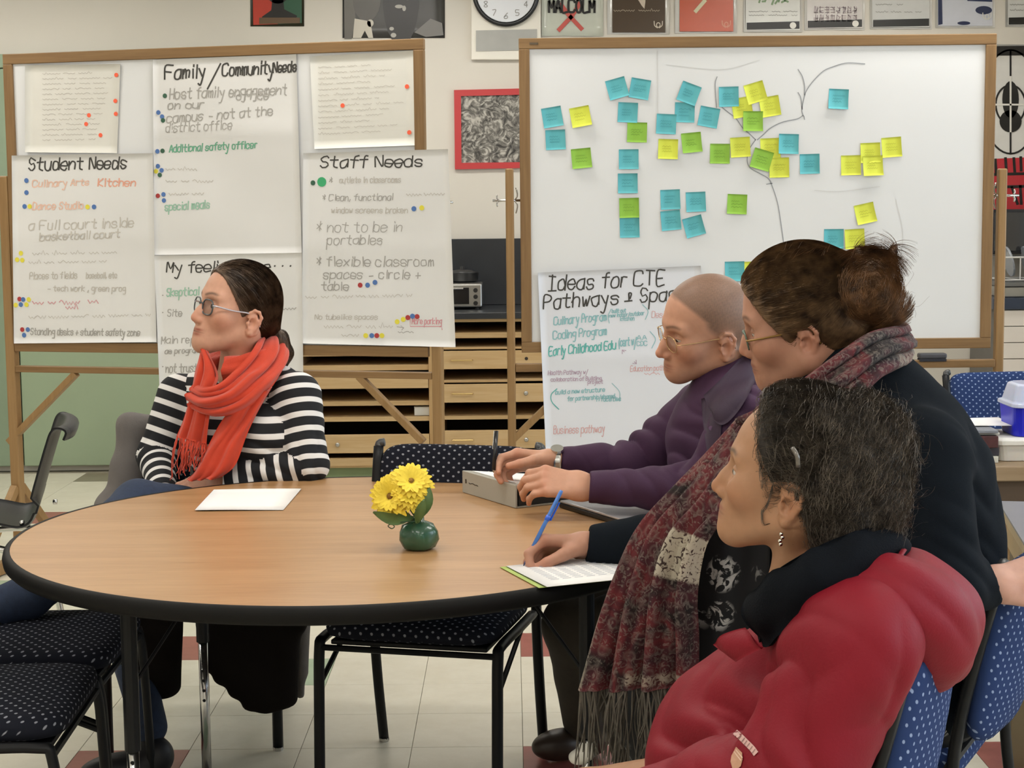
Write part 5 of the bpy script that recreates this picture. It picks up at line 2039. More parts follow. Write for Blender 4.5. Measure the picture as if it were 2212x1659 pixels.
def flat_sheet(name, c, z, m, label, cat, th=.0006, lift=None):
    pts = np.array(c, float)
    G = np.zeros((6, 6, 3))
    for i in range(6):
        for j in range(6):
            a, b = i / 5, j / 5
            G[i, j] = (1 - a) * ((1 - b) * pts[0] + b * pts[1]) + a * ((1 - b) * pts[3] + b * pts[2])
            G[i, j, 2] = z + (lift(a, b) if lift else 0)
    o = sheet(name, G, -th, m)
    return tag(o, label, cat)


q = [PZ(462, 1060, TZ), PZ(651, 1058, TZ), PZ(612, 1103, TZ), PZ(421, 1105, TZ)]
flat_sheet('paper_sheet', q, TZ + .003, M_PAPER, 'blank white sheet lying alone on the table before the woman in stripes', 'paper', lift=lambda a, b: .0012 * math.sin(3 * b + a))
A = PZ(1080, 1227, TZ)
B = PZ(1164, 1272, TZ)
u = unit(B - A)
v = np.array([-u[1], u[0], 0])
flat_sheet('green_sheet', [A, A + v * .279, B + v * .279, B], TZ + .0022, mat('lime_paper', '#c3d878', .7, var=.02), 'lime green sheet lying under the written notes', 'paper')
A2 = A + u * .004 + v * .012
ns = flat_sheet('notes_sheet', [A2, A2 + v * .279, A2 + v * .279 + u * .214, A2 + u * .214], TZ + .0042, M_PAPER, 'white sheet of writing under the hand with the blue pen', 'paper', lift=lambda a, b: .0015 * a)
rows_ = MB()
for i in range(12):
    for k in range(7):
        p0 = A2 + u * (.03 + i * .012) + v * (.03 + k * .026)
        rows_.bar(p0 + [0, 0, TZ + .0062 - p0[2]], p0 + v * .018 + [0, 0, TZ + .0062 - p0[2]], .0016, .0002)
ro = rows_.build('handwriting', mat('pen_ink_pale', '#9aa1b5', .8), ns)
ro['kind'] = 'stuff'
# binder
A = PZ(999, 1064, TZ)
B = PZ(1114, 1099, TZ)
u = unit(B - A)
v = np.array([-u[1], u[0], 0])
L = np.linalg.norm(B - A)
M_BIND = mat('binder_grey', '#a6a398', .5, var=.03)
bn = thing('ring_binder', (A + B) / 2 + v * .12, 'thick grey ring binder lying under the hands of the man', 'binder')
zb = TZ + .001
H = .058
bs = MB()
pr = [A, A + v * .004, A + v * .004, A]
bs.prism([A + [0, 0, .001], A + v * .005 + [0, 0, .001], A + v * .005 + [0, 0, H], A + [0, 0, H]], u * L)
bs.build('spine', M_BIND, bn, bev=.001)
MB().prism([A + v * .005 + [0, 0, .001], A + v * .26 + [0, 0, .001], A + v * .26 + [0, 0, .004], A + v * .005 + [0, 0, .004]], u * L).build('bottom_cover', M_BIND, bn)
MB().prism([A + v * .005 + [0, 0, H], A + v * .26 + [0, 0, .024], A + v * .26 + [0, 0, .021], A + v * .005 + [0, 0, H - .003]], u * L).build('top_cover', M_BIND, bn)
MB().prism([A + v * .012 + u * .006 + [0, 0, .005], A + v * .25 + u * .006 + [0, 0, .005], A + v * .25 + u * .006 + [0, 0, .019], A + v * .012 + u * .006 + [0, 0, H - .008]], u * (L - .012)).build('pages', mat('binder_inside', '#2a2826', .8), bn)
MB().prism([A + v * .02 + u * .02 + [0, 0, H + .0006 - .002], A + v * .23 + u * .02 + [0, 0, .029], A + v * .23 + u * .02 + [0, 0, .0296], A + v * .02 + u * .02 + [0, 0, H + .0004]], u * (L - .05)).build('loose_sheet', M_PAPER, bn)
FB = Face(A, B)
ink('spine_lettering', squiggle(1013, 1036, 1044, 1.4, -.28, 3, 2.2), 1.6, FB, M_PK, bn, .0008)
ink('spine_mark', [np.array([[1006, 1036], [1006.5, 1043]])], 2.5, FB, M_PK, bn, .0008)
# laptop
A = PZ(1207, 1097, TZ)
B = PZ(1298, 1125, TZ)
u = unit(B - A)
v = np.array([-u[1], u[0], 0])
lt = thing('laptop', A + u * .15 + v * .11, 'closed silver laptop with a black base under the sleeve of the man', 'laptop')
MB().prism([A + [0, 0, .001], A + v * .22 + [0, 0, .001], A + v * .22 + [0, 0, .013], A + [0, 0, .013]], u * .30).build('base', mat('laptop_black', '#1b1a18', .4), lt, bev=.003)
MB().prism([A + v * .002 + u * .002 + [0, 0, .0135], A + v * .218 + u * .002 + [0, 0, .0135], A + v * .218 + u * .002 + [0, 0, .019], A + v * .002 + u * .002 + [0, 0, .019]], u * .296).build('lid', mat('laptop_silver', '#c9c9cb', .3, metal=.5), lt, bev=.002)

# flowers in a wrapped pot
fp = PZ(905, 1186, TZ)
pot = thing('flower_pot', fp, 'bunch of yellow daisies in a small green-wrapped pot', 'flowers')
M_WRAP = mat('green_wrap', '#2f5741', .25, var=.35, vscale=22, bump=.5, bscale=40, coat=.3)
V, F = [], []
n = 28
prof = [(.024, 0), (.036, .006), (.042, .022), (.041, .040), (.034, .054), (.020, .060), (.012, .063), (.012, .070)]
for i, (r, z) in enumerate(prof):
    for k in range(n):
        a = 2 * math.pi * k / n
        w = 1 + .05 * math.sin(5 * a + i) + .03 * math.sin(9 * a - 2 * i)
        V.append(fp + [r * w * math.cos(a), r * w * math.sin(a), z])
for i in range(len(prof) - 1):
    for k in range(n):
        F.append((i * n + k, i * n + (k + 1) % n, (i + 1) * n + (k + 1) % n, (i + 1) * n + k))
F.append(tuple(range(n))[::-1])
F.append(tuple(range((len(prof) - 1) * n, len(prof) * n)))
mesh_obj('pot', V, F, M_WRAP, pot, smooth=True)
M_PET = mat('petal_yellow', '#f2d640', .6, var=.10, vscale=60)
M_EYE = mat('flower_eye', '#8a6420', .8, var=.3, vscale=200)
M_LEAF = mat('leaf_green', '#5d7a48', .5, var=.15, vscale=40)
M_STEM = mat('stem_green', '#37523a', .6)
yd = fp[1]


def daisy(px, py, dy, nrm, r, seed):
    rg = np.random.default_rng(seed)
    c = P(px, py, yd + dy)
    nrm = unit(nrm)
    a = unit(np.cross(nrm, [0, 0, 1.0]))
    b = np.cross(a, nrm)
    st = MB()
    st.tube(spline([fp + [0, 0, .06], (fp + [0, 0, .07] + c) / 2 + [0, 0, .01], c - nrm * .004], 8), .0022, 6)
    so = st.build('stem', M_STEM, pot, smooth=True)
    hd = None
    for ring, (cnt, rr, cup) in enumerate(((22, 1.0, .10), (20, .84, .26), (16, .62, .50))):
        m = MB()
        for k in range(cnt):
            t = 2 * math.pi * (k + .5 * ring) / cnt + rg.uniform(-.1, .1)
            d = a * math.cos(t) + b * math.sin(t)
            sd = np.cross(nrm, d)
            Lp = r * rr * rg.uniform(.88, 1.08)
            wp = r * .095
            Gp = np.zeros((6, 3, 3))
            for i in range(6):
                s = i / 5
                wid = wp * (.55 + .9 * math.sin(math.pi * min(1, s * .8 + .12))) * (1 if s < .95 else .45)
                base = c + d * (r * .14 + Lp * s * .86) + nrm * (Lp * cup * s - Lp * .25 * s * s + .002 * ring)
                for j in range(3):
                    Gp[i, j] = base + sd * wid * (j - 1) + nrm * (-.0012 if j == 1 else 0)
            m.grid(Gp)
        m.build('petals', M_PET, pot, smooth=True)['kind'] = 'stuff'
    MB().lathe([(.001, .004), (r * .10, .003), (r * .15, 0)], (0, 0, 0), 12)
    e = MB()
    e.cyl(c + nrm * .003, r * .12, .005, 12, axis=nrm)
    e.build('flower_eye', M_EYE, pot, smooth=True)


daisy(843, 1072, -.015, (-.35, -.85, .25), .052, 1)
daisy(888, 1040, -.01, (.1, -.75, .6), .050, 2)
daisy(884, 1030, .03, (.1, -.2, 1), .052, 3)
daisy(850, 1046, .02, (-.5, -.4, .8), .050, 4)
daisy(900, 1052, .03, (.6, -.4, .6), .044, 5)
daisy(884, 1066, -.02, (.15, -.8, .5), .042, 6)


def leaf(pts, w, seed):
    c = spline(np.array([P(x, y, yd + d) for x, y, d in pts]), 9)
    G = np.zeros((9, 3, 3))
    for i in range(9):
        s = i / 8
        t = unit(c[min(8, i + 1)] - c[max(0, i - 1)])
        sd = unit(np.cross(t, [0.1, 1, .2]))
        ww = w * math.sin(math.pi * (s * .93 + .05)) ** .8
        for j in range(3):
            G[i, j] = c[i] + sd * ww * (j - 1) + np.array([0, -.003 if j == 1 else 0, 0])
    sheet('leaf', G, .0005, M_LEAF, pot)


leaf([(893, 1118, 0), (850, 1122, -.03), (806, 1106, -.04)], .014, 1)
leaf([(905, 1120, -.01), (922, 1085, -.02), (926, 1050, -.01)], .013, 2)
leaf([(900, 1130, -.02), (908, 1105, -.045), (918, 1078, -.05)], .011, 3)
leaf([(892, 1128, 0), (872, 1112, .02), (838, 1118, .03)], .011, 4)
MB().tube(spline(np.array([P(x, y, yd - .02) for x, y in ((898, 1126), (866, 1128), (846, 1132), (838, 1136), (846, 1142), (852, 1137), (842, 1130))]), 20), .0012, 5).build('tendril', M_STEM, pot, smooth=True)

# ================================================================ cluttered desks at the side
M_DESK = wood('desk_wood', '#a08a6e', '#8a7356', axis='x', rough=.5)
x0 = P(2085, 1010, 4.85)[0]
dz = P(2100, 1008, 4.80)[2]
dk = thing('side_desk', (x0 + .5, 5.1, 0), 'brown wooden desk piled with boxes beyond the woman in the shawl', 'desk')
MB().bb((x0, 4.80, dz - .045), (x0 + 1.1, 5.40, dz)).build('desk_top', M_DESK, dk, bev=.004)
MB().bb((x0 + .04, 4.84, dz - .13), (x0 + 1.06, 4.87, dz - .046)).build('apron', mat('desk_apron', '#5b4a3a', .6), dk)
for x in (x0 + .06, x0 + 1.04):
    for y in (4.86, 5.34):
        MB().bb((x - .02, y - .02, 0), (x + .02, y + .02, dz - .046)).build('leg', M_DESK, dk, bev=.003)
# plastic tub
tx0, tx1 = P(2146, 1000, 4.9)[0], P(2260, 1000, 4.9)[0]
tu = thing('storage_tub', ((tx0 + tx1) / 2, 4.98, dz), 'translucent white storage tub with a lid under the blue caddy', 'storage tub')
M_TUB = mat('tub_plastic', '#dedbd4', .4, var=.02, sss=.2)
th = P(2180, 946, 4.88)[2]
rc = lambda cx, cy, hx, hy, z, r=.03: [(cx + sx * (hx - r) + r * math.cos(a), cy + sy * (hy - r) + r * math.sin(a), z) for (sx, sy, a0) in ((1, 1, 0), (-1, 1, 90), (-1, -1, 180), (1, -1, 270)) for a in np.radians(np.linspace(a0, a0 + 90, 6))]


def loft(rings):
    b = MB()
    n = len(rings[0])
    V = [p for r in rings for p in r]
    F = [(i * n + k, i * n + (k + 1) % n, (i + 1) * n + (k + 1) % n, (i + 1) * n + k) for i in range(len(rings) - 1) for k in range(n)]
    F += [tuple(range(n))[::-1], tuple(range((len(rings) - 1) * n, len(rings) * n))]
    return b.add(V, F)


hx = (tx1 - tx0) / 2
cx = (tx0 + tx1) / 2
loft([rc(cx, 4.98, hx * .88, .09, dz + .001), rc(cx, 4.98, hx * .98, .1, th - .022)]).build('tub', M_TUB, tu, smooth=False, bev=.002)
loft([rc(cx, 4.98, hx * 1.05, .108, th - .022), rc(cx, 4.98, hx * 1.06, .11, th - .008), rc(cx, 4.98, hx * 1.0, .1, th)]).build('lid', mat('tub_lid', '#eae8e2', .4), tu, bev=.002)
cb = thing('craft_caddy', (cx + .02, 4.97, th), 'royal blue plastic box with a clear domed lid on the white tub', 'box')
ch = P(2190, 882, 4.88)[2]
ct = P(2190, 833, 4.88)[2]
c2 = .028 + (P(2172, 900, 4.88)[0] + P(2290, 900, 4.88)[0]) / 2
h2 = (P(2290, 900, 4.88)[0] - P(2172, 900, 4.88)[0]) / 2
loft([rc(c2, 4.97, h2 * .93, .08, th + .001), rc(c2, 4.97, h2, .09, ch)]).build('tub', mat('caddy_blue', '#1c22c4', .35, var=.05), cb, bev=.003)
loft([rc(c2, 4.97, h2 * 1.06, .1, ch), rc(c2, 4.97, h2 * 1.05, .098, ch + .012), rc(c2, 4.97, h2 * .95, .085, ch + .014), rc(c2, 4.97, h2 * .8, .07, ct - .004), rc(c2, 4.97, h2 * .7, .06, ct)]).build('lid', mat('caddy_lid', '#c3cbe6', .2, sss=.3), cb, bev=.003)
# stack of boxed games and papers
bx0, bx1 = P(2050, 960, 5.0)[0], P(2138, 960, 5.0)[0]
zt_ = dz
for (hh, c, nm, lab, cat, sh) in ((.02, '#c9c8bd', 'folder', 'cream folder at the foot of the stack beside the tub', 'folder', 0), (.026, '#33303a', 'book', 'thick dark book above the cream folder on the desk', 'book', .01),
                                  (.036, '#4a2426', 'game_box', 'dark red and black box in the stack beside the tub', 'box', -.005), (.008, '#cfcdc4', 'magazine_tray', 'cream tray lying across the dark red box', 'tray', .012),
                                  (.01, '#7b7f88', 'binder', 'slim grey binder topping the stack beside the tub', 'binder', -.008)):
    tag(MB().bb((bx0 - .02 + sh, 4.86 + sh, zt_ + .0005), (bx1 - .014 + sh * .5, 5.12 + sh, zt_ + hh)).build(nm, mat('stack_' + nm, c, .5, var=.5 if nm == 'game_box' else .05, vscale=30), bev=.002), lab, cat)
    zt_ += hh
flat_sheet('loose_paper', [(bx0 + .03, 5.1, 0), (bx1 + .06, 5.12, 0), (bx1 + .05, 4.92, 0), (bx0 + .02, 4.93, 0)], zt_ + .004, M_PAPER, 'loose white paper on top of the slim grey binder', 'paper')
# grey-topped desk
g0 = P(2156, 1082, 4.28)
gd = thing('grey_desk', (g0[0] + .35, 3.95, 0), 'grey-topped student desk with tan edge beside the shawl woman', 'desk')
gz = g0[2]
e1 = PZ(2290, 1300, gz)
e = unit((e1 - g0) * [1, 1, 0])
s_ = np.array([-e[1], e[0], 0])
g0 = np.array([g0[0], g0[1], gz])
gp = [g0, g0 + e * .55, g0 + e * .55 + s_ * .60, g0 + s_ * .60]
MB().prism([p - [0, 0, .006] for p in gp], (0, 0, .006)).build('desk_top', mat('grey_laminate', '#75757a', .4, var=.04), gd)
MB().prism([p - [0, 0, .026] for p in gp], (0, 0, .0198)).build('edge_band', mat('tan_edge', '#b5a078', .5), gd)
for p in (g0 + e * .06 + s_ * .05, g0 + e * .5 + s_ * .05, g0 + e * .06 + s_ * .55, g0 + e * .5 + s_ * .55):
    MB().bb((p[0] - .02, p[1] - .02, 0), (p[0] + .02, p[1] + .02, gz - .026)).build('leg', mat('desk_leg', '#6f6046', .5), gd, bev=.003)
MB().prism([g0 + e * .03 + s_ * .02 - [0, 0, .11], g0 + e * .52 + s_ * .02 - [0, 0, .11], g0 + e * .52 + s_ * .02 - [0, 0, .026], g0 + e * .03 + s_ * .02 - [0, 0, .026]], s_ * .015).build('apron', mat('tan_wood', '#a98f63', .5), gd)
pp = g0 + e * .12 + s_ * .15
flat_sheet('loose_paper', [pp, pp + e * .2, pp + e * .2 + s_ * .28, pp + s_ * .28], gz + .002, M_PAPER, 'white paper lying on the grey-topped desk', 'paper')

# ================================================================ people
def person(base, label):
    return thing('person', (base[0], base[1], 0), label, 'person')


def body_mesh(root, fr, hp, skin, lip, brow, core, hands, extra=None, browz=.038, hres=.0022):
    """one figure: head, neck, trunk, limbs and hands in a single mesh"""
    V, F = sculpt(hp, hres)
    C = head_colors(V, skin, lip, brow, extra, browz)
    parts = [(fr.w(V), F, C)]
    for q in core:
        q['ra'], q['rb'], q['k'] = q['ra'] * .78, q['rb'] * .78, .02
    V2, F2 = sculpt(core, .009)
    parts.append((V2, F2, np.tile(np.array(skin), (len(V2), 1))))
    for hnd in hands:
        parts.append((hnd[0], hnd[1], hnd[2]))
    V, F, C = join_vf(parts)
    return mesh_obj('body', V, F, M_SKIN, root, smooth=True, col=C)


def garment(name, prims, h, m, root, disp=None, damp=.01, col=None, attrs=None, clip=None):
    V, F = sculpt(prims, h, disp, damp, clip)
    return mesh_obj(name, V, F, m, root, smooth=True, col=None if col is None else col(V), attrs=None if attrs is None else attrs(V)), V, F


def glasses(fr, body, mframe, lens_col, w=.0215, h=.017, cz=.004, cx=.108, rim=.0012, arm_m=None, rim_pow=.7, tint=.0):
    g = thing_child('glasses', body)
    m = MB()
    for s in (-1, 1):
        pts = []
        for a in np.linspace(0, 2 * math.pi, 29):
            c_, s_ = math.cos(a), math.sin(a)
            y = w * math.copysign(abs(c_) ** rim_pow, c_)
            z = h * math.copysign(abs(s_) ** rim_pow, s_)
            pts.append(fr.w1((cx - .10 * abs(y + s * .0) * .0 - .006 * ((y * s + .0) / w * .5 + .5), s * .033 + y, cz + z)))
        m.tube(pts, rim, 6, cap=False)
    m.tube(spline([fr.w1((cx + .001, -.0125, cz + .006)), fr.w1((cx + .004, 0, cz + .009)), fr.w1((cx + .001, .0125, cz + .006))], 8), rim * 1.1, 6)
    fo = m.build('rims', mframe, g, smooth=True)
    for s in (-1, 1):
        a = MB()
        a.tube(spline([fr.w1((cx - .006, s * .0545, cz + .006)), fr.w1((cx - .012, s * .066, cz + .007)), fr.w1((.05, s * .0745, .010)), fr.w1((.005, s * .080, .010)), fr.w1((-.020, s * .083, -.002)), fr.w1((-.028, s * .082, -.02))], 22), rim * 1.15, 6)
        a.build('temple_arm', arm_m or mframe, g, smooth=True)
        V = [fr.w1((cx - .006 * (math.copysign(abs(math.cos(t)) ** rim_pow, math.cos(t)) * s * .5 + .5), s * .033 + w * math.copysign(abs(math.cos(t)) ** rim_pow, math.cos(t)), cz + h * math.copysign(abs(math.sin(t)) ** rim_pow, math.sin(t)))) for t in np.linspace(0, 2 * math.pi, 24, endpoint=False)]
        mesh_obj('lens', V, [tuple(range(24))], lens_mat(), g)
    return g


def lens_mat():
    if 'lens' in MATS:
        return MATS['lens']
    m = bpy.data.materials.new('spectacle_lens')
    m.use_nodes = True
    nt = m.node_tree
    nt.nodes.clear()
    o = N(nt, 'ShaderNodeOutputMaterial')
    t = N(nt, 'ShaderNodeBsdfTransparent')
    t.inputs[0].default_value = (.93, .95, .95, 1)
    g = N(nt, 'ShaderNodeBsdfGlossy', i_Roughness=.03)
    mx = N(nt, 'ShaderNodeMixShader')
    f = N(nt, 'ShaderNodeFresnel', i_IOR=1.4)
    nt.links.new(f.outputs[0], mx.inputs[0])
    nt.links.new(t.outputs[0], mx.inputs[1])
    nt.links.new(g.outputs[0], mx.inputs[2])
    nt.links.new(mx.outputs[0], o.inputs[0])
    MATS['lens'] = m
    return m


def thing_child(name, root):
    o = bpy.data.objects.new(name, None)
    o.empty_display_size = .02
    COL.objects.link(o)
    o.parent = root
    return o


def scalp(dr=.008, hl=.055, slope=.55, low=-.075, nape=(-.03, .0), ear=True):
    """hair body hugging the skull, open at the face"""
    q = [ell((-.004, 0, .052), (.099 + dr, .077 + dr, .085 + dr), k=.02), ell((-.034, 0, .006), (.070 + dr, .066 + dr, .072), k=.03)]
    q.append(cutp((hl, 0, .05), (1, 0, -slope)))
    q.append(cutp((-.02, 0, low), (.35, 0, -1)))
    if ear:
        for s in (-1, 1):
            q.append(ell((-.002, s * .085, -.022), (.028, .024, .036), k=.008, op='-'))
    return q


def caster(V, F):
    from mathutils.bvhtree import BVHTree
    return BVHTree.FromPolygons([tuple(v) for v in V], [tuple(int(i) for i in f) for f in F])


def cast_px(x, y, off, trees, dflt):
    """nearest cloth or skin surface on a sight line, lifted by off"""
    d = ray(x, y)
    d = d / np.linalg.norm(d)
    best = None
    for t in trees:
        h_ = t.ray_cast(Vector(CAM), Vector(d))
        if h_[0] is not None and (best is None or h_[3] < best):
            best = h_[3]
    if best is None:
        return P(x, y, dflt)
    return CAM + d * (best - off)


def cloth_patch(rows, n_s, n_t, cast, off, bulge=0.0):
    L = spline(np.array([r[0] for r in rows], float), n_s)
    R_ = spline(np.array([r[1] for r in rows], float), n_s)
    G = np.zeros((n_s, n_t, 3))
    for i in range(n_s):
        for j in range(n_t):
            t = j / (n_t - 1)
            q = L[i] * (1 - t) + R_[i] * t
            G[i, j] = cast(q[0], q[1], off + bulge * math.sin(math.pi * t))
    for _ in range(2):
        G[1:-1] = (G[:-2] + 2 * G[1:-1] + G[2:]) / 4
    return G


def strands_obj(name, curves, r, m, parent, n=2):
    V, F = strand_tubes(curves, r, n)
    o = mesh_obj(name, V, F, m, parent, smooth=True)
    o['kind'] = 'stuff'
    return o


PEOPLE_ON = globals().get('PEOPLE_ON', 'ABCD')
NRM = np.array

# ---------------------------------------------------------------- woman in stripes and orange scarf
def build_A():
    skin, lip, brow = srgb('#cd9c83'), srgb('#955342'), srgb('#4a362a')
    rt = person((-.82, 4.62), 'woman in a black and white striped top and orange-red scarf, wearing glasses')
    fr = head_frame(549, 698, 4.56, 34, 11, 4, 1.075)
    hp = head_prims(neck=.049, jaw=.95, nose=.75, lid=.0056)
    shL, shR = P(640, 856, 4.60), P(388, 856, 4.76)
    elL, elR = P(664, 1005, 4.52), P(338, 985, 4.72)
    wrL, wrR = P(482, 1046, 4.53), P(352, 1062, 4.55)
    nb = fr.w1((-.055, 0, -.17))
    pel = P(560, 1150, 4.70)
    chest = P(525, 930, 4.70)
    core = [cap(pel, chest, .12, .12, k=.05), cap(chest, nb, .12, .06, k=.05), cap(shL, shR, .05, .05, k=.05), cap(shL, elL, .045, .036), cap(elL, wrL, .036, .026), cap(shR, elR, .045, .036), cap(elR, wrR, .036, .026)]
    kneeL, kneeR = P(300, 1094, 4.42), P(215, 1150, 4.58)
    hip1, hip2 = P(600, 1150, 4.66), P(500, 1150, 4.76)
    footL = np.array([-.955, 4.18, .05])
    core += [cap(hip1, kneeL, .07, .05, k=.04), cap(hip2, kneeR, .07, .05, k=.04), cap(kneeR, footL + [0, .1, 0], .05, .035)]
    hd = make_hand(wrL, (-1, -.06, -.10), (.1, -.55, .8), [(18, 22, 12)] * 4, [(.75, .45, -.35), (.9, .2, -.3), (.95, .1, -.2)], right=False, skin=skin, sc=.98)
    body = body_mesh(rt, fr, hp, skin, lip, brow, core, [hd])
    eyes(fr, body, (1, .10, .05))
    glasses(fr, body, mat('frame_grey_blue', '#464d50', .3), None, w=.0245, h=.0195, cz=.007, cx=.1045, rim=.0021, arm_m=mat('arm_silver', '#c9c7d0', .25, metal=.6))
    # hair
    hm = hair_mat('hair_dark_brown', '#35281f', '#6a5645', .5)
    hq = scalp(dr=.007, hl=.052, slope=.58, low=-.070) + [cap((-.085, 0, -.02), (-.108, 0, -.045), .030, .024, k=.03)]
    V, F = sculpt(hq, .003, lambda X: .0012 * wob(X * np.float32([1, 1, 1]), 160, 5), .003)
    tail = [cap((-.100, .01, -.035), (-.118, .02, -.045), .018, .021, k=.012), cap((-.118, .02, -.045), (-.136, .03, -.080), .022, .020, k=.012), cap((-.136, .03, -.080), (-.134, .035, -.125), .019, .008, k=.012)]
    Vt, Ft = sculpt(tail, .003, lambda X: .0018 * wob(X, 190, 6), .003)
    hair = mesh_obj('hair', fr.w(np.vstack([V, Vt])), np.vstack([F, Ft + len(V)]), hm, body, smooth=True)
    st = flow_strands(hq, V, None, np.array([-.108, 0, -.043]), 7000, 15, .010, 3, lift=.0015, wig=.08)
    st2 = flow_strands(tail, Vt, None, np.array([-.134, .035, -.17]), 700, 9, .008, 4, lift=.004, wig=.2)
    for nm, q_ in (('strands', st), ('ponytail_strands', st2)):
        m_, k_ = q_.shape[:2]
        strands_obj(nm, fr.w(q_.reshape(-1, 3)).reshape(m_, k_, 3), .0004, hm, hair)
    # striped top
    up = [cap(pel + [0, 0, .02], chest, .158, .150, k=.06, g=0), cap(chest, P(540, 850, 4.72), .150, .105, k=.06, g=0), cap(P(600, 845, 4.66), P(450, 850, 4.76), .075, .075, k=.05, g=0),
          ell(P(470, 950, 4.60), (.085, .07, .08), k=.05, g=0), ell(P(575, 945, 4.56), (.085, .07, .08), k=.05, g=0),
          cap(shL, elL, .070, .056, k=.02, g=1), cap(elL, wrL, .056, .040, k=.018, g=2), cap(shR, elR, .066, .052, k=.02, g=3), cap(elR, wrR, .052, .040, k=.018, g=4),
          cutp(P(487, 1046, 4.53), (-1, 0, -.05), .10)]
    fl = [(elL, unit(wrL - elL), .035, .004, .09), (shL + [0, 0, -.08], unit(elL - shL), .05, .003, .10), (elR, unit(wrR - elR), .035, .004, .08), (P(560, 1000, 4.5), (.3, 0, 1), .06, .005, .12)]
    V, F = sculpt(up, .0042, lambda X: folds(X, fl) + .0018 * wob(X, 26, 9), .008)
    g = np.repeat(groups_of(up, V[F].mean(1)), 4)
    V0 = V
    V = V[F.ravel()]
    U = lambda a, b, o: (V - a) @ unit(b - a) + o
    lU, lR = np.linalg.norm(elL - shL), np.linalg.norm(elR - shR)
    stripe = V[:, 2].copy() + .03 * (V[:, 0] - chest[0]) + .12 * np.abs(V[:, 1] - chest[1])
    stripe = np.where(g == 1, U(shL, elL, 0), stripe)
    stripe = np.where(g == 2, U(elL, wrL, lU), stripe)
    stripe = np.where(g == 3, U(shR, elR, 0), stripe)
    stripe = np.where(g == 4, U(elR, wrR, lR), stripe)
    m, nt, b = nodes_of('striped_knit')
    a = N(nt, 'ShaderNodeAttribute')
    a.attribute_name = 'stripe'
    dv = N(nt, 'ShaderNodeMath', operation='DIVIDE')
    dv.inputs[1].default_value = .0405
    fc = N(nt, 'ShaderNodeMath', operation='FRACT')
    nt.links.new(a.outputs['Fac'], dv.inputs[0])
    nt.links.new(dv.outputs[0], fc.inputs[0])
    r = ramp(nt, [(0, srgb('#15161b')), (.60, srgb('#15161b')), (.63, srgb('#e2e0de')), (.97, srgb('#e2e0de')), (1.0, srgb('#15161b'))])
    nt.links.new(fc.outputs[0], r.inputs[0])
    nt.links.new(r.outputs[0], b.inputs['Base Color'])
    b.inputs['Roughness'].default_value = .9
    n = N(nt, 'ShaderNodeTexNoise', i_Scale=500.0)
    bp = N(nt, 'ShaderNodeBump', i_Strength=.25, i_Distance=.001)
    nt.links.new(n.outputs['Fac'], bp.inputs['Height'])
    nt.links.new(bp.outputs[0], b.inputs['Normal'])
    mesh_obj('striped_top', V0, F, m, rt, smooth=True, attrs={'stripe': stripe})
    # jeans
    jm = mat('denim_navy', '#27344c', .85, var=.15, vscale=80, bump=.4, bscale=500)
    jq = [cap(hip1, kneeL, .092, .072, k=.04), cap(hip2, kneeR, .092, .074, k=.04), ell(pel + [0, 0, .03], (.17, .15, .11), k=.05), cap(kneeL, P(60, 1292, 4.0), .070, .052, k=.02), cap(P(60, 1292, 4.0), P(-60, 1330, 3.95), .052, .046, k=.02),
          cap(kneeR, footL + [0, .03, .08], .068, .046, k=.03)]
    garment('jeans', jq, .006, jm, rt, lambda X: .003 * wob(X, 40, 3))
    sh = [ell(footL + [-.06, -.03, -.005], (.11, .045, .040), rotz(.4), k=.02), ell(footL + [.01, .01, .01], (.055, .045, .055), k=.02), cutp(footL * [1, 1, 0], (0, 0, -1), .5)]
    garment('shoe', sh, .005, mat('shoe_dark', '#1d1c1f', .5), rt)
    sh2 = [ell(P(-80, 1340, 3.95), (.10, .045, .042), k=.02)]
    garment('shoe', sh2, .005, mat('shoe_dark', '#1d1c1f', .5), rt)
    # scarf
    sm = mat('scarf_orange', '#c63e22', .9, var=.08, vscale=30, bump=.35, bscale=420, sheen=.3)
    sc = thing_child('scarf', rt)
    ring = [fr.w1(q) for q in ((.035, .055, -.135), (-.01, .082, -.112), (-.075, .072, -.085), (-.115, 0, -.078), (-.085, -.07, -.10), (-.01, -.078, -.125), (.045, -.04, -.150))]
    pts = spline(np.array(ring), 40)
    G = np.zeros((40, 22, 3))
    axis = fr.R @ np.array([.25, 0, 1.0])
    axis = unit(axis)
    cen = fr.w1((-.03, 0, -.12))
    for i in range(40):
        out = pts[i] - cen
        out = unit(out - axis * (out @ axis))
        for j in range(22):
            a_ = 2 * math.pi * j / 21
            w = 1 + .16 * math.sin(5 * a_ + i * .25) + .08 * math.sin(9 * a_ - i * .4)
            G[i, j] = pts[i] + out * .024 * w * math.cos(a_) + axis * .040 * w * math.sin(a_) - axis * .02
    MBg = MB()
    MBg.grid(G)
    MBg.build('neck_wrap', sm, sc, smooth=True)
    cowl = drape([((566, 728, 4.66), (599, 738, 4.74)), ((545, 757, 4.55), (624, 772, 4.66)), ((503, 808, 4.50), (592, 828, 4.53)), ((474, 832, 4.475), (530, 882, 4.47)), ((446, 838, 4.48), (470, 898, 4.465)), ((424, 832, 4.53), (420, 884, 4.52))], 40, 30, (2.6, .009), 3, .022)
    sheet('cowl_fold', cowl, .004, sm, sc)
    left = drape([((440, 762, 4.56), (452, 760, 4.54)), ((424, 798, 4.54), (474, 812, 4.50)), ((414, 846, 4.53), (462, 850, 4.485)), ((398, 905, 4.52), (452, 915, 4.48)), ((382, 945, 4.515), (447, 958, 4.49))], 34, 24, (2.3, .006), 4, .012)
    sheet('hanging_end', left, .003, sm, sc)
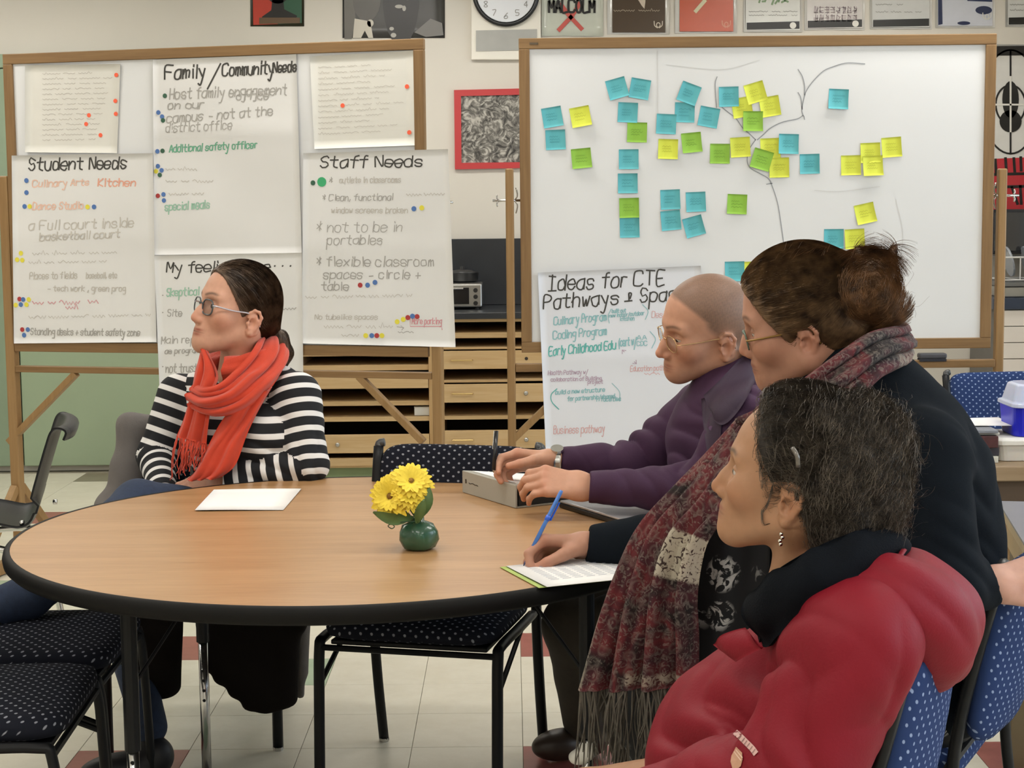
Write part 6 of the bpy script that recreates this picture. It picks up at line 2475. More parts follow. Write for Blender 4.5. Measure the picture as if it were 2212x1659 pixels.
    right = drape([((500, 880, 4.478), (586, 835, 4.52)), ((478, 915, 4.47), (560, 880, 4.50)), ((445, 975, 4.475), (532, 940, 4.47)), ((420, 1022, 4.47), (508, 1003, 4.455)), ((404, 1038, 4.475), (478, 1030, 4.455))], 34, 26, (1.7, .006), 5, .016)
    sheet('hanging_end', right, .003, sm, sc)
    rg = np.random.default_rng(8)
    fr_ = []
    for k in range(46):
        t = rg.uniform(0, 1)
        x0, y0 = 382 + 66 * t, 944 + 14 * t
        L = rg.uniform(60, 95) * (1 - .45 * t)
        q = np.array([P(x0, y0, 4.487), P(x0 - 4 + rg.uniform(-8, 4), y0 + L * .5, 4.475 + rg.uniform(-.01, .01)), P(x0 - 8 + rg.uniform(-9, 6), y0 + L, 4.47 + rg.uniform(-.01, .01))])
        fr_.append(spline(q, 10) + rg.normal(0, .0012, (10, 3)))
    strands_obj('fringe', np.array(fr_), .0026, sm, sc, 4)
    # grey jacket over the chair back
    jq = []
    c = LWC
    by = .30
    Rz = rotz(math.radians(6))
    W = lambda x, y, z: c + Rz @ np.array([x, y, z])
    jk = mat('jacket_grey', '#6a6562', .85, var=.08, vscale=25, bump=.3, bscale=300)
    q = [cap(W(-.235, by - .05, .60), W(-.215, by, .845), .030, .020, k=.03), cap(W(.235, by - .05, .60), W(.215, by, .845), .030, .022, k=.03), cap(W(-.215, by, .845), W(.215, by, .85), .022, .024, k=.03)]
    for x in np.linspace(-.2, .2, 5):
        q.append(cap(W(x, by - .06, .50), W(x, by, .83), .035, .026, k=.05))
        q.append(cap(W(x, by + .045, .30 - .15 * x), W(x, by + .02, .8), .030, .025, k=.05))
    q += [cap(W(-.25, by - .05, .45), W(-.23, by - .02, .72), .04, .03, k=.04), cap(W(-.30, by - .06, .38), W(-.27, by - .04, .60), .045, .045, k=.04),
          cap(W(.26, by - .02, .25), W(.24, by, .6), .045, .035, k=.04), cap(W(.14, by, .16), W(.2, by, .5), .05, .05, k=.06), cap(W(.06, by, .26), W(.1, by, .5), .05, .05, k=.06)]
    jo, _, _ = garment('draped_jacket', q, .006, jk, None, lambda X: .006 * wob(X * np.float32([1, 1, .45]), 55, 12, 6))
    tag(jo, 'grey jacket draped over the chair of the woman in stripes', 'jacket')
    ct = thing('dark_coat', P(560, 1500, 4.34) * [1, 1, 0], 'dark coat hanging down in folds from the seat of the woman in stripes', 'coat')
    cm = mat('coat_dark', '#1c1816', .95, var=.08, vscale=30, bump=.3, bscale=300, spec=.1)
    q = [cap(P(455, 1345, 4.33), P(640, 1345, 4.36), .030, .030, k=.02)]
    for x, y, d in ((450, 1430, 4.32), (480, 1460, 4.33), (510, 1490, 4.335), (540, 1518, 4.34), (570, 1520, 4.35), (600, 1515, 4.36), (625, 1508, 4.37)):
        q.append(cap(P(x, 1345, d), P(x, y, d), .030, .024, k=.03))
    garment('coat_tail', q, .006, cm, ct, lambda X: .004 * wob(X * np.float32([1, 1, .3]), 60, 3))
    q = [cap(P(x, 1340, 4.28), P(x, y, 4.29), .030, .026, k=.03) for x, y in ((300, 1480), (325, 1486), (350, 1486), (370, 1480))]
    garment('coat_tail', q, .006, cm, ct, lambda X: .003 * wob(X * np.float32([1, 1, .3]), 60, 4))
    q = [cap(P(646, 1345, 4.40), P(648, 1500, 4.41), .020, .012, k=.03), cap(P(656, 1345, 4.42), P(652, 1450, 4.42), .018, .012, k=.03)]
    garment('coat_lining', q, .005, jk, ct, lambda X: .003 * wob(X * np.float32([1, 1, .3]), 70, 5))


# ---------------------------------------------------------------- man in purple shirt
def build_B():
    skin, lip, brow = srgb('#c6957b'), srgb('#a06a58'), srgb('#5a4232')
    rt = person((.62, 4.0), 'man with shaved head and glasses in a purple shirt, writing with a black pen')
    fr = head_frame(1573, 748, 3.90, 14, -11, 15, 1.06)
    hp = head_prims(male=True, neck=.056, jaw=.98, nose=1.5, lid=.003, chin=-.010)

    def stub(L, mix):
        hz = np.clip((L[:, 2] - (.095 - 1.1 * np.clip(.075 - L[:, 0], 0, .08))) / .012, 0, 1)
        side = np.clip((.038 - L[:, 0]) / .015, 0, 1) * np.clip((L[:, 2] + .02 - .9 * np.clip(L[:, 0] + .02, 0, 1)) / .02, 0, 1)
        nape = np.clip((-.02 - L[:, 0]) / .015, 0, 1) * np.clip((L[:, 2] + .045) / .015, 0, 1)
        w = np.maximum(np.maximum(hz * (L[:, 0] < .08), side), nape)
        w = w * (1 - np.clip(gauss(L, (-.012, .086, -.012), (.024, .012, .034)) * 1.8, 0, 1))
        spot = .85 + .15 * wob(L.astype(np.float32), 1500, 3)
        mix(.80 * w * spot, srgb('#4f453c'))
        mix(.4 * gauss(L, (.088, 0, -.098), (.03, .028, .02)), srgb('#6a564a'))
        mix(.3 * gauss(L, (.06, .045, -.075), (.035, .03, .022)), srgb('#7a6557'))
        mix(.35 * gauss(L, (.103, 0, -.044), (.012, .022, .005)), srgb('#7a6050'))
    shL, shR = P(1606, 908, 3.80), P(1512, 885, 4.14)
    elL, elR = P(1530, 1058, 3.80), P(1376, 1004, 4.20)
    wrL, wrR = P(1262, 1052, 3.88), P(1196, 998, 4.13)
    nb = fr.w1((-.06, 0, -.18))
    pel = np.array([.66, 4.0, .56])
    chest = P(1600, 960, 3.99)
    core = [cap(pel, chest, .12, .13, k=.05), cap(chest, nb, .12, .06, k=.05), cap(shL, shR, .055, .055, k=.05), cap(shL, elL, .045, .038), cap(elL, wrL, .038, .027), cap(shR, elR, .045, .038), cap(elR, wrR, .038, .027)]
    kn1, kn2 = P(1246, 1350, 4.12), P(1330, 1360, 3.86)
    ft1 = PZ(1250, 1640, .0)
    core += [cap(pel, kn1, .08, .055, k=.05), cap(pel, kn2, .08, .055, k=.05), cap(kn1, ft1 + [0, 0, .08], .05, .035), cap(kn2, kn2 * [1, 1, 0] + [.05, .05, .08], .05, .035)]
    hR = make_hand(wrR, (-1, -.10, .06), (.05, .70, .70), [(22, 46, 26), (30, 52, 30), (36, 58, 32), (40, 60, 34)], [(.80, .42, -.40), (.95, -.05, -.30), (.95, -.25, -.10)], right=True, skin=skin, sc=1.06)
    hL = make_hand(wrL, (-1, -.02, .16), (.12, -.72, .68), [(34, 44, 24), (32, 46, 26), (30, 46, 26), (26, 42, 26)], [(.80, .35, -.50), (.92, .02, -.38), (.95, -.1, -.25)], right=False, skin=skin, sc=1.06, spread=2)
    body = body_mesh(rt, fr, hp, skin, lip, brow, core, [hR, hL], stub)
    eyes(fr, body, (1, .05, -.45))
    glasses(fr, body, mat('frame_gold', '#c9a878', .25, metal=.7), None, w=.0225, h=.018, cz=.004, cx=.107, rim=.0010, rim_pow=.8)
    # shirt
    pm = mat('shirt_purple', '#3f2640', .7, var=.05, vscale=20, bump=.2, bscale=500, spec=.25)
    pd = mat('shirt_purple_shaded', '#2f1d33', .7, var=.05, bump=.2, bscale=500)  # same shirt cloth; shade on collar and placket painted in as darker purple
    sh_ = [cap(pel + [0, 0, .05], chest, .150, .150, k=.06), cap(chest, P(1580, 880, 3.98), .145, .115, k=.06), cap(shL + [.02, .02, 0], shR + [.02, -.02, 0], .075, .072, k=.05), cap(P(1590, 850, 3.96), nb + [0, 0, .01], .085, .066, k=.04),
           ell(P(1530, 960, 4.0), (.10, .11, .12), k=.05),
           cap(shL, elL, .074, .062, k=.025), cap(elL, P(1285, 1052, 3.87), .062, .040, k=.02), cap(shR, elR, .070, .060, k=.025), cap(elR, P(1218, 996, 4.135), .060, .038, k=.02),
           cutp(P(1272, 1052, 3.88), (-1, 0, .05), .075), cutp(P(1212, 996, 4.13), (-1, 0, .05), .06)]
    fl = [(elL, unit(wrL - elL), .05, .006, .10), (elR + [0, 0, .03], (1, 0, .6), .055, .009, .11), (shL, (.5, 0, 1), .07, .006, .12), (P(1540, 990, 3.9), (.7, 0, .7), .06, .006, .14), (P(1400, 1050, 3.82), (1, 0, .4), .06, .004, .08)]
    SV = garment('shirt', sh_, .0042, pm, rt, lambda X: folds(X, fl) + .0018 * wob(X, 30, 21) + .0022 * ridge(X, 34, 5), .016)
    # collar, placket and buttons follow the cloth
    skin_bv = caster(SV[1], SV[2])
    bd_me = body.data
    bV = np.array([full_matrix(rt) @ v.co for v in bd_me.vertices])
    bF = np.array([tuple(p_.vertices) for p_ in bd_me.polygons])
    body_bv = caster(bV, bF)
    both = lambda x, y, off: cast_px(x, y, off, [skin_bv, body_bv], 3.84)
    sheet('placket', cloth_patch([((1516, 862), (1562, 846)), ((1520, 910), (1560, 905)), ((1526, 960), (1556, 962)), ((1534, 1012), (1556, 1012))], 14, 6, both, .004), .002, pd, rt)
    sheet('collar', cloth_patch([((1606, 770), (1640, 800)), ((1578, 800), (1618, 850)), ((1548, 832), (1592, 892)), ((1528, 850), (1564, 918)), ((1522, 856), (1545, 908))], 22, 10, both, .009, .008), .004, pd, rt)
    sheet('collar', drape([((1622, 748, 3.89), (1640, 765, 3.93)), ((1590, 770, 4.02), (1600, 800, 4.06)), ((1545, 812, 4.02), (1530, 850, 4.07)), ((1522, 842, 3.94), (1506, 880, 3.98)), ((1520, 856, 3.90), (1512, 900, 3.90))], 24, 10, (.5, .002), 2, .012), .0035, pd, rt)
    for (x, y) in ((1536, 925), (1540, 985)):
        MB().cyl(both(x, y, .0065), .0055, .003, 14, axis=unit(CAM - P(x, y, 3.84))).build('button', mat('button_purple', '#6a4f70', .3), rt)
    # watch
    wt = thing_child('wristwatch', rt)
    c = P(1203, 997, 4.13)
    ax = unit(P(1218, 997, 4.13) - P(1188, 998, 4.13))
    b1 = np.array([0, 0, 1.0])
    b2 = np.cross(ax, b1)
    m_ = MB()
    G = np.zeros((25, 4, 3))
    for i in range(25):
        a = 2 * math.pi * i / 24
        for j in range(4):
            G[i, j] = c + ax * (j / 3 - .5) * .018 + (b1 * math.cos(a) * .031 + b2 * math.sin(a) * .0365) * 1.03
    sheet('strap', G, .003, M_STEEL, wt)
    MB().cyl(c + b2 * .020 + b1 * .034, .016, .008, 20, axis=unit(b1 + .5 * b2)).build('dial', M_CHROME, wt, smooth=False)
    # trousers and shoes
    tm = mat('trousers_brown', '#3a332b', .85, var=.1, vscale=60, bump=.3, bscale=400)
    tq = [ell(pel, (.18, .17, .13), k=.05), cap(pel + [0, .08, .0], kn1, .095, .082, k=.04), cap(pel + [0, -.09, 0], kn2, .095, .08, k=.04), cap(kn1, ft1 + [.02, 0, .11], .082, .062, k=.03), cap(kn2, kn2 * [1, 1, 0] + [.06, .04, .11], .08, .06, k=.03)]
    garment('trousers', tq, .006, tm, rt, lambda X: .004 * wob(X, 35, 8))
    sm = mat('shoe_brown', '#3b2f26', .4, var=.15)
    for c in (ft1, kn2 * [1, 1, 0] + [.06, .04, 0]):
        garment('shoe', [ell(c + [-.045, -.01, .045], (.085, .047, .043), rotz(.35), k=.02), ell(c + [.03, .02, .055], (.055, .042, .053), k=.02), cutp(c, (0, 0, -1), .5)], .004, sm, rt)
    # pen
    pen = thing('pen', P(1070, 1010, 4.07), 'black and silver pen upright in the fingers of the man', 'pen')
    a, b = P(1066, 1021, 4.052), P(1073, 931, 4.085)
    u = unit(b - a)
    MB().tube([a + u * .006, b], .0048, 10).build('barrel', mat('pen_black', '#1c1d20', .25), pen, smooth=True)
    MB().tube([a, a + u * .012], [.0012, .0044], 10).build('tip', M_STEEL, pen, smooth=True)
    MB().bar(b - u * .045 + [-.0062, 0, 0], b + u * .001 + [-.0062, 0, 0], .002, .004).build('clip', M_CHROME, pen)


# ---------------------------------------------------------------- woman in the patterned shawl
def shawl_mat():
    m, nt, b = nodes_of('paisley_shawl')
    uv = N(nt, 'ShaderNodeAttribute')
    uv.attribute_name = 'band'
    v = coords(nt)
    warp = N(nt, 'ShaderNodeTexNoise', i_Scale=14.0, i_Detail=2.0)
    nt.links.new(v, warp.inputs['Vector'])
    vo = N(nt, 'ShaderNodeTexVoronoi', i_Scale=34.0)
    nt.links.new(v, vo.inputs['Vector'])
    n1 = N(nt, 'ShaderNodeTexNoise', i_Scale=75.0, i_Detail=5.0, i_Distortion=2.2)
    nt.links.new(v, n1.inputs['Vector'])
    n2 = N(nt, 'ShaderNodeTexNoise', i_Scale=11.0, i_Detail=3.0, i_Distortion=1.0)
    nt.links.new(v, n2.inputs['Vector'])
    ground = ramp(nt, [(.36, srgb('#1d1213')), (.46, srgb('#431820')), (.58, srgb('#642024')), (.70, srgb('#2e1e20'))])
    nt.links.new(n2.outputs['Fac'], ground.inputs[0])
    motif = ramp(nt, [(.52, (0, 0, 0)), (.60, (1, 1, 1))])
    nt.links.new(n1.outputs['Fac'], motif.inputs[0])
    ringr = ramp(nt, [(.30, (0, 0, 0)), (.40, (.8,) * 3), (.52, (0, 0, 0))])
    nt.links.new(vo.outputs['Distance'], ringr.inputs[0])
    mxm = N(nt, 'ShaderNodeMath', operation='MULTIPLY')
    nt.links.new(motif.outputs[0], mxm.inputs[0])
    mxm.inputs[1].default_value = .46
    mxa = N(nt, 'ShaderNodeMath', operation='MAXIMUM')
    rm = N(nt, 'ShaderNodeMath', operation='MULTIPLY')
    rm.inputs[1].default_value = .35
    nt.links.new(ringr.outputs[0], rm.inputs[0])
    nt.links.new(mxm.outputs[0], mxa.inputs[0])
    nt.links.new(rm.outputs[0], mxa.inputs[1])
    mx = N(nt, 'ShaderNodeMix')
    mx.data_type = 'RGBA'
    nt.links.new(mxa.outputs[0], mx.inputs[0])
    nt.links.new(ground.outputs[0], mx.inputs[6])
    mx.inputs[7].default_value = (*srgb('#857b72'), 1)
    # pale bands with dark sprigs
    sprig = ramp(nt, [(.40, srgb('#3a2a26')), (.47, srgb('#b5ac9a')), (1, srgb('#bdb5a4'))])
    nt.links.new(n1.outputs['Fac'], sprig.inputs[0])
    mx2 = N(nt, 'ShaderNodeMix')
    mx2.data_type = 'RGBA'
    nt.links.new(uv.outputs['Fac'], mx2.inputs[0])
    nt.links.new(mx.outputs[2], mx2.inputs[6])
    nt.links.new(sprig.outputs[0], mx2.inputs[7])
    nt.links.new(mx2.outputs[2], b.inputs['Base Color'])
    b.inputs['Roughness'].default_value = .9
    n3 = N(nt, 'ShaderNodeTexNoise', i_Scale=400.0)
    bp = N(nt, 'ShaderNodeBump', i_Strength=.5, i_Distance=.001)
    nt.links.new(n3.outputs['Fac'], bp.inputs['Height'])
    nt.links.new(bp.outputs[0], b.inputs['Normal'])
    return m


def sheet_attr(name, G, thick, m, parent, band):
    o = sheet(name, G, thick, m, parent)
    a = o.data.attributes.new('band', 'FLOAT', 'POINT')
    v = np.asarray(band, dtype=np.float32).ravel()
    a.data.foreach_set('value', np.concatenate([v, v]))
    return o


def floral_mat():
    m, nt, b = nodes_of('black_floral')
    v = coords(nt)
    vo = N(nt, 'ShaderNodeTexVoronoi', i_Scale=11.0)
    nt.links.new(v, vo.inputs['Vector'])
    n1 = N(nt, 'ShaderNodeTexNoise', i_Scale=38.0, i_Detail=3.0, i_Distortion=1.8)
    nt.links.new(v, n1.inputs['Vector'])
    a = ramp(nt, [(.30, (1, 1, 1)), (.42, (0, 0, 0))])
    nt.links.new(vo.outputs['Distance'], a.inputs[0])
    c = ramp(nt, [(.50, (0, 0, 0)), (.55, (1, 1, 1))])
    nt.links.new(n1.outputs['Fac'], c.inputs[0])
    mu = N(nt, 'ShaderNodeMath', operation='MULTIPLY')
    nt.links.new(a.outputs[0], mu.inputs[0])
    nt.links.new(c.outputs[0], mu.inputs[1])
    r = ramp(nt, [(0, srgb('#121316')), (1, srgb('#b9b8b4'))])
    nt.links.new(mu.outputs[0], r.inputs[0])
    nt.links.new(r.outputs[0], b.inputs['Base Color'])
    b.inputs['Roughness'].default_value = .85
    return m


def build_C():
    skin, lip, brow = srgb('#b78770'), srgb('#8e5549'), srgb('#4e3629')
    rt = person((.70, 3.12), 'woman with a messy brown bun, black top and patterned maroon shawl, writing')
    fr = head_frame(1752, 737, 3.0, -15, -13, 13, 1.03)
    hp = head_prims(neck=.056, jaw=1.08, nose=.75, lid=.0026, fat=.008, chin=.002)
    shL, shR = P(1985, 990, 2.86), P(1780, 950, 3.22)
    elL, wrL = P(2030, 1262, 2.76), P(2140, 1262, 2.82)
    elR, wrR = P(1490, 1160, 3.34), P(1272, 1178, 3.41)
    nb = fr.w1((-.06, 0, -.18))
    pel = np.array([.74, 3.10, .58])
    chest = P(1900, 1040, 3.03)
    core = [cap(pel, chest, .15, .15, k=.05), cap(chest, nb, .13, .06, k=.05), cap(shL, shR, .06, .06, k=.05), cap(shL, elL, .05, .04), cap(elL, wrL, .04, .028), cap(shR, elR, .05, .04), cap(elR, wrR, .04, .028)]
    kn1, kn2 = np.array([.36, 3.42, .50]), np.array([.33, 3.18, .49])
    core += [cap(pel, kn1, .09, .06, k=.05), cap(pel, kn2, .09, .06, k=.05), cap(kn1, kn1 * [1, 1, 0] + [.05, .02, .06], .05, .04), cap(kn2, kn2 * [1, 1, 0] + [.08, .02, .06], .05, .04)]
    hR = make_hand(wrR, (-1, -.12, .02), (.12, .52, .84), [(42, 52, 28), (55, 58, 32), (66, 64, 36), (72, 66, 36)], [(.84, .30, -.46), (.90, -.10, -.42), (.88, -.35, -.30)], right=True, skin=skin, sc=1.1)
    hL = make_hand(wrL, (1, .16, .20), (-.1, -.45, .9), [(38, 45, 28), (40, 48, 28), (42, 48, 28), (44, 48, 28)], [(.86, .22, -.40), (.92, -.05, -.40), (.90, -.15, -.45)], right=False, skin=srgb('#cf9f8c'), sc=1.0)
    body = body_mesh(rt, fr, hp, skin, lip, brow, core, [hR, hL])
    eyes(fr, body, (1, 0, -.65))
    glasses(fr, body, mat('frame_olive', '#56695a', .25), None, w=.0215, h=.0165, cz=.002, cx=.107, rim=.0016, arm_m=mat('arm_bronze', '#8a6a35', .3, metal=.5), rim_pow=.75)
    er = fr.w1((-.002, .085, -.052))
    MB().tube([er + .008 * np.array([math.cos(a) * .6, -.3 * math.sin(a), math.sin(a)]) for a in np.linspace(0, 2 * math.pi, 17)], .0014, 6, cap=False).build('earring', mat('gold', '#d9b47a', .2, metal=1), body, smooth=True)
    # hair
    hm = hair_mat('hair_brown', '#3a2a1e', '#806345', .5)
    hq = scalp(dr=.014, hl=.062, slope=.58, low=-.085)
    hq += [cap((-.07, 0, .02), (-.105, 0, .045), .06, .045, k=.04)]
    V, F = sculpt(hq, .0032, lambda X: .0016 * wob(X, 120, 5), .003)
    tgt = fr.inv(P(1868, 600, 3.02))[0]
    hair = mesh_obj('hair', fr.w(V), F, hm, body, smooth=True)
    st = flow_strands(hq, V, None, tgt, 9000, 15, .0115, 3, lift=.0025, wig=.10)
    m_, k_ = st.shape[:2]
    strands_obj('strands', fr.w(st.reshape(-1, 3)).reshape(m_, k_, 3), .00045, hm, hair)
    hb = hair_mat('hair_bun_brown', '#3a281c', '#815c3c')
    bq = [ell(P(1872, 595, 3.02), (.040, .042, .042), k=.02), ell(P(1900, 640, 3.02), (.036, .040, .046), k=.02), ell(P(1912, 680, 3.02), (.028, .034, .026), k=.02), ell(P(1890, 572, 3.0), (.030, .032, .024), k=.02), cap(P(1850, 640, 3.0), P(1880, 600, 3.0), .04, .04, k=.02),
          cap(P(1912, 590, 3.0), P(1930, 536, 3.0), .016, .003, k=.012), cap(P(1878, 580, 2.99), P(1852, 540, 2.99), .015, .003, k=.012)]
    Vb, Fb = sculpt(bq, .003, lambda X: .005 * wob(X, 90, 8, 6), .008)
    bun = mesh_obj('hair_bun', Vb, Fb, hb, body, smooth=True)
    Nb = vnormals(Vb, Fb)
    cs = coil_strands(Vb, Nb, 6500, 8, .006, 5, np.array([.25, 1, .1]))
    strands_obj('bun_strands', cs, .00045, hb, bun)
    rg = np.random.default_rng(4)
    wisps = []
    for k in range(45):
        a = P(rg.uniform(1860, 1950), rg.uniform(600, 700), 3.02 + rg.uniform(-.02, .02))
        b = a + np.array([rg.uniform(-.01, .05), rg.uniform(-.02, .02), rg.uniform(-.10, .05)])
        c = (a + b) / 2 + rg.normal(0, .012, 3)
        wisps.append(spline(np.array([a, c, b]), 12))
    for k in range(30):
        a = P(rg.uniform(1660, 1800), rg.uniform(535, 560), 3.0)
        b = a + np.array([rg.uniform(.01, .05), rg.uniform(-.02, .02), rg.uniform(-.004, .014)])
        wisps.append(spline(np.array([a, (a + b) / 2 + [0, 0, .008], b]), 12))
    strands_obj('flyaway_strands', np.array(wisps), .00028, hb, bun)
    # top
    bm = mat('top_black', '#12171d', .95, var=.08, vscale=30, bump=.3, bscale=600, spec=.1)
    tq = [cap(pel + [.0, 0, .04], chest, .200, .185, k=.08), cap(chest, P(1850, 880, 3.05), .180, .12, k=.08), cap(shL, shR, .085, .085, k=.06), cap(P(1860, 870, 3.05), nb, .10, .07, k=.05), cap(P(2010, 1180, 3.02), P(1950, 950, 3.0), .13, .10, k=.06),
          ell(P(1700, 1080, 3.12), (.13, .14, .15), k=.06),
          cap(shL, elL, .088, .070, k=.012), cap(elL, P(2118, 1262, 2.81), .068, .046, k=.02), cap(shR, elR, .080, .066, k=.03), cap(elR, P(1295, 1178, 3.40), .064, .046, k=.02),
          cutp(P(1268, 1180, 3.41), (-1, 0, .12), .075), cutp(P(2142, 1258, 2.82), (1, 0, .4), .075)]
    fl = [(elR, (1, 0, .3), .06, .004, .10), (elL, (.6, 0, 1), .05, .005, .09), (P(2050, 1050, 2.9), (.3, 0, 1), .09, .004, .15)]
    garment('top', tq, .005, bm, rt, lambda X: folds(X, fl) + .0028 * wob(X, 22, 31), .012)
    fm = floral_mat()
    sq = [ell(pel + [-.03, 0, -.01], (.18, .19, .115), k=.06), cap(pel, kn1, .15, .12, k=.06), cap(pel, kn2, .15, .12, k=.06), cap(kn1, kn1 * [1, 1, 0] + [.02, .0, .22], .12, .12, k=.05), cap(kn2, kn2 * [1, 1, 0] + [.04, .0, .22], .12, .12, k=.05), cap(kn1, kn2, .11, .11, k=.05)]
    garment('skirt', sq, .008, fm, rt, lambda X: .007 * wob(X * np.float32([1, 1, .5]), 30, 4))
    fp_ = drape([((1510, 1080, 3.02), (1620, 1040, 2.97)), ((1500, 1150, 3.0), (1660, 1120, 2.95)), ((1490, 1300, 3.0), (1660, 1280, 2.95)), ((1470, 1480, 3.03), (1640, 1450, 3.0))], 24, 16, (1.5, .006), 7, .01)
    sheet('dress_front', fp_, .003, fm, rt)
    # shoes
    for c in (kn1, kn2):
        c = c * [1, 1, 0] + [.0, .02, 0]
        garment('shoe', [ell(c + [-.05, 0, .035], (.10, .042, .034), k=.02), cap(c + [.03, 0, .05], c + [.05, 0, .2], .04, .045, k=.03), cutp(c, (0, 0, -1), .5)], .006, mat('boot_black', '#17171a', .4), rt)
    # shawl
    sm = shawl_mat()
    sc = thing_child('shawl', rt)
    wrap = drape([((1930, 690, 3.12), (1952, 778, 3.12)), ((1945, 705, 3.02), (1950, 790, 3.0)), ((1880, 722, 2.915), (1905, 812, 2.89)), ((1800, 775, 2.86), (1845, 868, 2.83)), ((1722, 832, 2.855), (1775, 915, 2.82)), ((1650, 880, 2.88), (1700, 960, 2.84)), ((1600, 905, 2.92), (1640, 985, 2.88))], 60, 26, (2.6, .008), 11, .016)
    bd = np.zeros((60, 26))
    bd[:16, 15:] = .35
    sheet_attr('neck_wrap', wrap, .004, sm, sc, bd)
    back = drape([((1950, 690, 3.10), (1950, 780, 3.12)), ((1900, 700, 3.22), (1905, 790, 3.26)), ((1800, 740, 3.26), (1800, 830, 3.30)), ((1700, 820, 3.20), (1690, 890, 3.24)), ((1630, 880, 3.08), (1610, 950, 3.10))], 40, 18, (2, .006), 12, .0)
    sheet_attr('neck_wrap', back, .004, sm, sc, np.zeros((40, 18)))
    fallen = drape([((1598, 900, 2.95), (1640, 960, 2.90)), ((1540, 965, 2.96), (1600, 1040, 2.86)), ((1460, 1050, 2.99), (1560, 1120, 2.86)), ((1385, 1140, 3.02), (1520, 1180, 2.88)), ((1335, 1250, 3.02), (1500, 1280, 2.90)), ((1292, 1370, 3.02), (1505, 1380, 2.91)), ((1256, 1490, 3.03), (1508, 1482, 2.93))], 90, 60, (3.6, .017), 13, .012, taper=lambda s: .15 + .85 * min(1, max(0, (s - .25) / .5)))
    bd = np.zeros((90, 60))
    for i in range(90):
        for j in range(60):
            s, t = i / 89, j / 59
            bd[i, j] = .9 if (.47 < s < .64 and t > .62 + .03 * math.sin(9 * s)) else (.55 if (s > .9 and t > .4 and math.sin(60 * s) > .4) else 0)
            if t < .02:
                bd[i, j] = .5
    sheet_attr('hanging_end', fallen, .004, sm, sc, bd)
    rg = np.random.default_rng(3)
    fr_ = []
    fm2 = mat('shawl_fringe', '#5d574d', .9, var=.3, vscale=40)
    e = fallen[-1]
    for k in range(150):
        t = rg.uniform(0, 1)
        a = e[int(t * 59)]
        L = rg.uniform(.09, .17)
        b = a + np.array([rg.uniform(-.02, .02), rg.uniform(-.015, .015), -L])
        fr_.append(spline(np.array([a, (a + b) / 2 + rg.normal(0, .008, 3), b]), 10))
    strands_obj('fringe', np.array(fr_), .0022, fm2, sc, 4)
    # blue pen
    pen = thing('pen', P(1132, 1221, 3.33), 'blue ballpoint pen in the hand of the woman in the shawl', 'pen')
    a, b = PZ(1131, 1222, TZ + .005), P(1213, 1060, 3.40)
    u = unit(b - a)
    Lp = np.linalg.norm(b - a)
    mb = mat('pen_blue', '#4a7fd0', .25, var=.05)
    MB().tube([a + u * .02, b - u * .006, b], [.0045, .0042, .0035], 10).build('barrel', mb, pen, smooth=True)
    MB().tube([a, a + u * .022], [.0011, .0044], 10).build('tip', mat('pen_tip_blue', '#39436e', .3), pen, smooth=True)
    sd = unit(np.cross(u, [0, 1, 0]))
    MB().bar(a + u * Lp * .62 - sd * .0072, a + u * Lp * .86 - sd * .0072, .003, .0025).build('clip', mat('pen_clip', '#2f62d6', .3), pen)
    MB().tube([a + u * Lp * .60, a + u * Lp * .66], .0056, 10).build('clip_ring', mat('pen_clip', '#2f62d6', .3), pen, smooth=True)


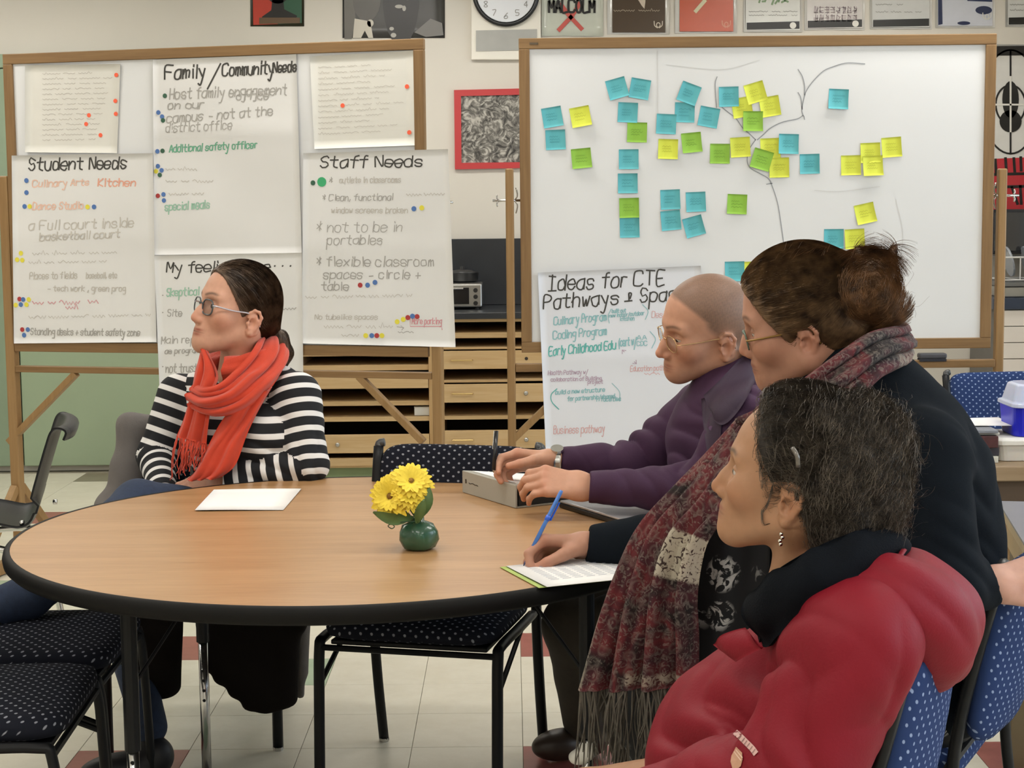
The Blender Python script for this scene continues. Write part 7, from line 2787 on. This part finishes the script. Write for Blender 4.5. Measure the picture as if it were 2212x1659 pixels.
# ---------------------------------------------------------------- woman in the red jacket
def build_D():
    skin, lip, brow = srgb('#ad8263'), srgb('#93604e'), srgb('#43352a')
    rt = person((.46, 2.5), 'woman with dark curly pinned-up hair in a red hooded jacket')
    fr = head_frame(1712, 1092, 2.37, -20, 8, 4, .98)
    hp = head_prims(neck=.050, jaw=.98, nose=1.1, fat=.002, lid=.004, chin=0)
    nb = fr.w1((-.06, 0, -.18))
    shL, shR = P(1850, 1385, 2.28), P(1730, 1410, 2.64)
    elL, elR = P(1730, 1660, 2.26), P(1560, 1640, 2.66)
    wrL, wrR = elL + [-.22, .12, -.10], elR + [-.12, -.02, -.20]
    pel = np.array([.42, 2.55, .57])
    chest = P(1810, 1480, 2.45)
    core = [cap(pel, chest, .12, .12, k=.05), cap(chest, nb, .12, .055, k=.05), cap(shL, shR, .05, .05, k=.05), cap(shL, elL, .045, .038), cap(elL, wrL, .036, .026), cap(shR, elR, .045, .038), cap(elR, wrR, .036, .026)]
    kn1, kn2 = np.array([.12, 2.72, .48]), np.array([.10, 2.48, .47])
    core += [cap(pel, kn1, .08, .055, k=.05), cap(pel, kn2, .08, .055, k=.05), cap(kn1, kn1 * [1, 1, 0] + [0, 0, .06], .05, .035), cap(kn2, kn2 * [1, 1, 0] + [0, 0, .06], .05, .035)]
    rel = [(25, 30, 18)] * 4
    th = [(.75, .45, -.35), (.9, .2, -.3), (.95, .1, -.2)]
    hl = make_hand(wrL, unit(wrL - elL), (0, -.2, 1), rel, th, right=False, skin=skin, sc=.97, h=.003)
    hr = make_hand(wrR, unit(wrR - elR), (0, .1, 1), rel, th, right=True, skin=skin, sc=.97, h=.003)
    body = body_mesh(rt, fr, hp, skin, lip, brow, core, [hl, hr], hres=.0019)
    eyes(fr, body, (1, .0, .0))
    er = fr.w1((-.002, .087, -.056))
    e_ = MB()
    for k in range(4):
        e_.cyl(er + [.002 * math.sin(k * 2), -.001, -.005 * k], .0028, .004, 10, axis='y')
    e_.build('earring', mat('silver', '#e5ddd0', .15, metal=1), body, smooth=True)
    # hair
    hm = hair_mat('hair_dark_base', '#1c1815', '#2f2822', .7)
    hs = hair_mat('hair_dark_curly', '#37302a', '#6e6459', .6)
    d0 = 2.40
    hq = [ell((-.004, 0, .055), (.110, .091, .100), k=.03), ell((-.04, 0, .0), (.075, .076, .075), k=.03), cutp((.042, 0, .05), (1, 0, -.30)), cutp((-.02, 0, -.080), (.45, 0, -1)), ell((.008, .09, -.024), (.040, .030, .046), k=.01, op='-'), ell((.008, -.09, -.024), (.040, .030, .046), k=.01, op='-')]
    V, F = sculpt(hq, .0034, lambda X: .005 * wob(X, 75, 5, 6), .008)
    Vw = fr.w(V)
    bq = [ell(P(1855, 935, d0), (.068, .065, .062), k=.03), ell(P(1890, 1020, d0), (.055, .06, .07), k=.03), ell(P(1850, 1110, d0), (.060, .06, .055), k=.03), ell(P(1770, 920, d0), (.055, .055, .045), k=.03), ell(P(1800, 1020, d0), (.07, .07, .08), k=.03), ell(P(1830, 1165, d0), (.05, .05, .03), k=.03)]
    Vb, Fb = sculpt(bq, .0036, lambda X: .009 * wob(X, 62, 8, 6), .012)
    hair = mesh_obj('hair', np.vstack([Vw, Vb]), np.vstack([F, Fb + len(Vw)]), hm, body, smooth=True)
    Nw, Nb = vnormals(Vw, F), vnormals(Vb, Fb)
    c2 = curl_strands(Vb, Nb, 11000, .055, .006, 1.2, 6, down=.3, k=11)
    c1 = flow_strands(hq, V, None, np.array([-.115, 0, .035]), 9000, 11, .011, 5, lift=.009, wig=.30)
    ph = np.random.default_rng(1).uniform(0, 6.3, (len(c1), 1, 3))
    c1 = c1 + .0022 * np.sin(np.linspace(0, 16, 12)[None, :, None] + ph)
    c1 = fr.w(c1.reshape(-1, 3)).reshape(c1.shape)
    strands_obj('waves', c1, .00042, hs, hair)
    strands_obj('curls', c2, .00042, hs, hair)
    c3 = curl_strands(Vb, Nb, 160, .06, .009, 1.2, 9, down=.5, hug=1.0, k=14)
    rg = np.random.default_rng(2)
    nape = []
    for k in range(70):
        a = P(rg.uniform(1800, 1920), rg.uniform(1130, 1180), 2.40 + rg.uniform(-.05, .03))
        b = a + np.array([rg.uniform(-.02, .03), rg.uniform(-.02, .02), rg.uniform(-.06, -.01)])
        nape.append(spline(np.array([a, (a + b) / 2 + rg.normal(0, .008, 3), b]), 14))
    # side tendril by the ear
    side = [spline(np.array([fr.w1(q) for q in ((.022, .072, .01), (.026, .073, -.02), (.034, .069, -.035), (.028, .070, -.052), (.018, .071, -.048))]) + rg.normal(0, .0012, (5, 3)), 14) for _ in range(9)]
    strands_obj('flyaway_curls', np.vstack([c3, np.array(nape), np.array(side)]), .0004, hs, hair)
    hl_ = []
    for k in range(260):
        t = rg.uniform(0, 1)
        a = fr.w1((.036 + .026 * t, .078 - .055 * t ** 2, .022 + .100 * t)) + rg.normal(0, .003, 3)
        b = a + fr.R @ np.array([-.05, rg.uniform(-.005, .012), rg.uniform(-.01, .02)])
        hl_.append(spline(np.array([a, (a + b) / 2 + fr.R @ np.array([0, .006, .006]) + rg.normal(0, .003, 3), b]), 14))
    strands_obj('hairline_strands', np.array(hl_), .0005, hs, hair)
    cl = MB()
    cl.tube(spline(np.array([P(1712, 968, 2.285), P(1722, 985, 2.275), P(1724, 1008, 2.28)]), 8), .0035, 6)
    cl.build('hair_clip', mat('clip_grey', '#6f6a64', .3, metal=.5), hair, smooth=True)
    # jacket
    jm = mat('jacket_red', '#7e1222', .6, var=.08, vscale=8, bump=.25, bscale=260, spec=.25)
    jq = [cap(pel + [-.06, 0.03, .05], chest, .135, .138, k=.06), cap(chest, P(1820, 1390, 2.43), .140, .095, k=.06), cap(shL, shR, .078, .078, k=.05), ell(P(1680, 1590, 2.50), (.125, .15, .13), k=.06), cap(P(1710, 1540, 2.48), P(1540, 1690, 2.52), .10, .10, k=.06),
          cap(shL, elL, .092, .078, k=.03), cap(elL, elL + (wrL - elL) * .9, .078, .055, k=.03), cap(shR, elR, .085, .075, k=.03), cap(elR, elR + (wrR - elR) * .9, .075, .055, k=.03)]
    fl = [(P(1680, 1450, 2.30), (.75, 0, .66), .11, .009, .12), (P(1560, 1500, 2.40), (.8, 0, .3), .10, .007, .12), (P(1470, 1600, 2.45), (.7, 0, .6), .08, .006, .10), (elL, unit(wrL - elL), .06, .008, .12), (P(1880, 1480, 2.25), (1, 0, -.6), .09, .006, .10)]
    JV = garment('jacket', jq, .0045, jm, rt, lambda X: folds(X, fl) + .003 * wob(X, 17, 41) + .0010 * ridge(X, 22, 6), .020)
    # hood
    hq = chain([P(1775, 1345, 2.33), P(1850, 1292, 2.31), P(1925, 1288, 2.31), P(1985, 1330, 2.33), P(2015, 1390, 2.36), P(2010, 1440, 2.38)], [.022, .036, .048, .052, .050, .036], k=.05) + chain([P(1860, 1262, 2.42), P(1960, 1275, 2.42), P(2035, 1330, 2.43), P(2040, 1420, 2.44)], [.040, .050, .050, .040], k=.05) + [cap(P(1790, 1300, 2.56), P(1960, 1350, 2.54), .05, .06, k=.05), ell(P(1965, 1330, 2.40), (.075, .09, .060), k=.05)]
    garment('hood', hq, .0045, jm, rt, lambda X: folds(X, [(P(1960, 1300, 2.30), (.4, 0, 1), .12, .004, .12), (P(2030, 1370, 2.38), (1, 0, .3), .07, .002, .06)]) + .0025 * wob(X, 22, 14), .014)
    # fleece collar
    cm = mat('fleece_black', '#101318', .95, var=.1, vscale=60, bump=.6, bscale=350, spec=.1)
    low = [(1640, 1388, 2.42), (1655, 1330, 2.36), (1720, 1268, 2.30), (1800, 1225, 2.29), (1890, 1195, 2.33), (1945, 1190, 2.42), (1900, 1200, 2.53), (1800, 1235, 2.57), (1700, 1300, 2.56), (1640, 1380, 2.50)]
    hi_ = [(1618, 1300, 2.42), (1652, 1252, 2.34), (1720, 1205, 2.30), (1800, 1165, 2.31), (1880, 1140, 2.34), (1930, 1145, 2.42), (1890, 1160, 2.51), (1800, 1190, 2.54), (1710, 1240, 2.53), (1640, 1290, 2.49)]
    # outer leaf, folded over
    lo_ = [(1648, 1398, 2.40), (1690, 1372, 2.32), (1760, 1310, 2.262), (1840, 1268, 2.262), (1905, 1235, 2.31), (1955, 1215, 2.42), (1905, 1230, 2.55), (1800, 1270, 2.60), (1690, 1340, 2.58), (1640, 1395, 2.50)]
    A_ = spline(np.array([P(*q) for q in hi_]), 60)
    B_ = spline(np.array([P(*q) for q in lo_]), 60)
    G = np.zeros((60, 14, 3))
    cen = fr.w1((-.045, 0, -.14))
    for i in range(60):
        for j in range(14):
            t = j / 13
            p_ = A_[i] * (1 - t) + B_[i] * t
            o_ = unit((p_ - cen) * [1, 1, 0])
            G[i, j] = p_ + o_ * .020 * math.sin(math.pi * min(1, t + .15)) + [0, 0, .004 * math.sin(i * .9 + 3 * t)]
    sheet('collar', G, .007, cm, rt)
    Bl = spline(np.array([P(*q) for q in low]), 60)
    G = np.zeros((60, 8, 3))
    for i in range(60):
        for j in range(8):
            t = j / 7
            G[i, j] = A_[i] * (1 - t) + Bl[i] * t
    sheet('collar_inside', G, .005, cm, rt)
    tb_ = MB()
    tb_.tube(spline(np.array([P(1905, 1238, 2.295), P(1935, 1212, 2.315), P(1952, 1188, 2.35)]), 8), .005, 6, flat=(1, .5))
    tb_.build('collar_piping', jm, rt, smooth=True)
    # front flap of the jacket
    fl_ = drape([((1545, 1390, 2.42), (1612, 1362, 2.36)), ((1562, 1402, 2.40), (1628, 1382, 2.33)), ((1592, 1422, 2.38), (1648, 1400, 2.32))], 10, 12, (1, .002), 5, .008)
    sheet('front_flap', fl_, .006, jm, rt)
    # sleeve print
    from mathutils.bvhtree import BVHTree
    bv = BVHTree.FromPolygons([tuple(v) for v in JV[1]], [tuple(int(i) for i in f) for f in JV[2]])

    def on_cloth(q, off=.003):
        out = []
        for x, y in q:
            d = ray(x, y)
            d = d / np.linalg.norm(d)
            hit = bv.ray_cast(Vector(CAM), Vector(d))[0]
            hit = np.array(hit) if hit is not None else P(x, y, 2.2)
            out.append(hit - d * off)
        return np.array(out)

    def cloth_ink(name, polys, w, m_, off=.003):
        V, F = ribbon_mesh(polys, w, lambda q: on_cloth(q, off))
        o = mesh_obj(name, V, F, m_, rt)
        if len(polys) > 1:
            o['kind'] = 'stuff'
        return o
    pr, pr2, pr3 = mat('sleeve_print', '#cba49d', .6, var=.05), mat('sleeve_print_mark', '#8a6a66', .6, var=0), mat('shield_gold', '#c79a7f', .5, var=.05)
    band = spline(np.array([[1589, 1582], [1600, 1592], [1612, 1604], [1624, 1616], [1632, 1627]], float), 24)
    cloth_ink('sleeve_label', [band + [-3, 3]], 4.6, pr)
    cloth_ink('sleeve_label', [band], 4.6, pr)
    cloth_ink('sleeve_label', [band + [3, -3]], 4.6, pr)
    cloth_ink('label_lettering', [np.array([[x - 3, y + 4], [x + 3, y - 4]], float) + [0, 0] for x, y in ((1592, 1586), (1598, 1592), (1605, 1598), (1610, 1604), (1616, 1609), (1622, 1616), (1628, 1622))], 1.6, pr2, .0045)
    sh = [(1590, 1613), (1603, 1626), (1604, 1640), (1600, 1655), (1592, 1662), (1582, 1660), (1578, 1645), (1580, 1632)]
    sh = [np.array(sh[i]) for i in range(8)]
    c = on_cloth(sh + [np.mean(sh, 0)])
    mesh_obj('shield_emblem', c, [(i, 8, (i + 1) % 8) for i in range(8)], pr3, rt)
    cloth_ink('emblem_stripe', [np.array([[1590, 1620], [1603, 1636]], float), np.array([[1586, 1624], [1600, 1642]], float)], 2.4, mat('emblem_pale', '#e8c9b4', .5, var=0), .0045)


if 'A' in PEOPLE_ON:
    build_A()
if 'B' in PEOPLE_ON:
    build_B()
if 'C' in PEOPLE_ON:
    build_C()
if 'D' in PEOPLE_ON:
    build_D()
